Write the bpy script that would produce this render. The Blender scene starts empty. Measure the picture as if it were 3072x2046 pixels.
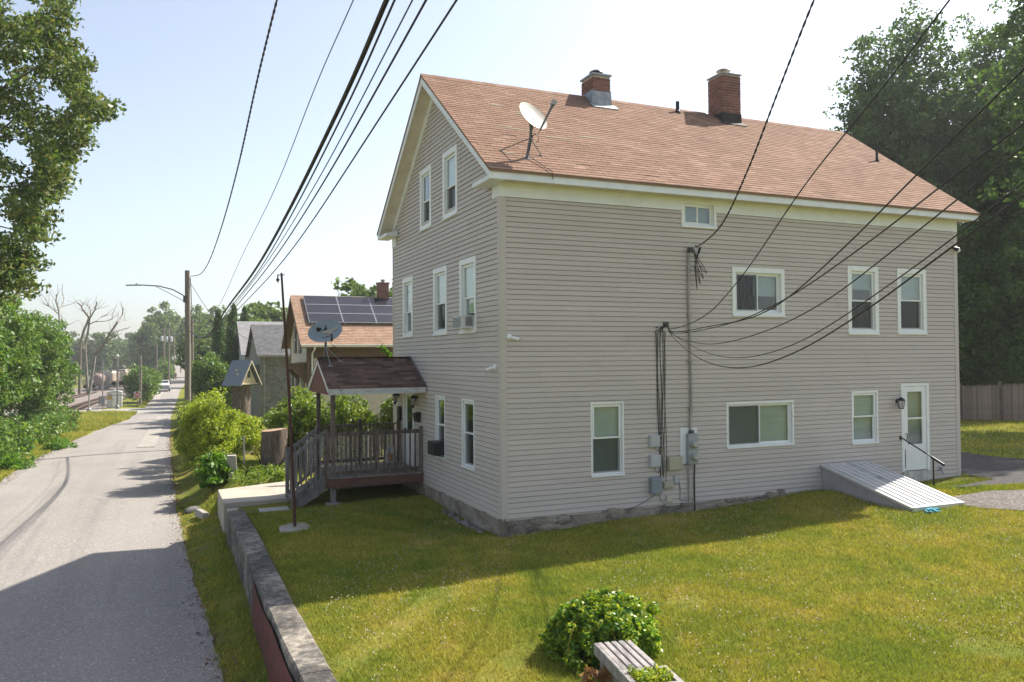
import bpy, bmesh, math, random
import numpy as np
from mathutils import Vector, Matrix

# ---------------------------------------------------------------- camera, world, sun, exposure
scene = bpy.context.scene
COL = scene.collection
random.seed(7)
RNG = np.random.default_rng(7)

YAW, PITCH, ROLL = 0.4097, 0.0200, -0.0076
CAM = Vector((-6.04, -14.4326, 3.1344))
fwd = Vector((math.sin(YAW) * math.cos(PITCH), math.cos(YAW) * math.cos(PITCH), math.sin(PITCH)))
r0 = Vector((math.cos(YAW), -math.sin(YAW), 0))
u0 = r0.cross(fwd)
rgt = math.cos(ROLL) * r0 + math.sin(ROLL) * u0
upv = math.cos(ROLL) * u0 - math.sin(ROLL) * r0
cd = bpy.data.cameras.new('camera')
cam = bpy.data.objects.new('camera', cd)
COL.objects.link(cam)
cd.sensor_width = 36
cd.lens = 2417.8 / 3072 * 36
cd.clip_start = 0.1
cd.clip_end = 6000
m3 = Matrix((rgt, upv, -fwd)).transposed()
cam.matrix_world = Matrix.Translation(CAM) @ m3.to_4x4()
scene.camera = cam

SUN = Vector((0.90, 0.30, 1.0)).normalized()
sun_el = math.asin(SUN.z)
sun_az = math.atan2(SUN.x, SUN.y)
world = bpy.data.worlds.new('World')
scene.world = world
world.use_nodes = True
wn = world.node_tree
sky = wn.nodes.new('ShaderNodeTexSky')
sky.sky_type = 'NISHITA'
sky.sun_disc = False
sky.sun_elevation = sun_el
sky.sun_rotation = sun_az
sky.altitude = 0
sky.air_density = 1.0
sky.dust_density = 1.7
sky.ozone_density = 2.0
bg = wn.nodes['Background']
bg.inputs['Strength'].default_value = 0.085
hz = wn.nodes.new('ShaderNodeHueSaturation')
hz.inputs['Saturation'].default_value = 0.66
wn.links.new(sky.outputs['Color'], hz.inputs['Color'])
wn.links.new(hz.outputs['Color'], bg.inputs['Color'])
sl = bpy.data.lights.new('sun', 'SUN')
sl.energy = 3.9
sl.angle = math.radians(0.6)
sl.color = (1.0, 0.93, 0.82)
so = bpy.data.objects.new('sun', sl)
so.rotation_euler = (-SUN).to_track_quat('-Z', 'Y').to_euler()
so.location = (20, 10, 40)
COL.objects.link(so)
scene.view_settings.view_transform = 'Standard'
scene.view_settings.look = 'None'
scene.view_settings.exposure = 1.38
scene.view_settings.gamma = 1.0
try:
    scene.view_settings.use_curve_mapping = False
except Exception:
    pass
try:
    scene.cycles.max_bounces = 8
    scene.cycles.transparent_max_bounces = 12
    scene.cycles.use_denoising = True
except Exception:
    pass

# ---------------------------------------------------------------- helpers
WL = {}


def wl(o):
    return WL.get(o.name, Vector((0, 0, 0)))


def tag(o, label=None, cat=None, group=None, kind=None):
    if label:
        o['label'] = label
    if cat:
        o['category'] = cat
    if group:
        o['group'] = group
    if kind:
        o['kind'] = kind
    return o


def thing(name, label, cat, loc=(0, 0, 0), group=None):
    o = bpy.data.objects.new(name, None)
    o.empty_display_size = 0.2
    o.location = loc
    COL.objects.link(o)
    WL[o.name] = Vector(loc)
    return tag(o, label, cat, group)


def place(name, me, parent, wloc, rot=None):
    """link a mesh (local coordinates) at a world location under a parent"""
    o = bpy.data.objects.new(name, me)
    COL.objects.link(o)
    w = Vector(wloc)
    if parent is not None:
        o.parent = parent
        o.location = w - wl(parent)
    else:
        o.location = w
    if rot is not None:
        o.rotation_euler = rot
    WL[o.name] = w
    return o


class MB:
    def __init__(s):
        s.v = []
        s.f = []
        s.mi = []
        s.cur = 0

    def add(s, vs, fs):
        b = len(s.v)
        s.v += [tuple(p) for p in vs]
        s.f += [tuple(i + b for i in f) for f in fs]
        s.mi += [s.cur] * len(fs)
        return s

    def quad(s, *pts):
        return s.add(pts, [tuple(range(len(pts)))])

    def box(s, x0, x1, y0, y1, z0, z1):
        x0, x1 = min(x0, x1), max(x0, x1)
        y0, y1 = min(y0, y1), max(y0, y1)
        z0, z1 = min(z0, z1), max(z0, z1)
        v = [(x0, y0, z0), (x1, y0, z0), (x1, y1, z0), (x0, y1, z0), (x0, y0, z1), (x1, y0, z1), (x1, y1, z1), (x0, y1, z1)]
        return s.add(v, [(3, 2, 1, 0), (4, 5, 6, 7), (0, 1, 5, 4), (1, 2, 6, 5), (2, 3, 7, 6), (3, 0, 4, 7)])

    def obox(s, c, sz, M=None):
        hx, hy, hz = sz[0] / 2, sz[1] / 2, sz[2] / 2
        M = M or Matrix.Identity(3)
        c = Vector(c)
        v = [c + M @ Vector((a * hx, b * hy, d * hz)) for d in (-1, 1) for a, b in ((-1, -1), (1, -1), (1, 1), (-1, 1))]
        return s.add(v, [(3, 2, 1, 0), (4, 5, 6, 7), (0, 1, 5, 4), (1, 2, 6, 5), (2, 3, 7, 6), (3, 0, 4, 7)])

    def bar(s, a, b, w, h, up=(0, 0, 1)):
        """rectangular bar from a to b"""
        a, b = Vector(a), Vector(b)
        d = (b - a).normalized()
        sd = d.cross(Vector(up))
        if sd.length < 1e-5:
            sd = Vector((1, 0, 0))
        sd.normalize()
        uu = sd.cross(d)
        M = Matrix((d, sd, uu)).transposed()
        return s.obox((a + b) / 2, ((b - a).length, w, h), M)

    def tube(s, pts, r, n=8, cap=True):
        pts = [Vector(p) for p in pts]
        rs = r if isinstance(r, (list, tuple)) else [r] * len(pts)
        b = len(s.v)
        prev = None
        for i, p in enumerate(pts):
            d = (pts[min(i + 1, len(pts) - 1)] - pts[max(i - 1, 0)])
            if d.length < 1e-9:
                d = Vector((0, 0, 1))
            d.normalize()
            if prev is None:
                a = Vector((0, 0, 1)) if abs(d.z) < 0.9 else Vector((1, 0, 0))
                sd = d.cross(a).normalized()
            else:
                sd = (prev - d * prev.dot(d))
                if sd.length < 1e-6:
                    sd = d.orthogonal()
                sd.normalize()
            prev = sd
            uu = d.cross(sd)
            for k in range(n):
                an = 2 * math.pi * k / n
                s.v.append(tuple(p + (sd * math.cos(an) + uu * math.sin(an)) * rs[i]))
        fs = []
        for i in range(len(pts) - 1):
            for k in range(n):
                k2 = (k + 1) % n
                fs.append((b + i * n + k, b + i * n + k2, b + (i + 1) * n + k2, b + (i + 1) * n + k))
        if cap:
            fs.append(tuple(b + k for k in range(n))[::-1])
            fs.append(tuple(b + (len(pts) - 1) * n + k for k in range(n)))
        s.f += fs
        s.mi += [s.cur] * len(fs)
        return s

    def lathe(s, prof, c, n=16, M=None):
        M = M or Matrix.Identity(3)
        c = Vector(c)
        b = len(s.v)
        for (r, z) in prof:
            for k in range(n):
                an = 2 * math.pi * k / n
                s.v.append(tuple(c + M @ Vector((r * math.cos(an), r * math.sin(an), z))))
        fs = []
        for i in range(len(prof) - 1):
            for k in range(n):
                k2 = (k + 1) % n
                fs.append((b + i * n + k, b + i * n + k2, b + (i + 1) * n + k2, b + (i + 1) * n + k))
        fs.append(tuple(b + k for k in range(n))[::-1])
        fs.append(tuple(b + (len(prof) - 1) * n + k for k in range(n)))
        s.f += fs
        s.mi += [s.cur] * len(fs)
        return s

    def prism(s, poly, ext):
        """extrude a 3D polygon by a vector"""
        n = len(poly)
        ext = Vector(ext)
        p = [Vector(q) for q in poly]
        v = p + [q + ext for q in p]
        fs = [tuple(range(n))[::-1], tuple(range(n, 2 * n))]
        fs += [(i, (i + 1) % n, n + (i + 1) % n, n + i) for i in range(n)]
        return s.add(v, fs)

    def ico(s, c, r, sub=1, jit=0.0, sq=(1, 1, 1)):
        bm = bmesh.new()
        bmesh.ops.create_icosphere(bm, subdivisions=sub, radius=1)
        vs = []
        for v in bm.verts:
            k = 1 + random.uniform(-jit, jit)
            vs.append((c[0] + v.co.x * r * k * sq[0], c[1] + v.co.y * r * k * sq[1], c[2] + v.co.z * r * k * sq[2]))
        fs = [tuple(v.index for v in f.verts) for f in bm.faces]
        bm.free()
        return s.add(vs, fs)

    def mesh(s, name, mat, origin=(0, 0, 0), smooth=False):
        o = Vector(origin)
        me = bpy.data.meshes.new(name)
        me.from_pydata([(x - o.x, y - o.y, z - o.z) for x, y, z in s.v], [], s.f)
        mats = mat if isinstance(mat, (list, tuple)) else [mat]
        for m in mats:
            me.materials.append(m)
        if len(mats) > 1:
            me.polygons.foreach_set('material_index', s.mi)
        if smooth:
            me.polygons.foreach_set('use_smooth', [True] * len(me.polygons))
            try:
                me.set_sharp_from_angle(angle=math.radians(40))
            except Exception:
                pass
        me.update()
        return me

    def base(s):
        a = np.array(s.v)
        return ((a[:, 0].min() + a[:, 0].max()) / 2, (a[:, 1].min() + a[:, 1].max()) / 2, a[:, 2].min())

    def build(s, name, mat, parent=None, smooth=False, bevel=0, origin=None):
        if origin is None:
            origin = wl(parent) if parent is not None else s.base()
        me = s.mesh(name, mat, origin, smooth)
        o = place(name, me, parent, origin)
        if bevel:
            md = o.modifiers.new('bevel', 'BEVEL')
            md.width = bevel
            md.segments = 2
            md.limit_method = 'ANGLE'
        return o


def np_mesh(name, V, F, mat, smooth=False):
    """fast mesh from numpy: V (n,3), F (m,k)"""
    me = bpy.data.meshes.new(name)
    V = np.asarray(V, dtype=np.float32)
    F = np.asarray(F, dtype=np.int32)
    k = F.shape[1]
    me.vertices.add(len(V))
    me.vertices.foreach_set('co', V.ravel())
    me.loops.add(F.size)
    me.loops.foreach_set('vertex_index', F.ravel())
    me.polygons.add(len(F))
    me.polygons.foreach_set('loop_start', np.arange(0, F.size, k, dtype=np.int32))
    try:
        me.polygons.foreach_set('loop_total', np.full(len(F), k, dtype=np.int32))
    except Exception:
        pass
    if smooth:
        me.polygons.foreach_set('use_smooth', np.ones(len(F), dtype=bool))
    me.materials.append(mat)
    me.update(calc_edges=True)
    me.validate()
    return me


# ---------------------------------------------------------------- materials
MATS = {}


class NT:
    def __init__(s, name):
        s.m = bpy.data.materials.new(name)
        s.m.use_nodes = True
        s.t = s.m.node_tree
        s.b = s.t.nodes['Principled BSDF']
        s.out = s.t.nodes['Material Output']

    def n(s, typ, **kw):
        nd = s.t.nodes.new(typ)
        for k, v in kw.items():
            if k in nd.inputs:
                nd.inputs[k].default_value = v
            else:
                setattr(nd, k, v)
        return nd

    def l(s, a, b):
        s.t.links.new(a, b)

    def coords(s, kind='Object', scale=(1, 1, 1)):
        tc = s.n('ShaderNodeTexCoord')
        mp = s.n('ShaderNodeMapping')
        mp.inputs['Scale'].default_value = scale
        s.l(tc.outputs[kind], mp.inputs['Vector'])
        return mp.outputs['Vector']

    def noise(s, vec, scale=5, detail=4, rough=0.55, dist=0.0):
        nd = s.n('ShaderNodeTexNoise')
        nd.inputs['Scale'].default_value = scale
        nd.inputs['Detail'].default_value = detail
        nd.inputs['Roughness'].default_value = rough
        nd.inputs['Distortion'].default_value = dist
        if vec is not None:
            s.l(vec, nd.inputs['Vector'])
        return nd.outputs['Fac']

    def ramp(s, fac, stops):
        r = s.n('ShaderNodeValToRGB')
        e = r.color_ramp.elements
        while len(e) < len(stops):
            e.new(0.5)
        for i, (p, c) in enumerate(stops):
            e[i].position = p
            e[i].color = (c[0], c[1], c[2], 1) if not isinstance(c, (int, float)) else (c, c, c, 1)
        s.l(fac, r.inputs['Fac'])
        return r.outputs['Color']

    def mix(s, fac, a, b, mode='MIX'):
        mx = s.n('ShaderNodeMix')
        mx.data_type = 'RGBA'
        mx.blend_type = mode
        fa = mx.inputs[0]
        A = [i for i in mx.inputs if i.name == 'A' and i.type == 'RGBA'][0]
        B = [i for i in mx.inputs if i.name == 'B' and i.type == 'RGBA'][0]
        for sock, val in ((fa, fac), (A, a), (B, b)):
            if isinstance(val, (int, float)):
                sock.default_value = val if sock is fa else (val, val, val, 1)
            elif isinstance(val, (tuple, list)):
                sock.default_value = (val[0], val[1], val[2], 1)
            else:
                s.l(val, sock)
        return [o for o in mx.outputs if o.type == 'RGBA'][0]

    def math(s, op, a, b=0.0):
        nd = s.n('ShaderNodeMath')
        nd.operation = op
        for i, val in enumerate((a, b)):
            if isinstance(val, (int, float)):
                nd.inputs[i].default_value = val
            else:
                s.l(val, nd.inputs[i])
        return nd.outputs[0]

    def rnd(s):
        """random value per object and per island"""
        oi = s.n('ShaderNodeObjectInfo')
        ge = s.n('ShaderNodeNewGeometry')
        return s.math('FRACT', s.math('ADD', oi.outputs['Random'], ge.outputs['Random Per Island']))

    def bump(s, h, strength=0.3, dist=0.02):
        b = s.n('ShaderNodeBump')
        b.inputs['Strength'].default_value = strength
        b.inputs['Distance'].default_value = dist
        s.l(h, b.inputs['Height'])
        s.l(b.outputs['Normal'], s.b.inputs['Normal'])
        return b

    def set(s, **kw):
        for k, v in kw.items():
            s.b.inputs[k.replace('_', ' ')].default_value = v


def M(name, c, c2=None, scale=6, rough=0.7, bump=0.0, bdist=0.01, bscale=None, stretch=(1, 1, 1), rnd=0.0, metal=0.0, spec=0.3, coord='Object', lo=0.35, hi=0.65):
    if name in MATS:
        return MATS[name]
    t = NT(name)
    vec = t.coords(coord, stretch)
    nz = t.noise(vec, scale)
    c2 = c2 or tuple(x * 0.82 for x in c)
    col = t.ramp(nz, [(lo, c), (hi, c2)])
    if rnd:
        v = t.math('ADD', t.math('MULTIPLY', t.rnd(), 2 * rnd), 1 - rnd)
        col = _mulv(t, col, v)
    t.l(col, t.b.inputs['Base Color'])
    t.set(Roughness=rough, Metallic=metal)
    t.b.inputs['Specular IOR Level'].default_value = spec
    if bump:
        bz = t.noise(vec, bscale or scale * 6, 5, 0.6)
        t.bump(bz, bump, bdist)
    MATS[name] = t.m
    return t.m


def _mulv(t, col, v):
    hsv = t.n('ShaderNodeHueSaturation')
    t.l(col, hsv.inputs['Color'])
    t.l(v, hsv.inputs['Value'])
    return hsv.outputs['Color']


def leafmat(name, cols, trans=0.35, rough=0.42, tcol=None, spec=0.28):
    t = NT(name)
    r = t.rnd()
    n = len(cols)
    col = t.ramp(r, [(i / max(1, n - 1), c) for i, c in enumerate(cols)])
    nz = t.noise(t.coords('Object'), 0.35, 3)
    v = t.math('ADD', t.math('MULTIPLY', nz, 0.9), 0.55)
    col = _mulv(t, col, v)
    t.l(col, t.b.inputs['Base Color'])
    t.set(Roughness=rough + 0.08)
    t.b.inputs['Specular IOR Level'].default_value = spec
    tr = t.n('ShaderNodeBsdfTranslucent')
    tc = t.mix(1.0, col, tcol or (1.0, 1.0, 0.45), 'MULTIPLY')
    t.l(_mulv(t, tc, t.math('ADD', 1.5, 0.0)), tr.inputs['Color'])
    ms = t.n('ShaderNodeMixShader')
    ms.inputs[0].default_value = trans
    t.l(t.b.outputs[0], ms.inputs[1])
    t.l(tr.outputs[0], ms.inputs[2])
    t.l(ms.outputs[0], t.out.inputs['Surface'])
    return t.m


def glassmat(name, ior=1.6, tint=(0.86, 0.9, 0.88)):
    t = NT(name)
    fr = t.n('ShaderNodeFresnel')
    ge = t.n('ShaderNodeNewGeometry')
    t.l(t.math('ADD', t.math('MULTIPLY', ge.outputs['Backfacing'], 1 / ior - ior), ior), fr.inputs['IOR'])
    gl = t.n('ShaderNodeBsdfGlossy')
    gl.inputs['Roughness'].default_value = 0.015
    gl.inputs['Color'].default_value = (0.95, 0.97, 1, 1)
    nz = t.noise(t.coords('Object'), 1.7, 2)
    b = t.n('ShaderNodeBump')
    b.inputs['Strength'].default_value = 0.05
    b.inputs['Distance'].default_value = 0.05
    t.l(nz, b.inputs['Height'])
    t.l(b.outputs['Normal'], gl.inputs['Normal'])
    tr = t.n('ShaderNodeBsdfTransparent')
    tr.inputs['Color'].default_value = (*tint, 1)
    ms = t.n('ShaderNodeMixShader')
    t.l(fr.outputs[0], ms.inputs[0])
    t.l(tr.outputs[0], ms.inputs[1])
    t.l(gl.outputs[0], ms.inputs[2])
    t.l(ms.outputs[0], t.out.inputs['Surface'])
    return t.m


WHITE = M('white_trim', (0.75, 0.77, 0.79), (0.68, 0.70, 0.72), 3, 0.45, 0.04, rnd=0.03)
VINYLW = M('white_vinyl', (0.80, 0.81, 0.80), (0.75, 0.76, 0.75), 4, 0.35)
GLASS = glassmat('window_glass', 1.6)
BLIND = M('blind', (0.62, 0.67, 0.66), (0.50, 0.55, 0.54), 1.5, 0.6, rnd=0.04)
SHADE = M('roller_shade', (0.78, 0.78, 0.76), (0.72, 0.72, 0.71), 2, 0.8)
CURTAIN = M('curtain', (0.10, 0.10, 0.11), (0.05, 0.05, 0.055), 9, 0.9, stretch=(6, 6, 0.4))
BLACK = M('black_plastic', (0.012, 0.012, 0.013), (0.02, 0.02, 0.02), 6, 0.4)
DARKMETAL = M('dark_metal', (0.05, 0.05, 0.052), (0.09, 0.085, 0.08), 9, 0.45, 0.05, metal=0.5)
GREYMETAL = M('grey_metal', (0.34, 0.36, 0.38), (0.26, 0.28, 0.30), 5, 0.42, 0.04, metal=0.25)
CONDUIT = M('conduit_paint', (0.36, 0.33, 0.30), (0.25, 0.24, 0.23), 4, 0.5)
LEAD = M('lead_flashing', (0.22, 0.24, 0.27), (0.36, 0.38, 0.41), 7, 0.5, 0.4, 0.03, metal=0.4)
CABLE = M('black_cable', (0.018, 0.017, 0.017), (0.035, 0.03, 0.028), 3, 0.5)
CABLEGREY = M('grey_cable', (0.13, 0.12, 0.12), (0.08, 0.08, 0.08), 3, 0.5)
RUST = M('rusty_iron', (0.11, 0.045, 0.03), (0.055, 0.03, 0.025), 22, 0.8, 0.3, 0.004)
INTERIOR = M('interior', (0.10, 0.095, 0.09), (0.07, 0.07, 0.065), 2, 0.9)
t = NT('insect_screen')
trn = t.n('ShaderNodeBsdfTransparent')
msx = t.n('ShaderNodeMixShader')
msx.inputs[0].default_value = 0.55
t.b.inputs['Base Color'].default_value = (0.03, 0.03, 0.032, 1)
t.set(Roughness=0.9)
t.l(trn.outputs[0], msx.inputs[2])
t.l(t.b.outputs[0], msx.inputs[1])
t.l(msx.outputs[0], t.out.inputs['Surface'])
SCREEN = t.m
SKIN = M('skin', (0.45, 0.27, 0.19), (0.40, 0.23, 0.16), 5, 0.6)
# ---------------------------------------------------------------- terrain
RY = [-60, -20, -3, 8, 15, 22, 45, 75, 100, 134, 200, 250, 364, 480, 900]
RZ = [-1.45, -1.4, -1.3, -1.22, -1.36, -1.58, -2.08, -2.62, -2.9, -2.15, -1.75, -1.4, 0.6, -0.6, -2]
LY = [-60, 8, 15, 25, 45, 75, 100, 134, 200, 364, 480, 900]
LZ = [-0.43, -0.43, -0.58, -1.0, -1.45, -2.2, -2.75, -2.0, -1.6, 0.7, 0, -1]
XLY = [-60, -20, 0, 22, 30, 43, 55, 62, 70.5, 76, 90, 100, 138, 200, 364, 480]
XLX = [-11.3, -11.5, -11.8, -11.9, -11.9, -11.5, -10.6, -10.0, -9.05, -8.9, -8.3, -8.0, -6.7, -5.5, -1.6, 1]
XRY = [-60, -20, -10, -2.6, 1.6, 7, 14, 40, 75, 100, 135, 200, 364, 480]
XRX = [-4.9, -5.0, -5.12, -5.26, -5.39, -5.57, -5.66, -5.6, -5.2, -4.4, -3.2, 0.0, 4.2, 7]


def road_z(y):
    return np.interp(y, RY, RZ)


def xl(y):
    return np.interp(y, XLY, XLX)


def xr(y):
    return np.interp(y, XRY, XRX)


def sstep(a, b, t):
    t = np.clip((np.asarray(t, float) - a) / (b - a), 0, 1)
    return t * t * (3 - 2 * t)


def gz(x, y):
    x = np.asarray(x, float)
    y = np.asarray(y, float)
    rz = road_z(y)
    tilt = 0.027 * (np.clip(x, -4.5, 13) + 4) * (1 - sstep(8, 22, y))
    lot = np.interp(y, LY, LZ) + tilt
    lot = lot + 0.13 * np.exp(-(((x - 7.6) / 0.9) ** 2 + ((y + 0.5) / 0.7) ** 2))
    lot = lot - 0.10 * np.exp(-(((x + 0.6) / 1.6) ** 2 + ((y - 1.5) / 1.6) ** 2))
    lot = lot + 0.018 * np.sin(x * 1.7 + y * 0.6) * np.sin(y * 1.3 - x * 0.4) * (x < 8)
    # strip between the road and the lot
    e = xr(y)
    t = sstep(0, 1, (x - e) / 0.9)
    strip = rz + 0.2 * t
    wally = sstep(8.2, 10.5, y)
    step = np.where(x > -4.46, 1.0, 0.0)
    bank = sstep(0.15, 1.7, x - e)
    right = np.where(y < 6.2, strip * (1 - step) + lot * step,
                     (strip * (1 - step) + lot * step) * (1 - wally) + (rz * (1 - bank) + lot * bank) * wally)
    # left side falls away to the railway further off
    dl = xl(y) - x
    lf = rz + 0.12 * sstep(0.2, 3, dl)
    railz = np.interp(y, [94, 130, 165, 205, 300, 420, 600], [-2.98, -3.35, -3.9, -4.42, -4.5, -2.5, -2])
    wr = sstep(93, 100, y) * sstep(2.5, 6, dl)
    lf = lf * (1 - wr) + railz * wr
    zz = np.where(x >= e, right, np.where(x <= xl(y), lf, rz))
    # far ground flattens
    far = sstep(90, 400, np.abs(x))
    return zz * (1 - far) + (-2.0) * far


def gzf(x, y):
    return float(gz(x, y))


def axis(segs):
    out = []
    for a, b, st in segs:
        n = max(1, int(round((b - a) / st)))
        out += list(np.linspace(a, b, n, endpoint=False))
    out.append(segs[-1][1])
    return np.array(out)


gx = axis([(-1500, -300, 150), (-300, -60, 24), (-60, -20, 3), (-20, -13, 0.7), (-13, -4.9, 0.3), (-4.9, -4.46, 0.11), (-4.46, -4.45, 0.01), (-4.45, 14, 0.3), (14, 40, 1.2), (40, 120, 10), (120, 1500, 140)])
gy = axis([(-300, -30, 30), (-30, -10, 1.5), (-10, 14, 0.3), (14, 60, 0.9), (60, 150, 2.5), (150, 420, 9), (420, 1900, 120)])
GX, GY = np.meshgrid(gx, gy)
inroad = (GX > xl(GY) + 0.15) & (GX < xr(GY) - 0.15) & (GY < 480)
GZ = gz(GX, GY) - np.where(inroad, 0.06, 0.0)
xroad = (GY > 82.3) & (GY < 93) & (GX < -7) & (GX > -80)
GZ = GZ - np.where(xroad, 0.08, 0)
nx, ny = len(gx), len(gy)
idx = np.arange(nx * ny).reshape(ny, nx)
GF = np.stack([idx[:-1, :-1], idx[:-1, 1:], idx[1:, 1:], idx[1:, :-1]], -1).reshape(-1, 4)


def grass_color(t, island=False):
    """patchy lawn: same colour field for the soil sheet and for the blades (object coordinates = world)"""
    vec = t.coords('Object')
    big = t.noise(vec, 0.42, 4, 0.6)
    mid = t.noise(vec, 1.9, 4, 0.65)
    mix1 = t.math('ADD', t.math('MULTIPLY', big, 0.6), t.math('MULTIPLY', mid, 0.4))
    col = t.ramp(mix1, [(0.32, (0.135, 0.200, 0.027)), (0.45, (0.230, 0.265, 0.037)), (0.57, (0.340, 0.310, 0.054)), (0.69, (0.45, 0.36, 0.12))])
    return vec, col, mix1


t = NT('ground_soil')
vec, gcol, gm = grass_color(t)
fine = t.noise(vec, 38, 5, 0.7)
col = _mulv(t, gcol, t.math('ADD', t.math('MULTIPLY', fine, 1.0), 0.12))
sp = t.n('ShaderNodeSeparateXYZ')
t.l(vec, sp.inputs[0])
# bare earth along the verges: noisy patches
dn = t.noise(vec, 1.3, 5, 0.7)
soil = t.ramp(t.noise(vec, 14, 5, 0.7), [(0.3, (0.10, 0.07, 0.05)), (0.7, (0.19, 0.14, 0.10))])
dirtmask = t.ramp(dn, [(0.55, 0), (0.66, 1)])
strip = t.math('MULTIPLY', t.math('LESS_THAN', sp.outputs['X'], -4.3), t.math('GREATER_THAN', sp.outputs['X'], -5.9))
dm = t.math('MULTIPLY', dirtmask, t.math('ADD', t.math('MULTIPLY', strip, 0.7), 0.12))
col = t.mix(dm, col, soil)
t.l(col, t.b.inputs['Base Color'])
t.set(Roughness=0.95)
t.b.inputs['Specular IOR Level'].default_value = 0.1
t.bump(t.noise(vec, 26, 6, 0.75), 0.8, 0.05)
GROUND = t.m
me = np_mesh('ground', np.stack([GX, GY, GZ], -1).reshape(-1, 3), GF, GROUND, True)
ground = place('ground', me, None, (0, 0, 0))
tag(ground, 'grassy ground with lawn and verges around the street', kind='structure')

# asphalt
t = NT('asphalt')
vec = t.coords('Object')
big = t.noise(vec, 0.35, 4, 0.6)
agg = t.n('ShaderNodeTexVoronoi')
agg.inputs['Scale'].default_value = 24
t.l(vec, agg.inputs['Vector'])
sp1 = t.math('ADD', t.math('MULTIPLY', t.noise(vec, 70, 3, 0.7), 0.5), t.math('MULTIPLY', t.noise(vec, 21, 4, 0.75), 0.5))
track_ = t.noise(t.coords('Object', (1.1, 0.03, 1)), 1.0, 3, 0.5)
c1 = t.ramp(t.math('ADD', t.math('MULTIPLY', big, 0.5), t.math('MULTIPLY', track_, 0.5)), [(0.35, (0.215, 0.198, 0.183)), (0.65, (0.265, 0.244, 0.224))])
c1 = _mulv(t, c1, t.math('ADD', t.math('MULTIPLY', sp1, 2.6), -0.3))
wn2 = t.n('ShaderNodeTexWhiteNoise')
wn2.noise_dimensions = '3D'
t.l(agg.outputs['Position'], wn2.inputs['Vector'])
fl = t.math('GREATER_THAN', wn2.outputs['Value'], 0.80)
fl = t.math('MULTIPLY', fl, t.math('LESS_THAN', agg.outputs['Distance'], 0.34))
c1 = t.mix(t.math('MULTIPLY', fl, 0.7), c1, (0.50, 0.48, 0.46))
# worn cracks
vec2 = t.coords('Object', (0.22, 0.12, 1))
crk = t.n('ShaderNodeTexVoronoi')
crk.feature = 'DISTANCE_TO_EDGE'
crk.inputs['Scale'].default_value = 1.6
warp = t.n('ShaderNodeVectorMath')
warp.operation = 'ADD'
t.l(vec2, warp.inputs[0])
nzc = t.n('ShaderNodeTexNoise')
nzc.inputs['Scale'].default_value = 2.6
nzc.inputs['Detail'].default_value = 5
t.l(vec2, nzc.inputs['Vector'])
sc = t.n('ShaderNodeVectorMath')
sc.operation = 'SCALE'
sc.inputs['Scale'].default_value = 0.55
t.l(nzc.outputs['Color'], sc.inputs[0])
t.l(sc.outputs[0], warp.inputs[1])
t.l(warp.outputs[0], crk.inputs['Vector'])
cm = t.math('LESS_THAN', crk.outputs['Distance'], 0.0035)
cm = t.math('MULTIPLY', cm, t.math('GREATER_THAN', t.noise(vec, 0.25, 2), 0.5))
c1 = t.mix(t.math('MULTIPLY', cm, 0.35), c1, (0.06, 0.057, 0.053))
# rubber marks left by turning cars
wv = t.noise(t.coords('Object', (1.6, 0.07, 1)), 1.0, 2, 0.4)
rub = t.ramp(wv, [(0.60, 0), (0.70, 0.22)])
c1 = t.mix(rub, c1, (0.08, 0.08, 0.08))
t.l(c1, t.b.inputs['Base Color'])
t.set(Roughness=0.88)
t.b.inputs['Specular IOR Level'].default_value = 0.25
t.bump(t.noise(vec, 90, 4, 0.7), 0.5, 0.01)
ASPHALT = t.m

ys = axis([(-60, -10, 2), (-10, 40, 0.2), (40, 150, 2), (150, 480, 10)])
cols = 14
V = []
for y in ys:
    a, b = float(xl(y)), float(xr(y))
    ja = 0.08 * math.sin(y * 0.9) + 0.05 * math.sin(y * 2.3 + 1) + random.uniform(-.03, .03)
    jb = 0.03 * math.sin(y * 0.8 + 2) + 0.02 * math.sin(y * 2.1) + random.uniform(-.022, .022)
    for k in range(cols):
        f = k / (cols - 1)
        V.append((a + ja + (b + jb - a - ja) * f, y, float(road_z(y)) + 0.012 + 0.05 * (1 - (2 * f - 1) ** 2)))
V = np.array(V)
ii = np.arange(len(ys) * cols).reshape(len(ys), cols)
F = np.stack([ii[:-1, :-1], ii[:-1, 1:], ii[1:, 1:], ii[1:, :-1]], -1).reshape(-1, 4)
road = place('road', np_mesh('road', V, F, ASPHALT, True), None, (0, 0, 0))
tag(road, 'grey asphalt street running down past the house', kind='structure')

# crossing road over the railway
mb = MB()
xs = axis([(-80, -30, 6), (-30, -5, 1.2)])
for i in range(len(xs) - 1):
    def yn(x):
        return 83.5 - 4.5 * sstep(-13, -8.6, x) - 0.0 * x
    a, b = xs[i], xs[i + 1]
    z = lambda x, y: float(road_z(88)) + 0.07 + 0.004 * (x + 8 if x < -40 else 0)
    mb.quad((a, yn(a), z(a, 0)), (b, yn(b), z(b, 0)), (b, 93, z(b, 0)), (a, 93, z(a, 0)))
CONCRETE_PALE = M('pale_asphalt', (0.34, 0.32, 0.30), (0.28, 0.27, 0.25), 1.1, 0.9, 0.3)
tag(mb.build('road_crossing', CONCRETE_PALE, origin=(0, 0, 0)), 'pale cross street leading over the railway tracks', kind='structure')

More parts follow.
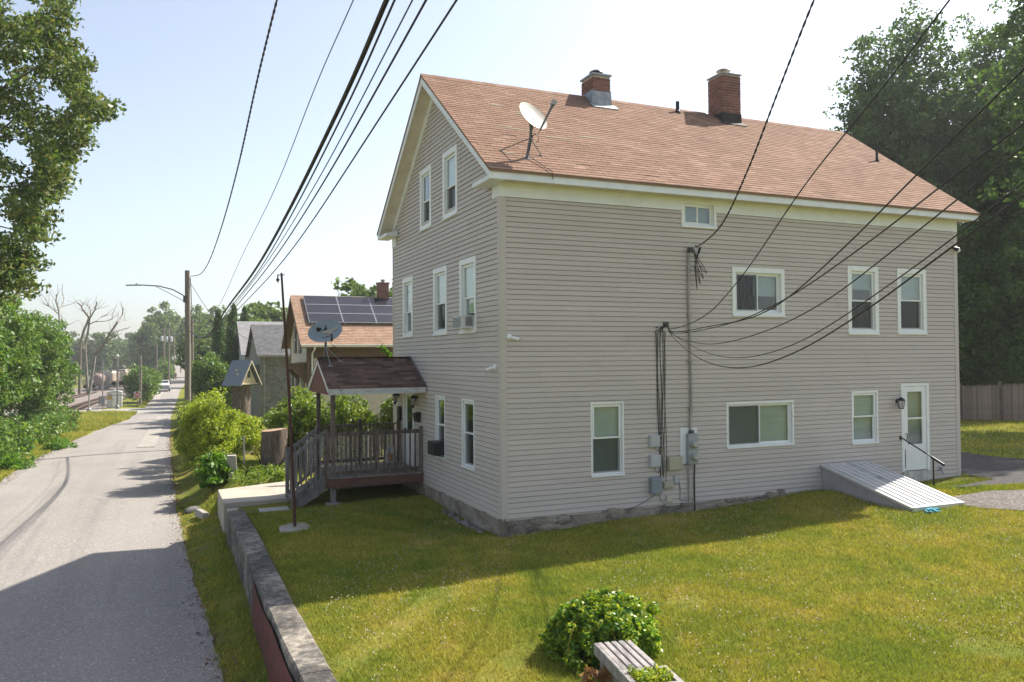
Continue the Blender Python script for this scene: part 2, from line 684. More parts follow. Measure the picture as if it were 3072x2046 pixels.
# concrete sidewalk strip
CONCRETE = M('concrete', (0.33, 0.305, 0.27), (0.26, 0.24, 0.21), 2.2, 0.9, 0.35, 0.01, 30, rnd=0.05)
walk = None
k = 0
sidewalk = thing('sidewalk', 'pale concrete sidewalk slabs set along the street', None, (-7, 36, -2))
sidewalk['kind'] = 'structure'
y = 36.0
while y < 73:
    y1 = y + 1.5
    a = -7.35 + (y - 36) * 0.022
    mb = MB()
    za, zb = float(road_z(y)) + 0.075, float(road_z(y1)) + 0.075
    p = [(a, y + 0.01, za), (a + 0.95, y + 0.01, za), (a + 0.97, y1 - 0.01, zb), (a + 0.03, y1 - 0.01, zb)]
    mb.prism([(q[0], q[1], q[2] - 0.06) for q in p], (0, 0, 0.06))
    mb.build('paving_slab', CONCRETE, sidewalk)
    y = y1
y = 97.0
while y < 131:
    y1 = y + 1.7
    a = float(xl(y)) + 0.1
    mb = MB()
    za, zb = float(road_z(y)) + 0.075, float(road_z(y1)) + 0.075
    a2 = float(xl(y1)) + 0.1
    p = [(a, y + 0.01, za), (a + 1.0, y + 0.01, za), (a2 + 1.0, y1 - 0.01, zb), (a2, y1 - 0.01, zb)]
    mb.prism([(q[0], q[1], q[2] - 0.06) for q in p], (0, 0, 0.06))
    mb.build('paving_slab', CONCRETE, sidewalk)
    y = y1

# driveway gravel (dark) beside the house and the gravel lane
t = NT('dark_gravel')
vec = t.coords('Object')
vo = t.n('ShaderNodeTexVoronoi')
vo.inputs['Scale'].default_value = 30
t.l(vec, vo.inputs['Vector'])
wn3 = t.n('ShaderNodeTexWhiteNoise')
t.l(vo.outputs['Position'], wn3.inputs['Vector'])
c = t.ramp(wn3.outputs['Value'], [(0, (0.055, 0.045, 0.042)), (0.7, (0.125, 0.105, 0.095)), (1, (0.24, 0.21, 0.185))])
c = _mulv(t, c, t.math('ADD', t.noise(vec, 0.9, 4, 0.6), 0.45))
t.l(c, t.b.inputs['Base Color'])
t.set(Roughness=0.9)
t.bump(vo.outputs['Distance'], 0.9, 0.02)
GRAVEL = t.m
BLACKTOP = M('broken_blacktop', (0.032, 0.029, 0.031), (0.06, 0.053, 0.054), 7, 0.9, 0.8, 0.02, 45)


def drape(name, poly, mat, label, off=0.015, sub=True):
    bm = bmesh.new()
    vs = [bm.verts.new((p[0], p[1], 0)) for p in poly]
    bm.faces.new(vs)
    bmesh.ops.triangulate(bm, faces=bm.faces[:])
    bmesh.ops.subdivide_edges(bm, edges=bm.edges[:], cuts=5, use_grid_fill=True)
    bmesh.ops.triangulate(bm, faces=bm.faces[:])
    for v in bm.verts:
        v.co.z = gzf(v.co.x, v.co.y) + off
    me = bpy.data.meshes.new(name)
    bm.to_mesh(me)
    bm.free()
    me.materials.append(mat)
    o = place(name, me, None, (0, 0, 0))
    tag(o, label, kind='structure')
    return o


drape('driveway', [(12.75, -0.2), (12.72, -0.9), (11.6, -1.0), (11.0, -0.95), (11.2, -1.2), (12.0, -1.35), (12.8, -1.7), (16, -3.0), (24, -6), (24, -1.5), (17.2, 1.0), (16.8, 2.1), (17.0, 3.3), (16.0, 6.0), (12.95, 6.5), (12.95, 0.2)], BLACKTOP, 'dark broken blacktop driveway beside the house corner', 0.02)
drape('path_gravel', [(9.45, -2.62), (9.62, -2.1), (10.1, -1.85), (11.3, -1.82), (12.1, -2.2), (16, -4.1), (22, -7), (20, -11), (14, -7), (11, -4.7), (9.95, -3.65), (9.45, -2.95)], GRAVEL, 'gravel lane between lawn and driveway', 0.02)

# concrete landing slab and steps between the porch and the street
path = thing('path', 'pale concrete landing slab between porch stairs and street', None, (-3.7, 7.2, -0.9))
path['kind'] = 'structure'
CONCL = M('landing_concrete', (0.43, 0.385, 0.315), (0.34, 0.305, 0.25), 1.5, 0.9, 0.3, 0.008, 40)
mb = MB()
mb.prism([(-4.68, 6.12, -1.35), (-4.68, 8.35, -1.35), (-2.55, 9.2, -1.35), (-2.42, 6.3, -1.35), (-3.2, 6.2, -1.35)], (0, 0, 1.03))
mb.build('slab', CONCL, path, bevel=0.015)
mb = MB()
mb.box(-4.62, -3.25, 5.55, 6.115, -1.3, -0.44)
mb.build('ledge', CONCL, path, bevel=0.012)
mb = MB()
mb.box(-3.95, -3.28, 5.02, 5.545, -0.8, -0.40)
mb.build('step', M('stone_step', (0.46, 0.44, 0.40), (0.36, 0.34, 0.31), 4, 0.9, 0.5, 0.01, 40), path, bevel=0.015)

# retaining wall along the street
t = NT('retaining_concrete')
vec = t.coords('Object')
n1 = t.noise(vec, 1.6, 6, 0.7)
n2 = t.noise(vec, 9, 5, 0.7)
c = t.ramp(t.math('ADD', t.math('MULTIPLY', n1, 0.6), t.math('MULTIPLY', n2, 0.4)), [(0.40, (0.035, 0.033, 0.03)), (0.50, (0.115, 0.103, 0.088)), (0.60, (0.29, 0.255, 0.21)), (0.72, (0.45, 0.395, 0.32))])
t.l(c, t.b.inputs['Base Color'])
t.set(Roughness=0.92)
t.bump(t.noise(vec, 22, 6, 0.75), 0.6, 0.012)
RETAIN = t.m
OXIDE = M('oxide_paint', (0.16, 0.05, 0.045), (0.09, 0.035, 0.03), 5, 0.8, 0.4, 0.01, 20)
rw = thing('retaining_wall', 'stained low concrete retaining wall holding up the lawn beside the street', 'wall', (-4.45, 0, -1.3))
ysn = np.linspace(-13.5, 5.35, 64)
for (ya, yb) in ((-13.5, -9.3), (-9.295, -5.2), (-5.195, -1.6), (-1.595, 2.0), (2.005, 5.35)):
    mb = MB()
    n = 14
    rows = []
    for i in range(n + 1):
        y = ya + (yb - ya) * i / n
        w = 0.006 * math.sin(y * 2.1) + random.uniform(-.006, .006)
        h = 0.005 * math.sin(y * 3.7) + random.uniform(-.004, .004)
        lean = 0.02 * math.sin(y * 0.6)
        rows.append([(-4.67 + lean + w, y, -1.6), (-4.655 + lean + w, y, -0.40 + h), (-4.63 + lean + w, y, -0.375 + h), (-4.30 + lean - w, y, -0.37 + h), (-4.27 + lean - w, y, -0.40 + h), (-4.25 + lean - w, y, -1.6)])
    vs = [p for r in rows for p in r]
    fs = []
    for i in range(n):
        for k in range(5):
            fs.append((i * 6 + k, i * 6 + k + 1, (i + 1) * 6 + k + 1, (i + 1) * 6 + k))
    fs += [tuple(range(6)), tuple(n * 6 + k for k in range(6))[::-1]]
    mb.add(vs, fs)
    mb.build('wall_section', RETAIN, rw)
mb = MB()
n = 40
for i in range(n):
    ya = -13.4 + (13.4 - 0.75) * i / n
    yb = -13.4 + (13.4 - 0.75) * (i + 1) / n
    f = lambda y: -4.688 + 0.02 * math.sin(y * 0.6) + 0.006 * math.sin(y * 2.1)
    mb.quad((f(ya) - .006, ya, -1.5), (f(yb) - .006, yb, -1.5), (f(yb) + 0.004, yb, -0.47 - 0.04 * math.sin(yb * 2.3)), (f(ya) + 0.004, ya, -0.47 - 0.04 * math.sin(ya * 2.3)))
mb.build('painted_face', OXIDE, rw)['label'] = 'dull red painted stretch of the wall face'
# ---------------------------------------------------------------- main house
HL, HW, CH = 12.69, 7.89, 0.1016
RIDGE_Y, RIDGE_Z = 3.95, 9.90
EAVE_Y, EAVE_Z = -0.38, 6.72
SLOPE = (RIDGE_Z - EAVE_Z) / (RIDGE_Y - EAVE_Y)
TH = math.atan(SLOPE)

t = NT('vinyl_siding')
vec = t.coords('Object', (1, 1, 1))
n1 = t.noise(vec, 0.55, 4, 0.6)
n2 = t.noise(t.coords('Object', (3, 3, 22)), 2.0, 4, 0.6)
c = t.ramp(t.math('ADD', t.math('MULTIPLY', n1, 0.7), t.math('MULTIPLY', n2, 0.3)), [(0.3, (0.540, 0.484, 0.440)), (0.7, (0.485, 0.436, 0.398))])
c = _mulv(t, c, t.math('ADD', t.math('MULTIPLY', t.rnd(), 0.07), 0.965))
t.l(c, t.b.inputs['Base Color'])
t.set(Roughness=0.5)
t.b.inputs['Specular IOR Level'].default_value = 0.25
t.bump(t.noise(t.coords('Object', (2, 2, 40)), 6, 3), 0.06, 0.01)
SIDING = t.m

t = NT('foundation_stone')
vec = t.coords('Object')
n1 = t.noise(vec, 2.2, 6, 0.75, 0.5)
c = t.ramp(n1, [(0.3, (0.09, 0.08, 0.07)), (0.45, (0.26, 0.22, 0.18)), (0.6, (0.37, 0.32, 0.255)), (0.75, (0.48, 0.42, 0.33))])
lich = t.ramp(t.noise(vec, 1.15, 4, 0.6), [(0.62, 0), (0.68, 0.7)])
c = t.mix(lich, c, (0.30, 0.17, 0.04))
t.l(c, t.b.inputs['Base Color'])
t.set(Roughness=0.95)
t.bump(t.noise(vec, 7, 7, 0.8), 1.0, 0.06)
FOUND = t.m

t = NT('brown_shingle')
r = t.rnd()
vec = t.coords('Object')
oi = t.n('ShaderNodeObjectInfo')
addv = t.n('ShaderNodeVectorMath')
addv.operation = 'ADD'
t.l(vec, addv.inputs[0])
t.l(oi.outputs['Location'], addv.inputs[1])
c = t.ramp(r, [(0, (0.215, 0.126, 0.086)), (0.5, (0.243, 0.146, 0.102)), (0.9, (0.272, 0.166, 0.118)), (1, (0.305, 0.195, 0.145))])
big = t.noise(addv.outputs[0], 0.8, 4, 0.6)
c = _mulv(t, c, t.math('ADD', t.math('MULTIPLY', big, 0.5), 0.75))
gr = t.noise(addv.outputs[0], 120, 3, 0.7)
c = _mulv(t, c, t.math('ADD', t.math('MULTIPLY', gr, 0.9), 0.55))
t.l(c, t.b.inputs['Base Color'])
t.set(Roughness=0.95)
t.b.inputs['Specular IOR Level'].default_value = 0.15
t.bump(gr, 0.4, 0.006)
SHINGLE = t.m

t = NT('dark_shingle')
r = t.rnd()
vec = t.coords('Object')
c = t.ramp(r, [(0, (0.085, 0.048, 0.038)), (0.4, (0.13, 0.076, 0.058)), (0.8, (0.185, 0.112, 0.085)), (1, (0.24, 0.155, 0.12))])
gr = t.noise(vec, 120, 3, 0.7)
c = _mulv(t, c, t.math('ADD', t.math('MULTIPLY', gr, 0.9), 0.55))
t.l(c, t.b.inputs['Base Color'])
t.set(Roughness=0.95)
t.bump(gr, 0.4, 0.006)
DARKSHINGLE = t.m
BRICK = M('red_brick', (0.235, 0.105, 0.085), (0.16, 0.075, 0.065), 6, 0.9, 0.4, 0.01, 60, rnd=0.28)
MORTAR = M('mortar', (0.46, 0.42, 0.38), (0.36, 0.33, 0.30), 8, 0.95, 0.4)
TAR = M('roof_tar', (0.022, 0.02, 0.02), (0.04, 0.035, 0.033), 9, 0.75, 0.5, 0.02)

house = thing('gabled_house', 'tall taupe vinyl sided gabled house with brown shingle roof and two chimneys', 'house', (HL / 2, HW / 2, -0.5))


def fmap(u, n, z):
    return (-n, u, z)


def smap(u, n, z):
    return (u, -n, z)


def lbox(mb, mp, u0, u1, n0, n1, z0, z1):
    a, b = mp(u0, n0, z0), mp(u1, n1, z1)
    mb.box(a[0], b[0], a[1], b[1], a[2], b[2])


FRONT = dict(f2a=(5.93, 6.87, 3.68, 5.28), f2b=(3.18, 4.18, 3.66, 5.27), f2c=(1.30, 2.30, 3.65, 5.27), a1=(4.32, 5.24, 6.33, 7.87), a2=(2.42, 3.42, 6.33, 7.90),
             g1=(3.38, 4.07, 0.77, 2.24), g2=(1.47, 2.23, 0.75, 2.24), door=(5.85, 6.85, 0.30, 2.36))
SIDE = dict(w1=(1.95, 2.73, 0.68, 2.20), pict=(5.35, 7.25, 1.08, 2.10), slid=(5.55, 7.03, 4.00, 5.10), vent=(4.22, 5.14, 5.91, 6.50), d1=(8.96, 9.95, 3.61, 5.26),
            d2=(10.58, 11.58, 3.62, 5.25), low=(9.03, 9.88, 0.99, 2.26), door=(10.65, 11.61, 0.24, 2.41))


def wall_grid(mb, mp, ulen, ztop, ops, n0=-0.016, n1=-0.13):
    us = sorted({0.0, ulen} | {o[0] for o in ops} | {o[1] for o in ops})
    zs = sorted({-0.05, ztop} | {o[2] for o in ops} | {o[3] for o in ops})
    for i in range(len(us) - 1):
        for j in range(len(zs) - 1):
            cu, cz = (us[i] + us[i + 1]) / 2, (zs[j] + zs[j + 1]) / 2
            if any(o[0] < cu < o[1] and o[2] < cz < o[3] for o in ops):
                continue
            lbox(mb, mp, us[i], us[i + 1], n0, n1, zs[j], zs[j + 1])


mb = MB()
wall_grid(mb, smap, HL - 0.15, 6.55, list(SIDE.values()))
side_wall = mb.build('side_wall', SIDING, house)
mb = MB()
wall_grid(mb, fmap, HW, 6.55, [o for o in FRONT.values() if o[2] < 6])
# gable part with its two attic openings
gz0 = 6.33


def gable_lim(z):
    d = max(0.0, (RIDGE_Z - 0.12 - z) / SLOPE)
    return max(0.0, RIDGE_Y - d), min(HW, RIDGE_Y + d)


zst = list(np.arange(6.55, 9.7, 0.1))
for z in zst:
    lo, hi = gable_lim(z + 0.1)
    cuts = [(lo, hi)]
    for o in (FRONT['a1'], FRONT['a2']):
        if o[2] < z + 0.1 and z < o[3]:
            nc = []
            for a, b in cuts:
                if o[0] > a:
                    nc.append((a, min(b, o[0])))
                if o[1] < b:
                    nc.append((max(a, o[1]), b))
            cuts = nc
    for a, b in cuts:
        if b - a > 0.02:
            lbox(mb, fmap, a, b, -0.016, -0.13, z, z + 0.1)
front_wall = mb.build('front_wall', SIDING, house)
mb = MB()
mb.box(0.14, HL - 0.15, HW - 0.12, HW, -0.05, 6.55)
mb.build('back_wall', SIDING, house)
mb = MB()
mb.prism([(HL - 0.14, 0.0, -0.05), (HL - 0.14, HW, -0.05), (HL - 0.14, HW, 6.55), (HL - 0.14, RIDGE_Y, 9.75), (HL - 0.14, 0.0, 6.55)], (0.14, 0, 0))
mb.build('end_wall', SIDING, house)
mb = MB()
for z in (-0.04, 2.75, 5.6):
    mb.box(0.14, HL - 0.16, 0.14, HW - 0.14, z, z + 0.06)
for x in (3.2, 8.0):
    mb.box(x, x + 0.1, 0.14, HW - 0.14, 0.03, 5.6)
mb.build('interior_floor', INTERIOR, house)


def course(mp, z, lim, ops, wall, zt=None):
    """one lapped siding board, cut around the openings; lim(z)->(u0,u1)"""
    zt = zt or z + CH
    (a0, b0), (a1, b1) = lim(z), lim(zt)
    if b0 - a0 < 0.05:
        return
    eps = 0.0
    cuts = {a0, b0}
    for o in ops:
        if o[2] < zt - 1e-4 and o[3] > z + 1e-4:
            for u in (o[0], o[1]):
                if a0 < u < b0:
                    cuts.add(u)
    pair = int(round(z / CH)) // 2
    seams = []
    sp_ = 0.5 + (pair * 1.37) % 3.5
    while sp_ < b0 - 0.4:
        if sp_ > a0 + 0.4:
            cuts.add(sp_)
            seams.append(sp_)
        sp_ += 3.66
    cuts = sorted(cuts)
    mb = MB()
    seen = {}
    lift = [0.0]

    def nn(zz):
        return 0.020 + lift[0] - 0.012 * (zz - z) / CH

    def vid(p):
        k = tuple(round(q, 5) for q in p)
        if k not in seen:
            seen[k] = len(mb.v)
            mb.v.append(p)
        return seen[k]

    def flush():
        nonlocal mb, seen
        if mb.v:
            mb.build('siding_board', SIDING, wall)
        mb = MB()
        seen = {}

    for i in range(len(cuts) - 1):
        ua, ub = cuts[i], cuts[i + 1]
        um = (ua + ub) / 2
        if ua in seams:
            flush()
            lift[0] = 0.003 * (seams.index(ua) % 2 == 0)
        za, zb = z, zt
        skip = False
        for o in ops:
            if o[0] < um < o[1] and o[2] < zt - 1e-4 and o[3] > z + 1e-4:
                if o[2] > z + 0.004:
                    zb = min(zb, o[2])
                elif o[3] < zt - 0.004:
                    za = max(za, o[3])
                else:
                    skip = True
        if skip or zb - za < 0.004:
            flush()
            continue
        # gable ends are cut to the slope
        ta = ua + (a1 - a0) * (zb - z) / (zt - z) if ua == a0 else ua
        tb = ub + (b1 - b0) * (zb - z) / (zt - z) if ub == b0 else ub
        if tb <= ta:
            tb = ta + 0.001
        zg = max(za + 0.002, min(zb, zt - 0.013))
        p = [vid(mp(ua, nn(za), za)), vid(mp(ub, nn(za), za)), vid(mp(tb, nn(zg), zg)), vid(mp(ta, nn(zg), zg))]
        q = [vid(mp(ua, -0.014, za + 0.004)), vid(mp(ub, -0.014, za + 0.004))]
        mb.f += [tuple(p), (q[0], q[1], p[1], p[0])]
        if zb > zg + 0.003:
            g_ = [vid(mp(ta, -0.012, zg - 0.001)), vid(mp(tb, -0.012, zg - 0.001)), vid(mp(tb, -0.013, zb)), vid(mp(ta, -0.013, zb))]
            mb.f += [(p[3], p[2], g_[1], g_[0]), tuple(g_)]
        mb.mi = [0] * len(mb.f)
    flush()


nz_ = int(6.26 / CH)
for k in range(nz_ + 1):
    z = k * CH
    course(smap, z, lambda zz: (0.105, HL - 0.105), list(SIDE.values()), side_wall, min(z + CH, 6.27))
fops = list(FRONT.values())
for k in range(96):
    z = k * CH
    course(fmap, z, (lambda zz: (0.105, HW - 0.07)) if z + CH < 6.6 else gable_lim, fops, front_wall)

# corner posts
for (x0, x1, y0, y1, z1) in ((-0.028, 0.105, -0.028, -0.004, 6.27), (-0.028, -0.004, -0.0035, 0.105, 6.27), (HL - 0.105, HL + 0.03, -0.028, -0.004, 6.27), (-0.028, -0.004, HW - 0.07, HW + 0.02, 6.28)):
    mb = MB()
    mb.box(x0, x1, y0, y1, 0.0 if x0 < 5 else -0.02, z1)
    mb.build('corner_post', SIDING, house, bevel=0.004)

# foundation
mb = MB()
n = 60


def rough_face(mp, ulen, zb):
    vs = []
    fs = []
    m = 9
    for i in range(n + 1):
        u = -0.06 + (ulen + 0.1) * i / n
        for j in range(m):
            z = -0.95 + 0.955 * j / (m - 1)
            nn_ = -0.01 + 0.028 * math.sin(u * 2.3 + z * 5) * math.sin(u * 7.1 - z * 9) + random.uniform(-.02, .022)
            vs.append(mp(u, nn_ if j < m - 1 else -0.03, z))
    for i in range(n):
        for j in range(m - 1):
            fs.append((i * m + j, (i + 1) * m + j, (i + 1) * m + j + 1, i * m + j + 1))
    mb.add(vs, fs)


rough_face(smap, HL, -0.9)
rough_face(fmap, HW, -0.9)
mb.build('foundation', FOUND, house, smooth=False)
for i in range(46):
    u = random.uniform(0.0, 7.8) if i < 34 else random.uniform(0.1, 3.2)
    r_ = random.uniform(0.07, 0.16)
    mb = MB()
    if i < 34:
        mb.ico((u, 0.0, -0.30 + 0.018 * u + random.uniform(0, 0.2)), r_, 2, 0.16, (1.6, 0.26, 0.75))
    else:
        mb.ico((0.0, u, -0.42 + random.uniform(0, 0.1)), r_, 2, 0.16, (0.26, 1.5, 0.7))
    mb.build('foundation_stone', FOUND, house)

# ---- trim: frieze, soffits, fascia, rakes, returns
mb = MB()
mb.box(-0.03, 4.22, -0.034, 0.0, 6.268, 6.56)
mb.box(5.14, HL + 0.03, -0.034, 0.0, 6.268, 6.56)
mb.box(4.22, 5.14, -0.034, 0.0, 6.5, 6.56)
mb.build('frieze', WHITE, house)
mb = MB()
mb.box(-0.034, 0.0, -0.02, 0.345, 6.268, 6.54)
mb.box(-0.034, 0.0, HW - 0.345, HW + 0.03, 6.268, 6.54)
mb.build('frieze', WHITE, house)
SOFFIT = M('soffit', (0.66, 0.60, 0.49), (0.58, 0.52, 0.42), 3, 0.7, 0.1)
mb = MB()
mb.box(-0.34, HL + 0.33, -0.345, -0.004, 6.535, 6.55)
for i in range(86):
    x = -0.30 + i * 0.155
    mb.box(x, x + 0.012, -0.343, -0.036, 6.529, 6.536)
mb.build('soffit', SOFFIT, house)
mb = MB()
mb.box(-0.362, HL + 0.36, -0.372, -0.346, 6.522, 6.725)
mb.build('fascia', WHITE, house, bevel=0.004)
mb = MB()
mb.box(-0.37, HL + 0.37, -0.395, -0.373, 6.70, 6.728)
mb.build('drip_edge', M('drip_edge_metal', (0.62, 0.58, 0.48), None, 4, 0.5), house)
# rakes at the front and at the far end
for X0, X1, nm in ((-0.365, -0.34, 'front'), (HL + 0.34, HL + 0.365, 'end')):
    for sgn in (-1, 1):
        mb = MB()
        ye = RIDGE_Y + sgn * (RIDGE_Y - EAVE_Y)
        dz = 0.235
        p = [(X0, ye, EAVE_Z - 0.005), (X0, RIDGE_Y, RIDGE_Z - 0.005), (X0, RIDGE_Y, RIDGE_Z - dz - 0.005), (X0, ye, EAVE_Z - dz + 0.03)]
        if sgn > 0:
            p = p[::-1]
        mb.prism(p, (X1 - X0, 0, 0))
        mb.build('rake_board', WHITE, house)
# gable soffit and the rake frieze on the wall
for sgn in (-1, 1):
    ye = RIDGE_Y + sgn * (RIDGE_Y + 0.33)
    za = RIDGE_Z - 0.19
    zb = za - SLOPE * abs(ye - RIDGE_Y)
    mb = MB()
    p = [(-0.34, ye, zb), (-0.34, RIDGE_Y, za), (0.0, RIDGE_Y, za), (0.0, ye, zb)]
    mb.prism([Vector(q) for q in p], (0, 0, 0.02))
    for i in range(38):
        f0 = i / 38
        ya, z0 = ye + (RIDGE_Y - ye) * f0, zb + (za - zb) * f0
        mb.box(-0.338, -0.04, ya - 0.006, ya + 0.006, z0 - 0.005, z0 + 0.012)
    mb.build('gable_soffit', SOFFIT, house)
    mb = MB()
    w = 0.24
    ys_ = RIDGE_Y + sgn * (RIDGE_Y - 0.05)
    zs_ = za - SLOPE * abs(ys_ - RIDGE_Y)
    p = [(-0.036, RIDGE_Y, za + 0.01), (-0.036, ys_, zs_ + 0.01), (-0.036, ys_, zs_ - w), (-0.036, RIDGE_Y, za - w)]
    if sgn > 0:
        p = p[::-1]
    mb.prism(p, (0.034, 0, 0))
    mb.build('rake_frieze', WHITE, house)
# eave returns
for (y0, y1) in ((-0.3455, 0.58), (HW - 0.58, HW + 0.372)):
    mb = MB()
    mb.box(-0.362, -0.037, y0, y1, 6.515, 6.60)
    mb.prism([(-0.362, y0, 6.601), (-0.037, y0, 6.601), (-0.037, y0, 6.68)], (0, y1 - y0, 0))
    mb.build('eave_return', WHITE, house, bevel=0.004)

# ---- roof
roof = None
mb = MB()
tn = 0.05
for sgn in (-1, 1):
    ye = RIDGE_Y + sgn * (RIDGE_Y - EAVE_Y + 0.02)
    ze = RIDGE_Z - SLOPE * (RIDGE_Y - EAVE_Y + 0.02)
    mb.prism([(-0.385, ye, ze), (-0.385, RIDGE_Y, RIDGE_Z), (-0.385, RIDGE_Y, RIDGE_Z - tn), (-0.385, ye, ze - tn)], (HL + 0.77, 0, 0))
roof = mb.build('roof', SHINGLE, house)
EXPO, TABW = 0.127, 0.305
e = Vector((0, math.cos(TH), math.sin(TH)))
nn = Vector((0, -math.sin(TH), math.cos(TH)))
O = Vector((-0.39, EAVE_Y - 0.025, EAVE_Z - 0.018))
LEN = math.hypot(RIDGE_Y - EAVE_Y, RIDGE_Z - EAVE_Z) + 0.03


def tab_verts(w, L):
    return ([(0, 0, 0.0), (w, 0, 0.0), (w, 0, 0.010), (0, 0, 0.010), (0, L, 0.001), (w, L, 0.001)], [(0, 1, 2, 3), (3, 2, 5, 4), (0, 3, 4), (1, 5, 2)])


TABM = {}


def tab_mesh(w, mat):
    key = (round(w, 2), mat.name)
    if key not in TABM:
        mb = MB()
        mb.add(*tab_verts(w, EXPO + 0.03))
        TABM[key] = mb.mesh('shingle', mat)
    return TABM[key]


tabs = []
nc = int(LEN / EXPO)
for c in range(nc):
    off = (c % 2) * TABW / 2 + (c * 7 % 5) * 0.006
    x = -off
    while x < HL + 0.78:
        xa, xb = max(0, x), min(HL + 0.78, x + TABW)
        if xb - xa > 0.04:
            tabs.append((xa, c * EXPO, xb - xa - 0.006))
        x += TABW
holes = [(4.0, 4.62, 3.45, 4.2), (8.08, 8.82, 3.45, 4.2)]
tl = []
for (xa, s_, w) in tabs:
    p = O + Vector((xa, 0, 0)) + e * s_
    if any(h[0] < p.x + w / 2 < h[1] and p.y + 0.1 > h[2] for h in holes):
        continue
    tl.append(((p - CAM).length, p, w, s_))
tl.sort(key=lambda q: q[0])
rot = (TH, 0, 0)
for d, p, w, s_ in tl[:300]:
    if random.random() < 0.012:
        continue
    o = place('shingle', tab_mesh(w, SHINGLE), roof, p + nn * random.uniform(0.0, 0.003), rot)
Mx = Matrix((Vector((1, 0, 0)), e, nn)).transposed()
mb = MB()
for d, p, w, s_ in tl[300:]:
    vs, fs = tab_verts(w, EXPO + 0.03)
    mb.add([p + nn * random.uniform(0, 0.003) + Mx @ Vector(v) for v in vs], fs)
tag(mb.build('shingle_field', SHINGLE, roof), kind='stuff')
# bare strips where tabs are missing
BARE = M('bare_felt', (0.24, 0.27, 0.20), (0.33, 0.30, 0.24), 8, 0.9)
for (xa, s_, w) in ((0.98, 2.38, 0.36), (2.15, 2.92, 0.3), (1.15, 2.28, 0.55), (2.0, 2.02, 0.6), (2.9, 2.28, 0.5), (1.3, 3.75, 0.3), (0.55, 0.84, 0.28), (1.75, 3.3, 0.25)):
    mb = MB()
    vs, fs = tab_verts(w, 0.06)
    p = O + Vector((xa, 0, 0)) + e * s_ + nn * 0.007
    mb.add([p + Mx @ Vector(v) for v in vs], fs)
    mb.build('bare_patch', BARE, roof)
# ridge caps
mb0 = MB()
mb0.add([(0, -0.13, -0.13 * SLOPE), (0.32, -0.13, -0.13 * SLOPE), (0.32, 0, 0.012), (0, 0, 0.012), (0, 0.13, -0.13 * SLOPE), (0.32, 0.13, -0.13 * SLOPE)], [(0, 1, 2, 3), (3, 2, 5, 4)])
capm = mb0.mesh('ridge_cap', SHINGLE)
for i in range(42):
    x = -0.385 + i * 0.318
    if 3.75 < x < 4.6 or 7.85 < x < 8.8:
        continue
    place('ridge_cap', capm, roof, (x, RIDGE_Y, RIDGE_Z + 0.014 + 0.002 * (i % 2)))

# ---- chimneys
BRM = {}


def brick_mesh(l, ax):
    key = (round(l, 3), ax)
    if key not in BRM:
        mb = MB()
        h = 0.06
        if ax == 0:
            mb.box(0, l, 0, 0.05, 0, h)
        else:
            mb.box(0, 0.05, 0, l, 0, h)
        BRM[key] = mb.mesh('brick', BRICK)
    return BRM[key]


def chimney(x0, x1, y0, y1, zb, zt, zstart):
    mb = MB()
    mb.box(x0 + .012, x1 - .012, y0 + .012, y1 - .012, zb, zt)
    core = mb.build('chimney', MORTAR, house)
    P = 0.074
    k = 0
    z = zstart
    while z + 0.06 < zt + 0.01:
        for face in range(4):
            ax = 0 if face in (0, 2) else 1
            a, b = (x0, x1) if ax == 0 else (y0 + 0.052, y1 - 0.052)
            u = a - (0.105 if k % 2 else 0.0)
            while u < b - 0.02:
                ua, ub = max(a, u), min(b, u + 0.2)
                if ub - ua > 0.03:
                    j = random.uniform(-0.003, 0.003)
                    if face == 0:
                        w = (ua, y0 + j, z)
                    elif face == 2:
                        w = (ua, y1 - 0.05 + j, z)
                    elif face == 1:
                        w = (x0 + j, ua, z)
                    else:
                        w = (x1 - 0.05 + j, ua, z)
                    place('brick', brick_mesh(ub - ua, ax), core, w)
                u += 0.212
        z += P
        k += 1
    return core


c1 = chimney(4.06, 4.57, 3.5, 4.12, 9.3, 10.35, 9.93)
mb = MB()
mb.prism([(3.98, 3.44, 9.49), (4.65, 3.44, 9.49), (4.60, 3.485, 9.60), (4.585, 3.485, 9.95), (4.045, 3.485, 9.93), (4.03, 3.485, 9.60)], (0, 0.012, 0))
mb.prism([(4.04, 3.49, 9.48), (4.04, 4.13, 9.55), (4.045, 4.13, 9.95), (4.045, 3.49, 9.97)], (0.012, 0, 0))
mb.prism([(4.60, 3.49, 9.48), (4.60, 4.13, 9.55), (4.585, 4.13, 9.95), (4.585, 3.49, 9.97)], (-0.012, 0, 0))
mb.prism([(3.95, 3.3, 9.445), (4.7, 3.3, 9.445), (4.7, 3.5, 9.592), (3.95, 3.5, 9.592)], (0, 0, 0.02))
mb.build('flashing', LEAD, c1)
mb = MB()
mb.box(4.03, 4.60, 3.47, 4.15, 10.352, 10.40)
mb.build('cap_slab', GREYMETAL, c1, bevel=0.004)
mb = MB()
mb.lathe([(0.10, 10.40), (0.10, 10.50)], (4.32, 3.8, 0), 14)
mb.lathe([(0.03, 10.50), (0.19, 10.515), (0.18, 10.53), (0.10, 10.58), (0.02, 10.59)], (4.32, 3.8, 0), 8)
mb.build('flue_cap', DARKMETAL, c1)

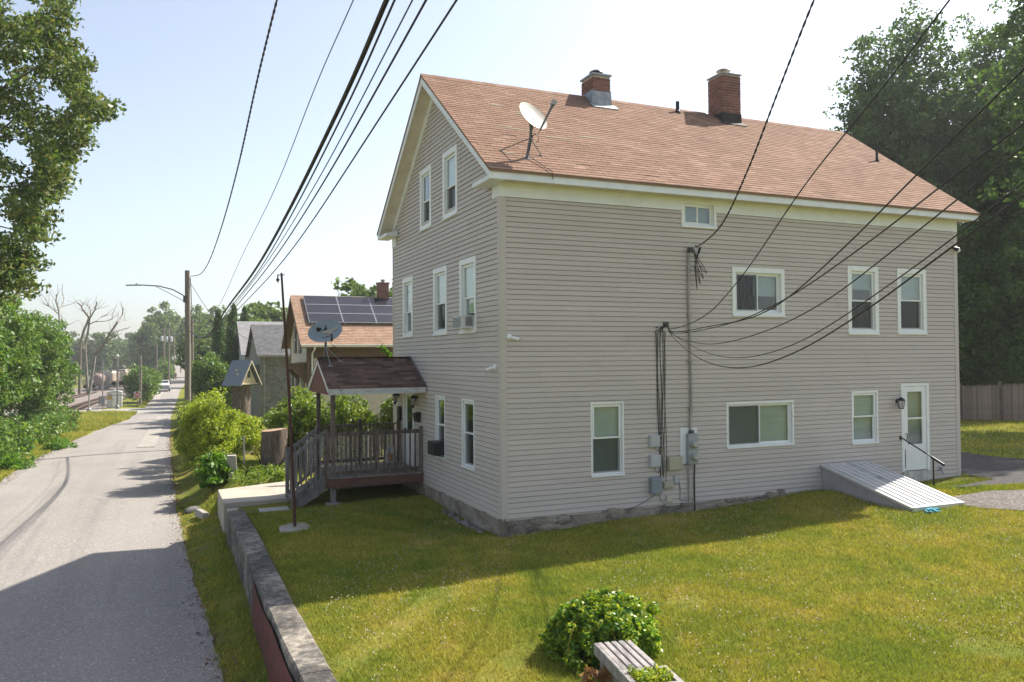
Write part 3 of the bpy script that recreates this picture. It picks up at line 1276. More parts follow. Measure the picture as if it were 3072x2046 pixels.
c2 = chimney(8.14, 8.76, 3.5, 4.15, 9.3, 10.93, 9.86)
mb = MB()
mb.box(8.125, 8.775, 3.485, 4.165, 9.25, 9.85)
mb.prism([(8.05, 3.34, 9.47), (8.85, 3.34, 9.47), (8.85, 3.5, 9.60), (8.05, 3.5, 9.60)], (0, 0, 0.02))
mb.build('tar_coat', TAR, c2, bevel=0.01)
mb = MB()
mb.box(8.11, 8.79, 3.47, 4.18, 10.932, 10.965)
mb.build('cap_slab', GREYMETAL, c2, bevel=0.004)
mb = MB()
mb.lathe([(0.085, 10.965), (0.085, 11.06)], (8.45, 3.85, 0), 14)
for k in range(4):
    mb.box(8.45 + 0.07 * math.cos(k * 1.57) - .006, 8.45 + 0.07 * math.cos(k * 1.57) + .006, 3.85 + 0.07 * math.sin(k * 1.57) - .006, 3.85 + 0.07 * math.sin(k * 1.57) + .006, 11.06, 11.13)
mb.lathe([(0.02, 11.12), (0.20, 11.13), (0.19, 11.15), (0.10, 11.19), (0.01, 11.20)], (8.45, 3.85, 0), 16)
mb.build('flue_cap', M('tin_cap', (0.45, 0.40, 0.33), (0.30, 0.24, 0.18), 8, 0.4, metal=0.6), c2)
# vent pipes
for (x, y, h, r) in ((6.82, 3.75, 0.30, 0.05), (12.33, 2.1, 0.42, 0.035)):
    mb = MB()
    z = EAVE_Z + SLOPE * (y - EAVE_Y)
    mb.lathe([(r, z - 0.1), (r, z + h)], (x, y, 0), 12)
    mb.lathe([(r * 2.0, z - 0.06), (r * 1.8, z + 0.01), (r * 1.15, z + 0.06)], (x, y, 0), 12)
    mb.build('vent_pipe', BLACK, house, smooth=True)

# ---- windows and doors
def window(mp, o, style='hung', cas=0.075, mid=None, up=None, lo=None, sill=True, proud=0.03, inner=0.03, screen=True):
    u0, u1, z0, z1 = o
    mb = MB()
    c = cas
    lbox(mb, mp, u0, u0 + c, -0.02, proud, z0, z1)
    lbox(mb, mp, u1 - c, u1, -0.02, proud, z0, z1)
    lbox(mb, mp, u0 + c, u1 - c, -0.02, proud, z1 - c * 1.1, z1)
    lbox(mb, mp, u0 + c, u1 - c, -0.02, proud, z0, z0 + c)
    if sill:
        lbox(mb, mp, u0 + 0.002, u1 - 0.002, proud, proud + 0.025, z0 - 0.002, z0 + 0.035)
    # jamb liner
    i0, i1, b0, b1 = u0 + c, u1 - c, z0 + c, z1 - c * 1.1
    g = inner
    lbox(mb, mp, i0, i0 + g, -0.12, -0.02, b0, b1)
    lbox(mb, mp, i1 - g, i1, -0.12, -0.02, b0, b1)
    lbox(mb, mp, i0 + g, i1 - g, -0.12, -0.02, b1 - g, b1)
    lbox(mb, mp, i0 + g, i1 - g, -0.12, -0.02, b0, b0 + g)
    w = mb.build('window', VINYLW, house, bevel=0.003)
    i0 += g
    i1 -= g
    b0 += g
    b1 -= g
    cells = []
    if style == 'hung':
        mm = mid if mid else (b0 + b1) / 2
        cells = [(i0, i1, mm - 0.02, b1, -0.05, up), (i0, i1, b0, mm + 0.02, -0.088, lo)]
        if screen:
            mb = MB()
            mb.quad(mp(i0 + 0.01, -0.035, b0 + 0.01), mp(i1 - 0.01, -0.035, b0 + 0.01), mp(i1 - 0.01, -0.035, mm - 0.022), mp(i0 + 0.01, -0.035, mm - 0.022))
            mb.build('screen', SCREEN, w)
    elif style == 'slider':
        mm = mid if mid else (i0 + i1) / 2
        cells = [(i0, mm + 0.02, b0, b1, -0.05, up), (mm - 0.02, i1, b0, b1, -0.088, lo)]
        if screen:
            mb = MB()
            mb.quad(mp(i0 + 0.01, -0.006, b0 + 0.01), mp(mm - 0.01, -0.006, b0 + 0.01), mp(mm - 0.01, -0.006, b1 - 0.01), mp(i0 + 0.01, -0.006, b1 - 0.01))
            mb.build('screen', SCREEN, w)
    else:
        cells = [(i0, i1, b0, b1, -0.05, up)]
    for (a, b, p, q, n, back) in cells:
        s = 0.034
        mb = MB()
        lbox(mb, mp, a, a + s, n, n + 0.034, p, q)
        lbox(mb, mp, b - s, b, n, n + 0.034, p, q)
        lbox(mb, mp, a + s, b - s, n, n + 0.034, q - s, q)
        lbox(mb, mp, a + s, b - s, n, n + 0.034, p, p + s)
        mb.build('sash', VINYLW, w)
        mb = MB()
        lbox(mb, mp, a + s, b - s, n + 0.014, n + 0.018, p + s, q - s)
        mb.build('pane', GLASS, w)
        if back == 'blind':
            mb = MB()
            z = p
            while z < q:
                p0, p1 = mp(a, n - 0.04, z), mp(b, n - 0.04, z)
                p2, p3 = mp(b, n - 0.052, min(q, z + 0.023)), mp(a, n - 0.052, min(q, z + 0.023))
                mb.quad(p0, p1, p2, p3)
                z += 0.025
            mb.build('blind', BLIND, w)
        elif back == 'shade':
            mb = MB()
            lbox(mb, mp, a, b, n - 0.045, n - 0.04, p + 0.01, q)
            mb.build('shade', SHADE, w)
        elif back == 'curtain':
            mb = MB()
            k = 16
            for i in range(k):
                ua, ub = a + (b - a) * i / k, a + (b - a) * (i + 1) / k
                na, nb = n - 0.09 - 0.03 * (i % 2), n - 0.09 - 0.03 * ((i + 1) % 2)
                mb.quad(mp(ua, na, p), mp(ub, nb, p), mp(ub, nb, q), mp(ua, na, q))
            mb.build('curtain', CURTAIN, w)
        elif back == 'halfblind':
            mb = MB()
            z = p + (q - p) * 0.42
            while z < q:
                mb.quad(mp(a, n - 0.04, z), mp(b, n - 0.04, z), mp(b, n - 0.052, min(q, z + 0.023)), mp(a, n - 0.052, min(q, z + 0.023)))
                z += 0.025
            mb.build('blind', BLIND, w)
    return w


window(fmap, FRONT['f2a'], 'hung', 0.11, 4.36, 'shade', 'curtain', screen=False)
window(fmap, FRONT['f2b'], 'hung', 0.11, 4.42, 'shade', 'curtain')
window(fmap, FRONT['f2c'], 'hung', 0.11, 4.42, 'shade', 'shade', screen=False)
window(fmap, FRONT['a1'], 'hung', 0.12, 7.05, None, None)
window(fmap, FRONT['a2'], 'hung', 0.12, 7.05, 'shade', None)
window(fmap, FRONT['g1'], 'hung', 0.04, 1.55, None, 'curtain', proud=0.022)
window(fmap, FRONT['g2'], 'hung', 0.04, 1.51, None, None, proud=0.022)
window(smap, SIDE['w1'], 'hung', 0.035, 1.47, 'blind', 'blind', proud=0.022)
window(smap, SIDE['pict'], 'slider', 0.04, 6.28, 'blind', 'blind', proud=0.022)
window(smap, SIDE['slid'], 'slider', 0.10, 6.27, 'curtain', 'halfblind')
window(smap, SIDE['vent'], 'slider', 0.06, 4.66, 'blind', 'blind', screen=False)
window(smap, SIDE['d1'], 'hung', 0.11, 4.43, 'halfblind', 'curtain')
window(smap, SIDE['d2'], 'hung', 0.11, 4.47, 'blind', None)
window(smap, SIDE['low'], 'hung', 0.04, 1.65, 'blind', 'blind', proud=0.022, screen=False)

# side storm door
u0, u1, z0, z1 = SIDE['door']
mb = MB()
lbox(mb, smap, u0, u0 + 0.09, -0.03, 0.03, z0, z1)
lbox(mb, smap, u1 - 0.09, u1, -0.03, 0.03, z0, z1)
lbox(mb, smap, u0 + 0.09, u1 - 0.09, -0.03, 0.03, z1 - 0.07, z1)
dr = mb.build('storm_door', VINYLW, house, bevel=0.004)
a, b = u0 + 0.095, u1 - 0.095
mb = MB()
lbox(mb, smap, a, a + 0.13, -0.03, 0.01, z0 + 0.02, z1 - 0.075)
lbox(mb, smap, b - 0.13, b, -0.03, 0.01, z0 + 0.02, z1 - 0.075)
lbox(mb, smap, a + 0.13, b - 0.13, -0.03, 0.01, z1 - 0.21, z1 - 0.075)
lbox(mb, smap, a + 0.13, b - 0.13, -0.03, 0.01, z0 + 0.02, 0.90)
lbox(mb, smap, a + 0.13, b - 0.13, -0.028, 0.008, 1.52, 1.56)
mb.build('door_leaf', VINYLW, dr, bevel=0.003)
for (p, q) in ((0.90, 1.52), (1.56, z1 - 0.21)):
    mb = MB()
    lbox(mb, smap, a + 0.13, b - 0.13, -0.014, -0.010, p, q)
    mb.build('pane', GLASS, dr)
mb = MB()
lbox(mb, smap, a, b, -0.10, -0.09, z0, z1)
mb.build('inner_door', M('inner_door', (0.44, 0.45, 0.44), (0.38, 0.39, 0.38), 2, 0.6), dr)
mb = MB()
mb.tube([smap(a + 0.05, 0.01, 1.18), smap(a + 0.05, 0.06, 1.16), smap(a + 0.045, 0.06, 1.03), smap(a + 0.045, 0.01, 1.01)], 0.011, 6)
mb.build('handle', BLACK, dr)
mb = MB()
lbox(mb, smap, a + 0.02, a + 0.035, 0.01, 0.02, 0.32, 0.78)
mb.build('closer', BLACK, dr)
mb = MB()
lbox(mb, smap, u0 + 0.02, u1 - 0.02, -0.02, 0.05, -0.02, z0 - 0.004)
mb.build('threshold', M('weathered_sill', (0.36, 0.33, 0.29), (0.62, 0.60, 0.56), 6, 0.9, 0.4), dr)
# front door under the porch
u0, u1, z0, z1 = FRONT['door']
mb = MB()
lbox(mb, fmap, u0, u0 + 0.1, -0.03, 0.035, z0, z1)
lbox(mb, fmap, u1 - 0.1, u1, -0.03, 0.035, z0, z1)
lbox(mb, fmap, u0 + 0.1, u1 - 0.1, -0.03, 0.035, z1 - 0.09, z1)
fd = mb.build('front_door', WHITE, house, bevel=0.004)
mb = MB()
lbox(mb, fmap, u0 + 0.105, u0 + 0.24, -0.03, 0.0, z0, z1 - 0.095)
lbox(mb, fmap, u1 - 0.24, u1 - 0.105, -0.03, 0.0, z0, z1 - 0.095)
lbox(mb, fmap, u0 + 0.24, u1 - 0.24, -0.03, 0.0, z0, 1.15)
lbox(mb, fmap, u0 + 0.24, u1 - 0.24, -0.03, 0.0, 2.12, z1 - 0.095)
mb.build('door_leaf', VINYLW, fd)
mb = MB()
lbox(mb, fmap, u0 + 0.24, u1 - 0.24, -0.018, -0.012, 1.15, 2.12)
mb.build('pane', GLASS, fd)
mb = MB()
mb.lathe([(0.01, 0), (0.03, 0.02), (0.03, 0.05), (0.01, 0.06)], (-0.0, u1 - 0.17, 1.22), 10, Matrix(((0, 0, -1), (0, 1, 0), (1, 0, 0))))
mb.build('knob', BLACK, fd)
# ---------------------------------------------------------------- things fixed to the house
def frame_of(n, up=(0, 0, 1), roll=0.0):
    """3x3 matrix whose z axis is n"""
    n = Vector(n).normalized()
    x = Vector(up).cross(n).normalized()
    y = n.cross(x)
    if roll:
        x, y = x * math.cos(roll) + y * math.sin(roll), y * math.cos(roll) - x * math.sin(roll)
    return Matrix((x, y, n)).transposed()


def dish_shell(mb, c, a, b, depth, F, rings=7, seg=36, thick=0.012):
    c = Vector(c)
    for side in (0, 1):
        b0 = len(mb.v)
        for i in range(rings + 1):
            r = i / rings
            for k in range(seg):
                an = 2 * math.pi * k / seg
                z = depth * (r * r - 1) - side * thick
                mb.v.append(tuple(c + F @ Vector((a * r * math.cos(an), b * r * math.sin(an), z))))
        for i in range(rings):
            for k in range(seg):
                k2 = (k + 1) % seg
                f = (b0 + i * seg + k, b0 + i * seg + k2, b0 + (i + 1) * seg + k2, b0 + (i + 1) * seg + k)
                mb.f.append(f if side == 0 else f[::-1])
                mb.mi.append(mb.cur)
    e0, e1 = b0 - (rings + 1) * seg + rings * seg, b0 + rings * seg
    for k in range(seg):
        k2 = (k + 1) % seg
        mb.f.append((e0 + k, e0 + k2, e1 + k2, e1 + k))
        mb.mi.append(mb.cur)


def text_on(body, size, mat, name, parent, c, F, thick=0.001, shear=0.0):
    cu = bpy.data.curves.new(name, 'FONT')
    cu.body = body
    cu.size = size
    cu.align_x = 'CENTER'
    cu.align_y = 'CENTER'
    cu.extrude = thick
    cu.shear = shear
    tmp = bpy.data.objects.new('tmp_text', cu)
    COL.objects.link(tmp)
    dg = bpy.context.evaluated_depsgraph_get()
    me = bpy.data.meshes.new_from_object(tmp.evaluated_get(dg))
    bpy.data.objects.remove(tmp)
    me.transform(F.to_4x4())
    me.materials.clear()
    me.materials.append(mat)
    return place(name, me, parent, c)


# porch roof dish
DISHGREY = M('dish_grey', (0.30, 0.36, 0.42), (0.26, 0.32, 0.38), 3, 0.5, 0.05)
ARMGREY = M('arm_grey', (0.10, 0.11, 0.12), (0.15, 0.155, 0.16), 6, 0.5, metal=0.3)
LNB = M('lnb_plastic', (0.42, 0.39, 0.36), (0.36, 0.34, 0.32), 4, 0.55)
INK = M('dark_print', (0.012, 0.013, 0.016), (0.02, 0.02, 0.022), 4, 0.6)
pd = thing('satellite_dish', 'grey oval satellite dish with dark logo standing on the porch roof', 'satellite dish', (-2.26, 6.15, 3.12))
Fd = frame_of((-0.12, -0.92, 0.30), roll=math.radians(17))
dc = Vector((-2.28, 6.00, 3.83))
mb = MB()
dish_shell(mb, dc, 0.435, 0.285, 0.07, Fd)
mb.build('reflector', DISHGREY, pd, smooth=True)
mb = MB()
mb.tube([(-2.26, 6.15, 3.12), (-2.255, 6.15, 3.3), (-2.24, 6.16, 3.5), (-2.235, 6.12, 3.72)], 0.03, 10)
mb.tube([dc + Fd @ Vector((0, 0, -0.08)), (-2.235, 6.14, 3.66)], 0.05, 8)
mb.build('mast', ARMGREY, pd, smooth=True)
mb = MB()
mb.box(-2.36, -2.16, 6.05, 6.25, 3.09, 3.14)
mb.build('foot_plate', DARKMETAL, pd)
for s in ((-2.2, 5.75), (-1.9, 5.98)):
    mb = MB()
    zz = 3.13 - abs(s[1] - 6.15) * 0.483 + 0.02
    mb.tube([(-2.24, 6.13, 3.42), (s[0], s[1], zz)], 0.009, 6)
    mb.box(s[0] - 0.05, s[0] + 0.05, s[1] - 0.03, s[1] + 0.03, zz - 0.02, zz + 0.01)
    mb.build('strut', GREYMETAL, pd)
arm_end = dc + Fd @ Vector((0.06, -0.21, 0.36))
mb = MB()
mb.tube([dc + Fd @ Vector((0.06, -0.28, -0.03)), dc + Fd @ Vector((0.07, -0.30, 0.02)), arm_end + Fd @ Vector((0.0, -0.03, 0))], [0.03, 0.032, 0.026], 8)
mb.build('feed_arm', ARMGREY, pd, smooth=True)
mb = MB()
prof = [(-0.21, 0.02), (0.21, 0.035), (0.21, -0.03), (0.10, -0.045), (0.045, -0.10), (-0.045, -0.10), (-0.10, -0.055), (-0.21, -0.03)]
pp = [arm_end + Fd @ Vector((x - 0.02, y + 0.06, 0.0)) for x, y in prof]
mb.prism(pp, Fd @ Vector((0, 0, 0.06)))
mb.build('feed_head', LNB, pd, bevel=0.01)


def on_dish(x, y, lift=0.003):
    r2 = (x / 0.435) ** 2 + (y / 0.285) ** 2
    return dc + Fd @ Vector((x, y, 0.07 * (r2 - 1) + lift))


def poly_on(pts, name):
    mb = MB()
    mb.quad(*[on_dish(x, y) for x, y in pts])
    return mb.build(name, INK, pd)


dleft = [(-0.19, 0.155), (-0.19, 0.04)] + [(-0.19 + 0.13 * math.sin(a) ** 0.8 if a > 0 else -0.19, 0.0975 - 0.0575 * math.cos(a)) for a in np.linspace(0.15, math.pi - 0.15, 9)]
poly_on(dleft, 'logo_mark')
sw = [(-0.115, 0.035), (0.07, 0.035), (0.07, 0.155), (0.045, 0.165), (0.05, 0.155), (0.045, 0.115), (0.015, 0.08), (-0.04, 0.055)]
poly_on(sw, 'logo_mark')
text_on('DIRECTV', 0.055, INK, 'logo_text', pd, on_dish(-0.055, 0.0, 0.004), Fd)
text_on('Slimline', 0.06, INK, 'logo_text', pd, on_dish(-0.04, -0.145, 0.006), Fd, shear=0.35)
mb = MB()
pts = [(-2.2, 6.0, 3.56)]
for i in range(22):
    a = i / 21 * 2 * math.pi * 1.2 + 1.2
    pts.append((-2.06 + 0.10 * math.cos(a), 6.0, 3.36 + 0.07 * math.sin(a)))
pts += [(-2.0, 6.0, 3.2), (-1.86, 5.98, 3.06)]
mb.tube(pts, 0.006, 5)
mb.build('lead_wire', CABLE, pd, smooth=True)

# roof dish
rd = thing('satellite_dish', 'white round satellite dish on a braced mast above the roof eave', 'satellite dish', (0.64, 0.14, 7.10))
DISHW = M('dish_cream', (0.50, 0.46, 0.41), (0.45, 0.39, 0.32), 5, 0.5)
Fr = frame_of((0.266, -0.798, 0.517))
dcr = Vector((0.72, -0.02, 7.93))
mb = MB()
dish_shell(mb, dcr, 0.33, 0.36, 0.06, Fr)
mb.build('reflector', DISHW, rd, smooth=True)
foot = Vector((0.64, 0.14, 7.12))
m1 = Vector((0.70, 0.09, 7.50))
m2 = Vector((0.72, 0.08, 7.78))
mb = MB()
mb.tube([foot, m1 - Vector((0.01, 0, 0.05)), m1, m2], 0.027, 10)
mb.tube([m2 - Vector((0, 0, 0.1)), m2], 0.042, 10)
mb.tube([m2, dcr + Fr @ Vector((0, 0, -0.075))], 0.05, 8)
mb.build('mast', ARMGREY, rd, smooth=True)
mb = MB()
mb.obox(foot - Vector((0, 0, 0.02)), (0.16, 0.14, 0.03), Matrix.Rotation(TH, 3, 'X'))
mb.build('foot_plate', DARKMETAL, rd)
for (x, y) in ((0.17, 0.35), (1.04, 0.30)):
    z = EAVE_Z + SLOPE * (y - EAVE_Y) + 0.02
    mb = MB()
    mb.tube([m1, (x, y, z)], 0.010, 6)
    mb.obox((x, y, z), (0.05, 0.05, 0.02), Matrix.Rotation(TH, 3, 'X'))
    mb.build('strut', ARMGREY, rd)
lnb = dcr + Fr @ Vector((0.26, 0.02, 0.36))
base_arm = dcr + Fr @ Vector((0.02, -0.36, -0.02))
mb = MB()
mb.tube([base_arm, base_arm + (lnb - base_arm) * 0.8, lnb], [0.02, 0.022, 0.035], 8)
mb.build('feed_arm', ARMGREY, rd, smooth=True)
mb = MB()
dirn = (lnb - base_arm).normalized()
M2 = frame_of(dirn)
mb.obox(lnb + dirn * 0.04, (0.085, 0.11, 0.10), M2)
mb.tube([lnb + dirn * 0.06, lnb + dirn * 0.05 - (Fr @ Vector((0, 0, 1))) * 0.11 + (Fr @ Vector((0, 1, 0))) * 0.03], [0.03, 0.02], 8)
mb.build('feed_head', LNB, rd, bevel=0.008)
mb = MB()
mb.tube([base_arm, base_arm + Vector((-0.05, 0, -0.1)), m1 + Vector((0.02, -0.03, 0.1)), m1 + Vector((0.0, -0.03, -0.1)), foot + Vector((0.03, -0.02, 0.05)), foot + Vector((0.12, -0.16, -0.08)), (0.88, -0.28, 6.83), (0.93, -0.40, 6.76), (0.95, -0.405, 6.6)], 0.008, 6)
pts = [m1 + Vector((0.03, -0.03, 0.06))]
for i in range(16):
    a = i / 15 * 2 * math.pi
    pts.append(m1 + Vector((0.10 - 0.07 * math.cos(a), -0.03, 0.0 + 0.08 * math.sin(a))))
mb.tube(pts, 0.007, 5)
mb.build('lead_wire', CABLE, rd, smooth=True)

# air conditioners
ac = thing('air_conditioner', 'white window air conditioner with foil covered face under an upstairs window', 'air conditioner', (-0.15, 1.8, 3.72))
mb = MB()
mb.box(-0.29, 0.02, 1.46, 2.02, 3.74, 4.02)
mb.build('casing', M('ac_white', (0.66, 0.65, 0.64), (0.58, 0.57, 0.56), 5, 0.5), ac, bevel=0.012)
FOIL = M('crumpled_foil', (0.45, 0.47, 0.46), (0.10, 0.11, 0.10), 30, 0.35, 0.9, 0.03, 40, metal=0.6)
mb = MB()
mb.box(-0.296, -0.291, 1.49, 1.99, 3.77, 3.99)
mb.build('foil_face', FOIL, ac)
DARKSLOT = M('dark_slot', (0.08, 0.08, 0.11), (0.12, 0.12, 0.15), 5, 0.7)
for i in range(9):
    mb = MB()
    mb.box(-0.20, -0.045, 1.452, 1.46, 3.80 + i * 0.022, 3.812 + i * 0.022)
    mb.build('louver', DARKSLOT, ac)
mb = MB()
mb.box(-0.05, 0.015, 1.35, 1.46, 4.03, 4.05)
mb.box(-0.13, -0.03, 1.38, 1.44, 4.035, 4.06)
mb.build('rolled_cloth', BLACK, ac, bevel=0.008)
ab = thing('air_conditioner', 'black window air conditioner jutting from a ground floor window beside the porch', 'air conditioner', (-0.15, 3.7, 0.85))
mb = MB()
mb.box(-0.27, 0.02, 3.43, 3.93, 0.86, 1.17)
mb.build('casing', BLACK, ab, bevel=0.01)
for i in range(8):
    mb = MB()
    mb.box(-0.278, -0.271, 3.46, 3.90, 0.89 + i * 0.033, 0.905 + i * 0.033)
    mb.build('louver', DARKMETAL, ab)
mb = MB()
mb.box(-0.10, 0.0, 3.44, 3.92, 0.82, 0.858)
mb.build('bracket', GREYMETAL, ab)


def camera_unit(mp, u, z, label, sgn):
    c = mp(u, 0.03, z)
    t_ = thing('security_camera', label, 'camera', c, 'security cameras at the house corner')
    mb = MB()
    Mn = Matrix((mp(1, 0, 0), (0, 0, 1), mp(0, 1, 0))).transposed()
    mb.lathe([(0.055, 0.0 - 0.03), (0.055, 0.02), (0.03, 0.035)], c, 14, Mn)
    mb.build('mount', VINYLW, t_, smooth=True)
    a = Vector(mp(u + 0.02 * sgn, 0.08, z - 0.01))
    b = Vector(mp(u + 0.17 * sgn, 0.14, z - 0.05))
    mb = MB()
    mb.tube([Vector(mp(u, 0.05, z)), a + (b - a) * 0.2], 0.018, 8)
    mb.tube([a + (b - a) * 0.1, b], 0.032, 12)
    mb.build('housing', VINYLW, t_, smooth=True)
    mb = MB()
    mb.tube([b, b + (b - a).normalized() * 0.012], 0.026, 12)
    mb.build('lens', BLACK, t_)


camera_unit(smap, 0.155, 3.53, 'small white bullet camera on the long side wall by the corner post', 1)
camera_unit(fmap, 0.25, 2.94, 'small white bullet camera on the street facade by the corner post', 1)

# wall lamp beside the side door
wlamp = thing('wall_lamp', 'black lantern wall lamp beside the white storm door', 'lamp', (10.5, -0.02, 1.8))
mb = MB()
lbox(mb, smap, 10.40, 10.60, 0.0, 0.03, 1.80, 2.08)
mb.build('backplate', SIDING, wlamp, bevel=0.005)
mb = MB()
mb.lathe([(0.05, 0), (0.05, 0.03), (0.02, 0.05)], smap(10.5, 0.03, 1.99), 12, Matrix(((1, 0, 0), (0, 0, -1), (0, 1, 0))))
mb.tube([smap(10.5, 0.05, 1.99), smap(10.5, 0.10, 2.05), smap(10.5, 0.15, 2.06)], 0.012, 6)
mb.lathe([(0.10, 2.0), (0.085, 2.03), (0.04, 2.07), (0.01, 2.085)], smap(10.5, 0.15, 0), 10)
for k in range(6):
    an = k * math.pi / 3
    c = Vector(smap(10.5, 0.15, 0))
    mb.tube([c + Vector((0.09 * math.cos(an), 0.09 * math.sin(an), 2.0)), c + Vector((0.055 * math.cos(an), 0.055 * math.sin(an), 1.81))], 0.006, 5)
mb.lathe([(0.06, 1.80), (0.06, 1.815)], smap(10.5, 0.15, 0), 10)
mb.build('lantern_frame', BLACK, wlamp, smooth=True)
mb = MB()
mb.lathe([(0.05, 1.815), (0.084, 2.0)], smap(10.5, 0.15, 0), 6)
mb.build('lantern_glass', M('frosted_glass', (0.5, 0.5, 0.5), (0.42, 0.42, 0.42), 5, 0.2), wlamp)

# floodlight at the far corner
fl = thing('flood_light', 'twin white floodlight on a square plate under the eave at the house corner', 'lamp', (12.5, -0.02, 5.7))
mb = MB()
lbox(mb, smap, 12.38, 12.56, 0.0, 0.03, 5.74, 5.96)
mb.build('backplate', SIDING, fl, bevel=0.005)
for (d, nm) in (((0.55, -0.6, -0.45), 0), ((0.8, 0.2, -0.5), 1)):
    d = Vector(d).normalized()
    c = Vector(smap(12.5 + 0.12 * nm, 0.06, 5.86))
    mb = MB()
    Fm = frame_of(d)
    mb.lathe([(0.02, -0.03), (0.03, 0.03), (0.055, 0.10), (0.06, 0.16)], c, 12, Fm)
    mb.build('lamp_head', BLACK if nm == 0 else VINYLW, fl, smooth=True)
    mb = MB()
    mb.lathe([(0.055, 0.161), (0.03, 0.175)], c, 12, Fm)
    mb.build('lens', VINYLW, fl, smooth=True)

# meter panel and utility boxes
mp_ = thing('electric_meter_panel', 'grey twin electric meter box mounted on a white board on the side wall', 'meter', (4.34, -0.03, 0.8))
mb = MB()
lbox(mb, smap, 4.12, 4.56, 0.0, 0.03, 0.82, 1.59)
mb.build('backboard', WHITE, mp_, bevel=0.004)
mb = MB()
lbox(mb, smap, 4.26, 4.50, 0.031, 0.13, 0.81, 1.47)
mb.build('meter_box', GREYMETAL, mp_, bevel=0.01)
for z in (1.24, 0.98):
    mb = MB()
    Mm = Matrix(((1, 0, 0), (0, 0, -1), (0, 1, 0)))
    mb.lathe([(0.085, 0.0), (0.085, 0.03), (0.075, 0.04)], smap(4.39, 0.13, z), 18, Mm)
    m_ = mb.build('meter', GREYMETAL, mp_, smooth=True)
    mb = MB()
    mb.lathe([(0.07, 0.0), (0.068, 0.06), (0.05, 0.075)], smap(4.39, 0.17, z), 18, Mm)
    mb.build('meter_glass', M('meter_dome', (0.50, 0.48, 0.40), (0.30, 0.30, 0.28), 25, 0.12), m_, smooth=True)
BEIGEBOX = M('beige_box', (0.42, 0.40, 0.30), (0.38, 0.36, 0.27), 4, 0.55)
GREYBOX = M('grey_box', (0.46, 0.47, 0.48), (0.40, 0.41, 0.42), 4, 0.5)
BLUEBOX = M('blue_grey_box', (0.22, 0.26, 0.29), (0.26, 0.29, 0.32), 4, 0.5, metal=0.2)
for (u0, u1, z0, z1, dep, mt, lab) in (
        (3.33, 3.57, 1.22, 1.47, 0.09, GREYBOX, 'pale grey utility box, topmost of the column beside the black cables'),
        (3.33, 3.58, 0.80, 1.06, 0.09, GREYBOX, 'pale grey utility box in the middle of the column beside the black cables'),
        (3.77, 4.12, 0.71, 1.00, 0.12, BEIGEBOX, 'large beige utility box below the electric meter board'),
        (3.32, 3.59, 0.25, 0.59, 0.13, BLUEBOX, 'blue grey metal utility box low on the side wall'),
        (3.66, 3.91, 0.34, 0.48, 0.09, BEIGEBOX, 'small wide beige utility box below the larger beige one'),
        (3.94, 4.05, 0.42, 0.60, 0.06, GREYBOX, 'narrow grey outdoor outlet box on the side wall'),
        (3.74, 3.90, 0.03, 0.18, 0.05, M('cream_box', (0.55, 0.52, 0.40), None, 4, 0.5), 'little cream junction box at the bottom of the siding')):
    t_ = thing('utility_box', lab, 'utility box', smap((u0 + u1) / 2, 0.02, z0))
    mb = MB()
    lbox(mb, smap, u0, u1, 0.006, dep, z0, z1)
    mb.build('box_body', mt, t_, bevel=0.012)
    mb = MB()
    lbox(mb, smap, u0 + 0.015, u1 - 0.015, dep, dep + 0.008, z0 + 0.02, z1 - 0.015)
    mb.build('box_cover', mt, t_, bevel=0.004)

cd_ = thing('service_conduit', 'painted service entrance pipe running down the side wall to the meters', 'conduit', (4.38, -0.03, 1.47))
mb = MB()
mb.tube([smap(4.37, 0.05, 5.40), smap(4.36, 0.05, 4.5), smap(4.39, 0.05, 3.2), smap(4.40, 0.05, 2.2), smap(4.36, 0.06, 1.6), smap(4.37, 0.07, 1.47)], 0.028, 10)
mb.build('pipe', CONDUIT, cd_, smooth=True)
mb = MB()
mb.tube([smap(4.37, 0.05, 5.36), smap(4.37, 0.08, 5.45), smap(4.41, 0.12, 5.42), smap(4.44, 0.14, 5.36)], [0.035, 0.045, 0.045, 0.04], 10)
mb.build('weatherhead', DARKMETAL, cd_, smooth=True)
mb = MB()
lbox(mb, smap, 4.33, 4.43, 0.02, 0.10, 1.46, 1.54)
mb.build('coupling', DARKMETAL, cd_, bevel=0.01)
for z in (2.0, 3.0, 4.0, 5.0):
    mb = MB()
    lbox(mb, smap, 4.32, 4.43, 0.01, 0.085, z, z + 0.02)
    mb.build('strap', CONDUIT, cd_)
for k, (u, sw_) in enumerate(((4.29, 0.02), (4.46, -0.01))):
    mb = MB()
    mb.tube([smap(u, 0.06, 0.81), smap(u + sw_, 0.05, 0.5), smap(u + sw_, 0.05, 0.15), smap(u + sw_ + 0.01, 0.05, -0.30 if k else 0.02)], 0.016, 8)
    mb.build('ground_pipe', CONDUIT if k == 0 else BLACK, cd_, smooth=True)
mb = MB()
for k in range(4):
    u = 4.45 + 0.03 * k
    pts = [smap(4.44, 0.14, 5.37)]
    for i in range(9):
        f = i / 8
        pts.append(smap(4.46 + (0.06 + 0.07 * k) * math.sin(f * math.pi), 0.14 + 0.02 * k, 5.30 - (0.75 - 0.12 * k) * math.sin(f * math.pi * 0.9)))
    pts.append(smap(4.60 + 0.02 * k, 0.12, 5.48))
    mb.tube(pts, 0.008, 5)
mb.build('drip_loop', CABLE, cd_, smooth=True)

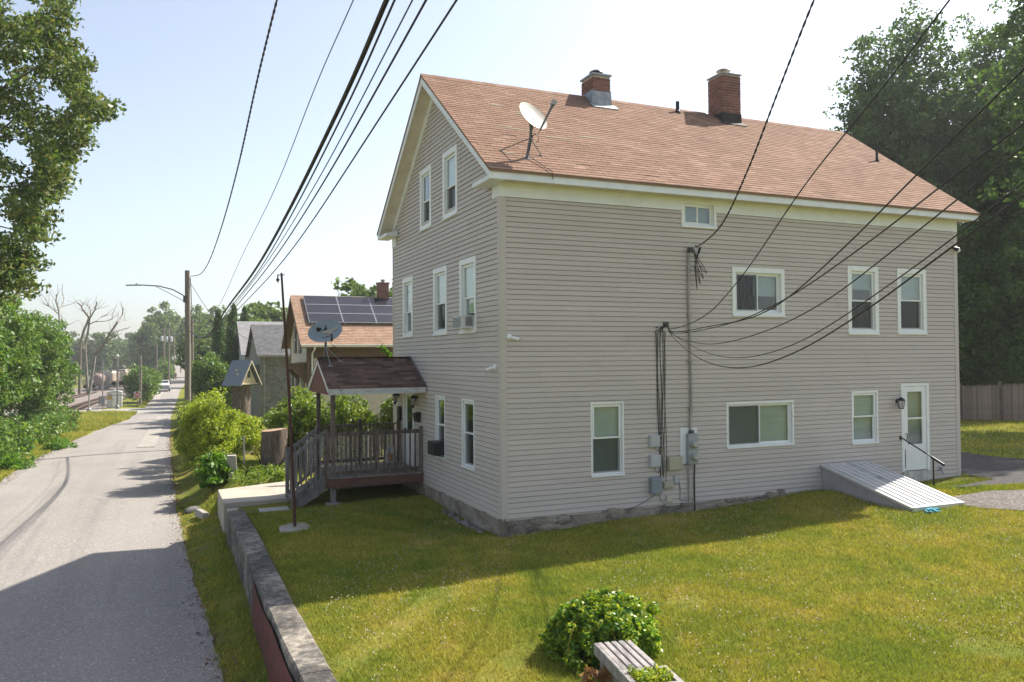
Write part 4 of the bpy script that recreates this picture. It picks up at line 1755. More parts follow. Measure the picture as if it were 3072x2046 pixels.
for k, (u, ue, ze) in enumerate(((3.52, 3.60, 0.60), (3.56, 3.62, 0.49), (3.64, 3.66, 0.62), (3.70, 3.68, 0.55), (3.73, 3.76, 0.45), (3.77, 3.71, 1.0))):
    mb = MB()
    pts = [smap(3.78, 0.08, 3.80), smap(3.70 - 0.02 * k, 0.07, 3.76 - 0.03 * (k % 3)), smap(u, 0.04, 3.66 - 0.05 * (k % 2))]
    for i in range(1, 12):
        f = i / 11
        pts.append(smap(u + (ue - u) * f + 0.012 * math.sin(f * 9 + k * 2), 0.03 + 0.01 * math.sin(f * 13 + k), 3.66 + (ze - 3.66) * f))
    mb.tube(pts, 0.009 if k < 3 else 0.006, 6)
    o = mb.build('wall_cable', CABLE, smooth=True, origin=smap(ue, 0.04, ze))
    tag(o, 'black cable hanging in the bundle down the side wall to the utility boxes', 'cable', 'black cables down the side wall')
for k, (pts, lab) in enumerate((
        ([smap(3.46, 0.05, 1.22), smap(3.50, 0.05, 1.16), smap(3.58, 0.05, 1.14), smap(3.62, 0.04, 1.20)], 'short wire looping out under the topmost grey utility box'),
        ([smap(3.44, 0.05, 0.80), smap(3.48, 0.05, 0.70), smap(3.55, 0.05, 0.68), smap(3.60, 0.04, 0.78)], 'short wire looping out under the middle grey utility box'),
        ([smap(3.50, 0.05, 0.25), smap(3.40, 0.03, 0.18), smap(3.1, 0.03, 0.05), smap(2.75, 0.03, -0.06)], 'thin dark wire slanting along the bottom of the siding'),
        ([smap(3.55, 0.05, 0.25), smap(3.60, 0.04, 0.1), smap(3.75, 0.05, -0.05), smap(4.1, 0.06, -0.12)], 'thin green wire drooping over the foundation'),
        ([smap(4.05, 0.04, 0.55), smap(4.1, 0.03, 0.3), smap(4.09, 0.03, 0.06), smap(4.3, 0.03, 0.04), smap(4.45, 0.03, 0.06)], 'thin grey wire from the outlet box to the ground pipes'))):
    mb = MB()
    mb.tube(pts, 0.007, 5)
    tag(mb.build('loose_wire', M('green_wire', (0.03, 0.12, 0.09), None, 4, 0.5) if k == 3 else CABLEGREY, smooth=True), lab, 'wire')

# outdoor tap
tp = thing('garden_tap', 'outdoor water tap with blue handle low beside the storm door', 'tap', (11.9, -0.03, 0.1))
mb = MB()
mb.tube([smap(11.93, 0.0, 0.20), smap(11.93, 0.10, 0.20), smap(11.95, 0.13, 0.12)], 0.018, 8)
mb.build('spout', GREYMETAL, tp, smooth=True)
mb = MB()
mb.tube([smap(11.93, 0.06, 0.20), smap(11.93, 0.07, 0.26)], 0.01, 6)
mb.lathe([(0.05, 0.255), (0.05, 0.27)], smap(11.93, 0.07, 0), 8)
mb.build('handle', M('blue_handle', (0.03, 0.12, 0.28), None, 4, 0.4), tp)

# hand rail by the side door and stone step
hr = thing('hand_rail', 'black pipe hand rail sloping down from the side door', 'railing', (10.75, -0.8, -0.15))
mb = MB()
mb.tube([(10.62, -0.01, 1.08), (10.63, -0.06, 1.07), (10.70, -1.12, 0.55)], 0.017, 8)
mb.build('rail', BLACK, hr, smooth=True)
mb = MB()
mb.tube([(10.69, -0.82, 0.69), (10.70, -1.14, 0.54)], 0.032, 10)
mb.build('grip', BLACK, hr, smooth=True)
mb = MB()
mb.tube([(10.69, -0.86, 0.67), (10.70, -0.86, -0.2)], 0.018, 8)
mb.build('post', BLACK, hr, smooth=True)
mb = MB()
mb.box(10.58, 10.66, -0.02, 0.0, 1.02, 1.13)
mb.build('flange', BLACK, hr)
mb = MB()
mb.box(10.35, 12.62, -0.62, -0.03, -0.35, -0.03)
tag(mb.build('door_step', M('step_stone', (0.40, 0.36, 0.32), (0.30, 0.25, 0.22), 3, 0.9, 0.4, 0.01, 30), bevel=0.03), 'low worn concrete step in front of the storm door', 'step')

# cellar bulkhead
bk = thing('cellar_bulkhead', 'sloping white ribbed metal cellar doors against the side wall', 'cellar door', (8.8, -1.2, -0.2))
BKM = M('bulkhead_metal', (0.52, 0.52, 0.52), (0.62, 0.60, 0.58), 3, 0.42, spec=0.4)
BKG = M('bulkhead_side', (0.40, 0.38, 0.40), (0.33, 0.31, 0.33), 3, 0.6, 0.1)
yA, zA, yB, zB = -0.03, 0.56, -2.52, -0.03
sl_ = (zB - zA) / (yB - yA)
for x in (8.06, 9.47):
    mb = MB()
    mb.prism([(x, yA, -0.45), (x, yB + 0.02, -0.45), (x, yB + 0.02, zB - 0.03), (x, yA, zA - 0.03)], (0.05, 0, 0))
    mb.build('side_panel', BKG, bk)
mb = MB()
for x in (8.03, 9.49):
    mb.bar((x + 0.02, yA, zA), (x + 0.02, yB - 0.03, zB - 0.007), 0.07, 0.05)
mb.bar((8.03, yB - 0.02, zB - 0.01), (9.53, yB - 0.02, zB - 0.01), 0.05, 0.09)
mb.bar((8.03, yA - 0.02, zA), (9.53, yA - 0.02, zA), 0.04, 0.05)
mb.build('door_frame', BKM, bk, bevel=0.005)
bl = (Vector((0, yB, zB)) - Vector((0, yA, zA)))
bn = Vector((0, sl_, -1)).normalized() * -1
for i, (xa, xb) in enumerate(((8.09, 8.765), (8.80, 9.475))):
    mb = MB()
    p = [Vector((xa, yA - 0.03, zA + 0.0)), Vector((xb, yA - 0.03, zA + 0.0)), Vector((xb, yB + 0.03, zB + 0.0)), Vector((xa, yB + 0.03, zB + 0.0))]
    mb.prism([q + bn * 0.02 for q in p], bn * 0.012)
    leaf = mb.build('door_leaf', BKM, bk)
    nr = 4
    for k in range(nr):
        x = xa + 0.06 + (xb - xa - 0.12) * k / (nr - 1)
        mb = MB()
        mb.bar(Vector((x, yA - 0.10, zA - 0.016)) + bn * 0.036, Vector((x, yB + 0.09, zB + 0.016)) + bn * 0.036, 0.045, 0.03, up=bn)
        mb.build('rib', BKM, leaf)
mb = MB()
mb.bar(Vector((8.783, yA - 0.04, zA)) + bn * 0.024, Vector((8.783, yB + 0.05, zB)) + bn * 0.024, 0.03, 0.006, up=bn)
mb.build('seam', DARKMETAL, bk)
mb = MB()
mb.bar(Vector((8.72, -1.0, zA + sl_ * -0.97)) + bn * 0.06, Vector((8.72, -1.16, zA + sl_ * -1.13)) + bn * 0.06, 0.02, 0.03, up=bn)
mb.build('handle', GREYMETAL, bk)

# stones at the foot of the foundation
STONE = M('field_stone', (0.20, 0.19, 0.18), (0.11, 0.105, 0.10), 5, 0.9, 0.5, 0.02, 20, rnd=0.25)
for i in range(16):
    y = 0.7 + i * 0.165 + random.uniform(-.05, .05)
    mb = MB()
    r = random.uniform(0.05, 0.11)
    mb.ico((-0.10 - random.uniform(0, .08), y, gzf(-0.1, y) + r * 0.2), r, 2, 0.14, (0.9, 1.25, 0.6))
    tag(mb.build('stone', STONE, smooth=False), 'grey field stone in the row at the foot of the street facade foundation', 'stone', 'stones along the foundation')
# ---------------------------------------------------------------- porch
t = NT('weathered_wood')
oi = t.n('ShaderNodeObjectInfo')
vec = t.coords('Object', (5, 5, 5))
n1 = t.noise(t.coords('Object', (6, 6, 1.2)), 4, 5, 0.65)
c = t.ramp(n1, [(0.3, (0.07, 0.052, 0.042)), (0.5, (0.14, 0.108, 0.088)), (0.7, (0.235, 0.195, 0.165))])
c = _mulv(t, c, t.math('ADD', t.math('MULTIPLY', t.rnd(), 0.5), 0.75))
t.l(c, t.b.inputs['Base Color'])
t.set(Roughness=0.9)
t.bump(t.noise(t.coords('Object', (14, 14, 2)), 6, 4), 0.4, 0.01)
WOOD = t.m
DECK = M('deck_board', (0.30, 0.265, 0.235), (0.20, 0.175, 0.155), 3, 0.9, 0.3, 0.008, stretch=(8, 0.8, 1), rnd=0.15)
GREYWOOD = M('grey_wood', (0.24, 0.225, 0.21), (0.15, 0.135, 0.125), 3, 0.9, 0.3, 0.008, stretch=(5, 5, 1), rnd=0.15)
REDWOOD = M('stained_rim', (0.17, 0.085, 0.06), (0.10, 0.06, 0.048), 3, 0.85, 0.3, stretch=(1.5, 1.5, 6))
PANELRED = M('red_brown_panel', (0.165, 0.075, 0.06), (0.12, 0.055, 0.046), 4, 0.8, 0.2, stretch=(1, 9, 0.5))
t = NT('peeling_white')
vec = t.coords('Object')
pz = t.noise(t.coords('Object', (1, 1, 3)), 7, 6, 0.75)
c = t.ramp(pz, [(0.36, (0.10, 0.095, 0.09)), (0.42, (0.52, 0.52, 0.50)), (0.6, (0.62, 0.62, 0.60))])
t.l(c, t.b.inputs['Base Color'])
t.set(Roughness=0.75)
PEEL = t.m

DZ = 0.28
porch = thing('porch', 'small weathered wooden porch with brown shingled gable roof at the front door', 'porch', (-1.2, 6.15, -0.45))
PX, PY0, PY1 = -2.36, 5.05, 7.28
# deck boards run along the house
x = PX - 0.02
i = 0
while x < -0.06:
    mb = MB()
    mb.box(x, min(x + 0.135, -0.03), PY0 - 0.025, PY1 + 0.02, DZ - 0.032, DZ + random.uniform(-.002, .002))
    mb.build('deck_board', DECK, porch)
    x += 0.142
mb = MB()
mb.box(PX, -0.03, PY0, PY0 + 0.04, DZ - 0.25, DZ - 0.034)
mb.build('rim_joist', REDWOOD, porch)
mb = MB()
mb.box(PX, PX + 0.04, PY0 + 0.041, PY1 - 0.041, DZ - 0.25, DZ - 0.034)
mb.build('rim_joist', REDWOOD, porch)
mb = MB()
mb.box(PX, -0.03, PY1 - 0.04, PY1, DZ - 0.25, DZ - 0.034)
mb.build('rim_joist', REDWOOD, porch)
for x in (-1.9, -1.45, -1.0, -0.55):
    mb = MB()
    mb.box(x, x + 0.04, PY0 + 0.042, PY1 - 0.042, DZ - 0.23, DZ - 0.036)
    mb.build('joist', GREYWOOD, porch)
for i in range(15):  # boards added along the far side to darken the space under the deck
    mb = MB()
    x = PX + 0.03 + i * 0.155
    mb.box(x, min(x + 0.145, -0.05), PY1 - 0.075, PY1 - 0.055, gzf(x, PY1) - 0.05, DZ - 0.20)
    mb.build('added_shade_board', GREYWOOD, porch)
# posts
p_near, p_far = (-2.25, 5.20), (-2.25, 7.16)
for (x, y) in (p_near, p_far):
    mb = MB()
    mb.box(x - 0.05, x + 0.05, y - 0.05, y + 0.05, DZ + 0.003, 2.36)
    mb.build('post', WOOD, porch, bevel=0.006)
    mb = MB()
    g = gzf(x, y)
    mb.box(x - 0.06, x + 0.06, y - 0.06, y + 0.06, g - 0.0, DZ - 0.251)
    mb.build('pier', GREYWOOD, porch)
    mb = MB()
    mb.box(x - 0.16, x + 0.16, y - 0.14, y + 0.14, g - 0.12, g + 0.05)
    mb.build('footing', CONCRETE, porch, bevel=0.01)


def baluster_run(a, b, z0, z1, n, zoff0=0.0, zoff1=0.0, half=0.018):
    for i in range(n):
        f = (i + 1) / (n + 1)
        x, y = a[0] + (b[0] - a[0]) * f, a[1] + (b[1] - a[1]) * f
        dz = zoff0 + (zoff1 - zoff0) * f
        mb = MB()
        mb.box(x - half, x + half, y - half, y + half, z0 + dz, z1 + dz)
        mb.build('baluster', WOOD, porch)


def rail(a, b, w=0.085, h=0.04, mat=None):
    mb = MB()
    mb.bar(a, b, w, h)
    mb.build('hand_rail', mat or WOOD, porch, bevel=0.004)


yr = 5.12
RT = 1.32
for (x0, x1, n) in ((-2.20, -1.23, 7), (-1.15, -0.10, 7)):
    rail((x0, yr, RT - 0.02), (x1, yr, RT - 0.02), 0.05, 0.09)
    rail((x0, yr, DZ + 0.09), (x1, yr, DZ + 0.09), 0.04, 0.08)
    baluster_run((x0, yr - 0.045), (x1, yr - 0.045), DZ + 0.02, RT, n)
for (x, y) in ((-1.19, 5.12), (-0.06, 5.14)):
    mb = MB()
    mb.box(x - 0.045, x + 0.045, y - 0.045, y + 0.045, DZ + 0.003, RT + 0.09)
    mb.build('rail_post', WOOD, porch, bevel=0.006)
yf = 7.22
for (x0, x1, n) in ((-2.20, -1.18, 8), (-1.08, -0.10, 8)):
    rail((x0, yf, RT + 0.02), (x1, yf, RT + 0.02), 0.09, 0.04)
    rail((x0, yf, DZ + 0.12), (x1, yf, DZ + 0.12), 0.04, 0.08)
    baluster_run((x0, yf), (x1, yf), DZ + 0.08, RT, n)
for (x, y) in ((-1.13, 7.22), (-0.06, 7.22)):
    mb = MB()
    mb.box(x - 0.05, x + 0.05, y - 0.05, y + 0.05, DZ + 0.003, RT + 0.12)
    mb.lathe([(0.035, RT + 0.12), (0.05, RT + 0.15), (0.03, RT + 0.18)], (x, y, 0), 8)
    mb.build('rail_post', WOOD, porch)
# street side rails left and right of the stairs
SY0, SY1 = 5.36, 6.36
rail((-2.33, 5.25, RT), (-2.33, SY0 - 0.02, RT), 0.05, 0.08)
baluster_run((-2.37, 5.16), (-2.37, SY0), DZ + 0.02, RT, 3)
rail((-2.33, SY1 + 0.06, RT), (-2.33, 7.10, RT), 0.05, 0.08)
rail((-2.33, SY1 + 0.06, DZ + 0.1), (-2.33, 7.10, DZ + 0.1), 0.04, 0.07)
baluster_run((-2.33, SY1 + 0.06), (-2.33, 7.10), DZ + 0.08, RT, 5)
# stair newels, rails, balusters, treads, stringers
LX, LZt = -3.16, 0.92
for y in (SY0, SY1):
    mb = MB()
    mb.box(-2.44, -2.365, y - 0.04, y + 0.04, DZ - 0.3, RT + 0.10)
    mb.build('newel', WOOD, porch, bevel=0.006)
    mb = MB()
    mb.box(LX - 0.05, LX + 0.04, y - 0.045, y + 0.045, -0.42, LZt)
    mb.build('newel', GREYWOOD, porch, bevel=0.006)
    rail((-2.42, y - 0.01, RT + 0.02), (LX + 0.03, y - 0.01, LZt - 0.08), 0.05, 0.09, GREYWOOD)
    rail((-2.42, y + 0.03, DZ + 0.12), (LX + 0.03, y + 0.03, -0.22), 0.04, 0.08, GREYWOOD)
    for i in range(6):
        f = (i + 0.6) / 6.2
        x = -2.46 + (LX + 2.46) * f
        zb = DZ + 0.06 + (-0.26 - DZ - 0.06) * f
        zt_ = RT + 0.0 + (LZt - 0.10 - RT) * f
        mb = MB()
        mb.box(x - 0.018, x + 0.018, y - 0.06, y - 0.025, zb, zt_)
        mb.build('baluster', GREYWOOD, porch)
for i in range(3):
    zt_ = DZ - 0.165 * (i + 1)
    x0 = -2.39 - 0.26 * i
    mb = MB()
    mb.box(x0 - 0.28, x0, SY0 + 0.05, SY1 - 0.05, zt_ - 0.035, zt_)
    mb.build('tread', GREYWOOD, porch, bevel=0.004)
    mb = MB()
    mb.box(x0 - 0.02, x0 - 0.002, SY0 + 0.06, SY1 - 0.06, zt_ + 0.002, zt_ + 0.125)
    mb.build('riser', GREYWOOD, porch)
for y in (SY0 + 0.03, SY1 - 0.03):
    mb = MB()
    mb.prism([(-2.37, y, DZ - 0.04), (-2.37, y, DZ - 0.34), (-3.02, y, -0.46), (-3.22, y, -0.46), (-3.22, y, -0.33)], (0, 0.036, 0))
    mb.build('stringer', GREYWOOD, porch)
# porch roof
RYp, RZp, EY0, EY1, EZp = 6.15, 3.13, 4.74, 7.56, 2.44
slp = (RZp - EZp) / (RYp - EY0)
thp = math.atan(slp)
mb = MB()
for sgn in (-1, 1):
    ye = RYp + sgn * (RYp - EY0)
    mb.prism([(-2.44, ye, EZp), (-2.44, RYp, RZp), (-2.44, RYp, RZp - 0.04), (-2.44, ye, EZp - 0.04)], (2.41, 0, 0))
proof = mb.build('roof', DARKSHINGLE, porch)
for sgn in (-1, 1):
    L = math.hypot(RYp - EY0, RZp - EZp)
    nc = int(L / EXPO)
    for c in range(nc + 1):
        s_ = c * EXPO
        off = (c % 2) * TABW / 2 + (c * 3 % 4) * 0.02
        x = -2.46 - off
        while x < -0.04:
            xa, xb = max(-2.46, x), min(-0.035, x + TABW)
            if xb - xa > 0.05:
                w = xb - xa - 0.006
                if sgn < 0:
                    p = Vector((xa, EY0 - 0.02 + math.cos(thp) * s_, EZp - 0.008 + math.sin(thp) * s_))
                    place('shingle', tab_mesh(w, DARKSHINGLE), proof, p, (thp, 0, random.uniform(-.006, .006)))
                else:
                    p = Vector((xb, EY1 + 0.02 - math.cos(thp) * s_, EZp - 0.008 + math.sin(thp) * s_))
                    place('shingle', tab_mesh(w, DARKSHINGLE), proof, p, (thp, 0, math.pi))
            x += TABW
mb = MB()
mb.box(-2.43, -0.04, EY0 - 0.01, EY0 + 0.012, EZp - 0.17, EZp - 0.03)
mb.build('fascia', PEEL, porch)
mb = MB()
mb.box(-2.43, -0.04, EY1 - 0.012, EY1 + 0.01, EZp - 0.17, EZp - 0.03)
mb.build('fascia', PEEL, porch)
for sgn in (-1, 1):
    ye = RYp + sgn * (RYp - EY0)
    p = [(-2.45, ye, EZp - 0.01), (-2.45, RYp, RZp - 0.01), (-2.45, RYp, RZp - 0.13), (-2.45, ye, EZp - 0.14)]
    mb = MB()
    mb.prism(p if sgn < 0 else p[::-1], (0.022, 0, 0))
    mb.build('rake_board', PEEL, porch)
mb = MB()
mb.prism([(-2.42, EY0 + 0.06, EZp - 0.17), (-2.42, RYp, RZp - 0.08), (-2.42, EY1 - 0.06, EZp - 0.17)], (0.02, 0, 0))
mb.build('gable_panel', PANELRED, porch)
mb = MB()
mb.box(-2.40, -0.04, EY0 + 0.07, EY1 - 0.07, EZp - 0.12, EZp - 0.10)
mb.build('porch_ceiling', WOOD, porch)
for y in (p_near[1], p_far[1]):
    mb = MB()
    mb.box(-2.34, -0.04, y - 0.04, y + 0.04, 2.361, EZp - 0.121 + 0.0)
    mb.build('beam', WOOD, porch)
mb = MB()
mb.prism([(-0.03, EY0 - 0.02, EZp - 0.02), (-0.03, RYp, RZp + 0.03), (-0.03, RYp, RZp + 0.06), (-0.03, EY0 - 0.05, EZp + 0.01)], (0.012, 0, 0))
mb.build('flashing', GREYMETAL, porch)

# lanterns, mail boxes, bag on the porch
for (y, lab) in ((7.36, 'black carriage lantern on the wall between the porch door and the far corner'), (5.62, 'black carriage lantern on the wall between the porch door and the window')):
    ln = thing('porch_lantern', lab, 'lamp', (-0.1, y, 1.95))
    mb = MB()
    Mf = Matrix(((0, 0, -1), (0, 1, 0), (1, 0, 0)))
    mb.lathe([(0.05, 0), (0.05, 0.02), (0.02, 0.03)], (-0.015, y, 2.12), 10, Mf)
    mb.tube([(-0.03, y, 2.12), (-0.10, y, 2.18), (-0.12, y, 2.16)], 0.01, 6)
    mb.lathe([(0.08, 2.10), (0.06, 2.13), (0.02, 2.17)], (-0.12, y, 0), 8)
    mb.lathe([(0.015, 1.84), (0.04, 1.90), (0.045, 1.92)], (-0.12, y, 0), 8)
    for k in range(6):
        an = k * math.pi / 3
        mb.tube([(-0.12 + 0.072 * math.cos(an), y + 0.072 * math.sin(an), 2.10), (-0.12 + 0.042 * math.cos(an), y + 0.042 * math.sin(an), 1.92)], 0.006, 5)
    mb.build('lantern_frame', BLACK, ln)
    mb = MB()
    mb.lathe([(0.038, 1.92), (0.066, 2.10)], (-0.12, y, 0), 6)
    mb.build('lantern_glass', MATS['frosted_glass'], ln)
mbx = thing('mailbox', 'tall flat black mailbox on the wall at the far side of the porch door', 'mailbox', (-0.06, 7.18, 1.4))
mb = MB()
mb.box(-0.09, -0.012, 7.06, 7.30, 1.42, 1.78)
mb.build('box_body', BLACK, mbx, bevel=0.01)
mb = MB()
mb.prism([(-0.10, 7.05, 1.775), (-0.012, 7.05, 1.80), (-0.012, 7.31, 1.80), (-0.10, 7.31, 1.775)], (0, 0, 0.012))
mb.build('lid', BLACK, mbx)
mbx = thing('mailbox', 'wide tapered black mailbox on the wall between porch door and window', 'mailbox', (-0.08, 5.42, 1.5))
mb = MB()
mb.prism([(-0.012, 5.28, 1.50), (-0.11, 5.28, 1.50), (-0.15, 5.28, 1.70), (-0.012, 5.28, 1.74)], (0, 0.30, 0))
mb.build('box_body', BLACK, mbx, bevel=0.008)
mb = MB()
mb.prism([(-0.012, 5.27, 1.742), (-0.16, 5.27, 1.70), (-0.16, 5.27, 1.712), (-0.012, 5.27, 1.755)], (0, 0.32, 0))
mb.build('lid', BLACK, mbx)
bag = thing('paper_sack', 'pale sack with orange print standing on the porch deck by the door', 'sack', (-0.32, 7.05, DZ))
BAGM = M('sack_paper', (0.55, 0.52, 0.48), (0.45, 0.43, 0.40), 8, 0.8, 0.3)
mb = MB()
mb.add([(-0.46, 6.97, DZ), (-0.20, 6.97, DZ), (-0.19, 7.13, DZ), (-0.45, 7.13, DZ), (-0.47, 6.96, DZ + .3), (-0.19, 6.97, DZ + .32), (-0.20, 7.12, DZ + .32), (-0.46, 7.14, DZ + .3), (-0.42, 7.03, DZ + .46), (-0.22, 7.04, DZ + .44), (-0.23, 7.06, DZ + .44), (-0.42, 7.06, DZ + .46)],
       [(3, 2, 1, 0), (0, 1, 5, 4), (1, 2, 6, 5), (2, 3, 7, 6), (3, 0, 4, 7), (4, 5, 9, 8), (5, 6, 10, 9), (6, 7, 11, 10), (7, 4, 8, 11), (8, 9, 10, 11)])
mb.build('sack_body', BAGM, bag, bevel=0.02)
mb = MB()
mb.quad((-0.44, 6.955, DZ + .06), (-0.30, 6.955, DZ + .06), (-0.30, 6.95, DZ + .26), (-0.44, 6.95, DZ + .26))
mb.build('print_panel', M('orange_print', (0.45, 0.17, 0.06), (0.36, 0.13, 0.05), 6, 0.7), bag)
# ---------------------------------------------------------------- yard things
# rusty pole in a rough stone
rp = thing('flag_pole', 'thin rusty iron pole with a pulley standing in a rough stone block', 'pole', (-3.5, 3.0, -0.42))
mb = MB()
g = gzf(-3.5, 2.9)
mb.tube([(-3.47, 3.0, g - 0.1), (-3.58, 3.03, 2.3), (-3.73, 3.08, 4.95)], [0.034, 0.03, 0.022], 10)
mb.build('pole', RUST, rp, smooth=True)
mb = MB()
mb.tube([(-3.80, 3.08, 4.90), (-3.66, 3.08, 4.91)], 0.010, 6)
mb.tube([(-3.80, 3.08, 4.92), (-3.81, 3.08, 4.82), (-3.80, 3.08, 4.74)], 0.014, 6)
mb.lathe([(0.01, -0.02), (0.035, -0.015), (0.035, 0.015), (0.01, 0.02)], (-3.805, 3.08, 4.80), 10, Matrix(((1, 0, 0), (0, 0, -1), (0, 1, 0))))
mb.build('pulley', RUST, rp)
mb = MB()
PL = M('pale_stone', (0.44, 0.40, 0.36), (0.34, 0.31, 0.28), 5, 0.95, 0.8, 0.03, 18)
pts = [(-3.83, 2.66), (-3.55, 2.60), (-3.24, 2.72), (-3.15, 3.02), (-3.20, 3.40), (-3.5, 3.42), (-3.78, 3.20)]
for (x, y) in pts:
    pass
mb.prism([(x, y, g - 0.12) for x, y in pts], (0, 0, 0.165))
mb.build('stone_base', PL, rp, bevel=0.03)

# tree stumps
t = NT('stump_bark')
n1 = t.noise(t.coords('Object', (7, 7, 1.1)), 3.2, 7, 0.75, 0.6)
c = t.ramp(n1, [(0.32, (0.045, 0.034, 0.028)), (0.5, (0.155, 0.120, 0.095)), (0.68, (0.30, 0.25, 0.21))])
t.l(c, t.b.inputs['Base Color'])
t.set(Roughness=0.95)
t.bump(n1, 1.0, 0.10)
BARK2 = t.m
CUTWOOD = M('cut_wood', (0.36, 0.26, 0.17), (0.26, 0.17, 0.11), 6, 0.9, 0.3)


def stump(loc, r, h, label, flare=1.25, tilt=0.0):
    s = thing('tree_stump', label, 'stump', loc)
    mb = MB()
    n, m = 28, 12
    b0 = 0
    for j in range(m + 1):
        f = j / m
        for k in range(n):
            an = 2 * math.pi * k / n
            rr = r * (flare + (1 - flare) * min(1, f * 2.0)) * (1 + 0.05 * math.sin(an * 3 + 1) + 0.035 * math.sin(an * 7 + f * 3) + 0.02 * math.sin(an * 13 + f * 9))
            mb.v.append((loc[0] + rr * math.cos(an), loc[1] + rr * math.sin(an), loc[2] - 0.1 + (h + 0.1) * f + (tilt * math.cos(an) * r if j == m else 0)))
    for j in range(m):
        for k in range(n):
            k2 = (k + 1) % n
            mb.f.append((j * n + k, j * n + k2, (j + 1) * n + k2, (j + 1) * n + k))
            mb.mi.append(0)
    mb.build('trunk', BARK2, s, smooth=True)
    mb2 = MB()
    mb2.quad(*[mb.v[m * n + k] for k in range(n)])
    mb2.build('cut_face', CUTWOOD, s)
    return s


sx, sy = -2.75, 12.35
stump((sx, sy, gzf(sx, sy)), 0.40, 0.87 - gzf(sx, sy), 'short broad sawn tree stump beside the landing slab and hedge', 1.1, 0.10)
tx, ty = -3.0, 21.3
stump((tx, ty, gzf(tx, ty)), 0.37, 2.08 - gzf(tx, ty), 'tall grey dead tree stump carrying a miniature house', 1.25)
bh = thing('miniature_house', 'miniature cream house with grey pitched roof set on the tall stump', 'birdhouse', (-3.0, 21.3, 2.08))
CREAM = M('cream_paint', (0.62, 0.53, 0.36), (0.55, 0.47, 0.33), 5, 0.7)
SLATE = M('slate_felt', (0.17, 0.20, 0.25), (0.23, 0.26, 0.31), 9, 0.85, 0.3, stretch=(1, 1, 6))
# gable faces +x and a bit toward the camera
Rb = Matrix.Rotation(math.radians(40), 3, 'Z')


def bp(x, y, z):
    return Vector((-2.93, 21.3, 2.08)) + Rb @ Vector((x, y, z))


mb = MB()
mb.prism([bp(-0.44, -0.36, 0.03), bp(0.44, -0.36, 0.03), bp(0, -0.36, 0.84)], bp(0, 0.42, 0.03) - bp(0, -0.36, 0.03))
mb.build('gable_body', CREAM, bh)
mb = MB()
mb.prism([bp(-0.50, -0.42, 0.0), bp(0.50, -0.42, 0.0), bp(0.50, -0.42, 0.03), bp(-0.50, -0.42, 0.03)], bp(0, 0.5, 0) - bp(0, -0.42, 0))
mb.build('floor_board', CREAM, bh)
for sgn in (-1, 1):
    mb = MB()
    a, b = bp(sgn * 0.60, -0.52, -0.06), bp(0, -0.52, 1.0)
    d = bp(0, 0.55, 0) - bp(0, -0.52, 0)
    nrm = (b - a).cross(d).normalized() * (0.03 if sgn < 0 else -0.03)
    mb.prism([a, b, b + d, a + d], nrm)
    r_ = mb.build('roof_slope', SLATE, bh)
    mb = MB()
    mb.prism([a - (bp(0, .02, 0) - bp(0, 0, 0)), b - (bp(0, .02, 0) - bp(0, 0, 0)), b - (bp(0, .02, 0) - bp(0, 0, 0)) - Vector((0, 0, .07)), a - (bp(0, .02, 0) - bp(0, 0, 0)) + (b - a) * 0.08 - Vector((0, 0, .05))], bp(0, .018, 0) - bp(0, 0, 0))
    mb.build('rake_trim', CREAM, bh)
mb = MB()
mb.prism([bp(-0.10, -0.375, 0.28), bp(0.06, -0.375, 0.28), bp(0.06, -0.375, 0.56), bp(-0.10, -0.375, 0.56)], bp(0, 0.012, 0) - bp(0, 0, 0))
mb.build('window', M('dark_pane', (0.05, 0.07, 0.06), None, 4, 0.3), bh)
for x in (-0.17, 0.075):
    mb = MB()
    mb.prism([bp(x, -0.38, 0.26), bp(x + 0.06, -0.38, 0.26), bp(x + 0.06, -0.38, 0.57), bp(x, -0.38, 0.57)], bp(0, 0.015, 0) - bp(0, 0, 0))
    mb.build('shutter', CREAM, bh)
for (f, yy) in ((0.42, -0.1), (0.58, 0.05)):
    mb = MB()
    c = bp(-0.60 + 0.60 * f, yy, -0.06 + 1.06 * f) + Vector((0, 0, 0.04))
    mb.obox(c, (0.07, 0.09, 0.07), Rb)
    mb.build('roof_vent', CREAM, bh)

# concrete parking block, rock, old posts
pb = MB()
a, b = Vector((-5.12, 9.3, gzf(-5.1, 9.2) + 0.02)), Vector((-4.86, 7.55, gzf(-4.9, 7.6) + 0.02))
d = (b - a).normalized()
s_ = d.cross(Vector((0, 0, 1))).normalized()
pb.prism([a + s_ * 0.12, a + s_ * 0.07 + Vector((0, 0, .17)), a - s_ * 0.07 + Vector((0, 0, .17)), a - s_ * 0.12], (b - a) * 0.55)
tag(pb.build('parking_block', CONCRETE, bevel=0.015), 'pale concrete parking block lying in the grass beside the landing slab', 'kerb block')
mb = MB()
mb.ico((-5.2, 10.45, gzf(-5.2, 10.4) + 0.02), 0.30, 2, 0.10, (0.9, 0.75, 0.42))
tag(mb.build('rock', STONE), 'flat grey rock at the road edge below the bush', 'rock')
mb = MB()
gx_, gy_ = -4.05, 11.4
g = gzf(gx_, gy_)
mb.prism([(gx_ - .14, gy_ - .10, g - .1), (gx_ + .12, gy_ - .12, g - .1), (gx_ + .14, gy_ + .10, g - .1), (gx_ - .12, gy_ + .12, g - .1)], (-0.06, 0, 0.85))
tag(mb.build('stone_post', PL, bevel=0.02), 'short square stone post leaning beside the leafy shrub', 'post')
for (x, y, h) in ((-3.75, 11.8, 1.45), (-1.6, 11.2, 1.3), (0.3, 10.6, 1.3)):
    pass
fc = thing('chain_link_fence', 'thin grey chain link fence running through the shrubs behind the porch', 'fence', (-1.8, 11.0, -0.5))
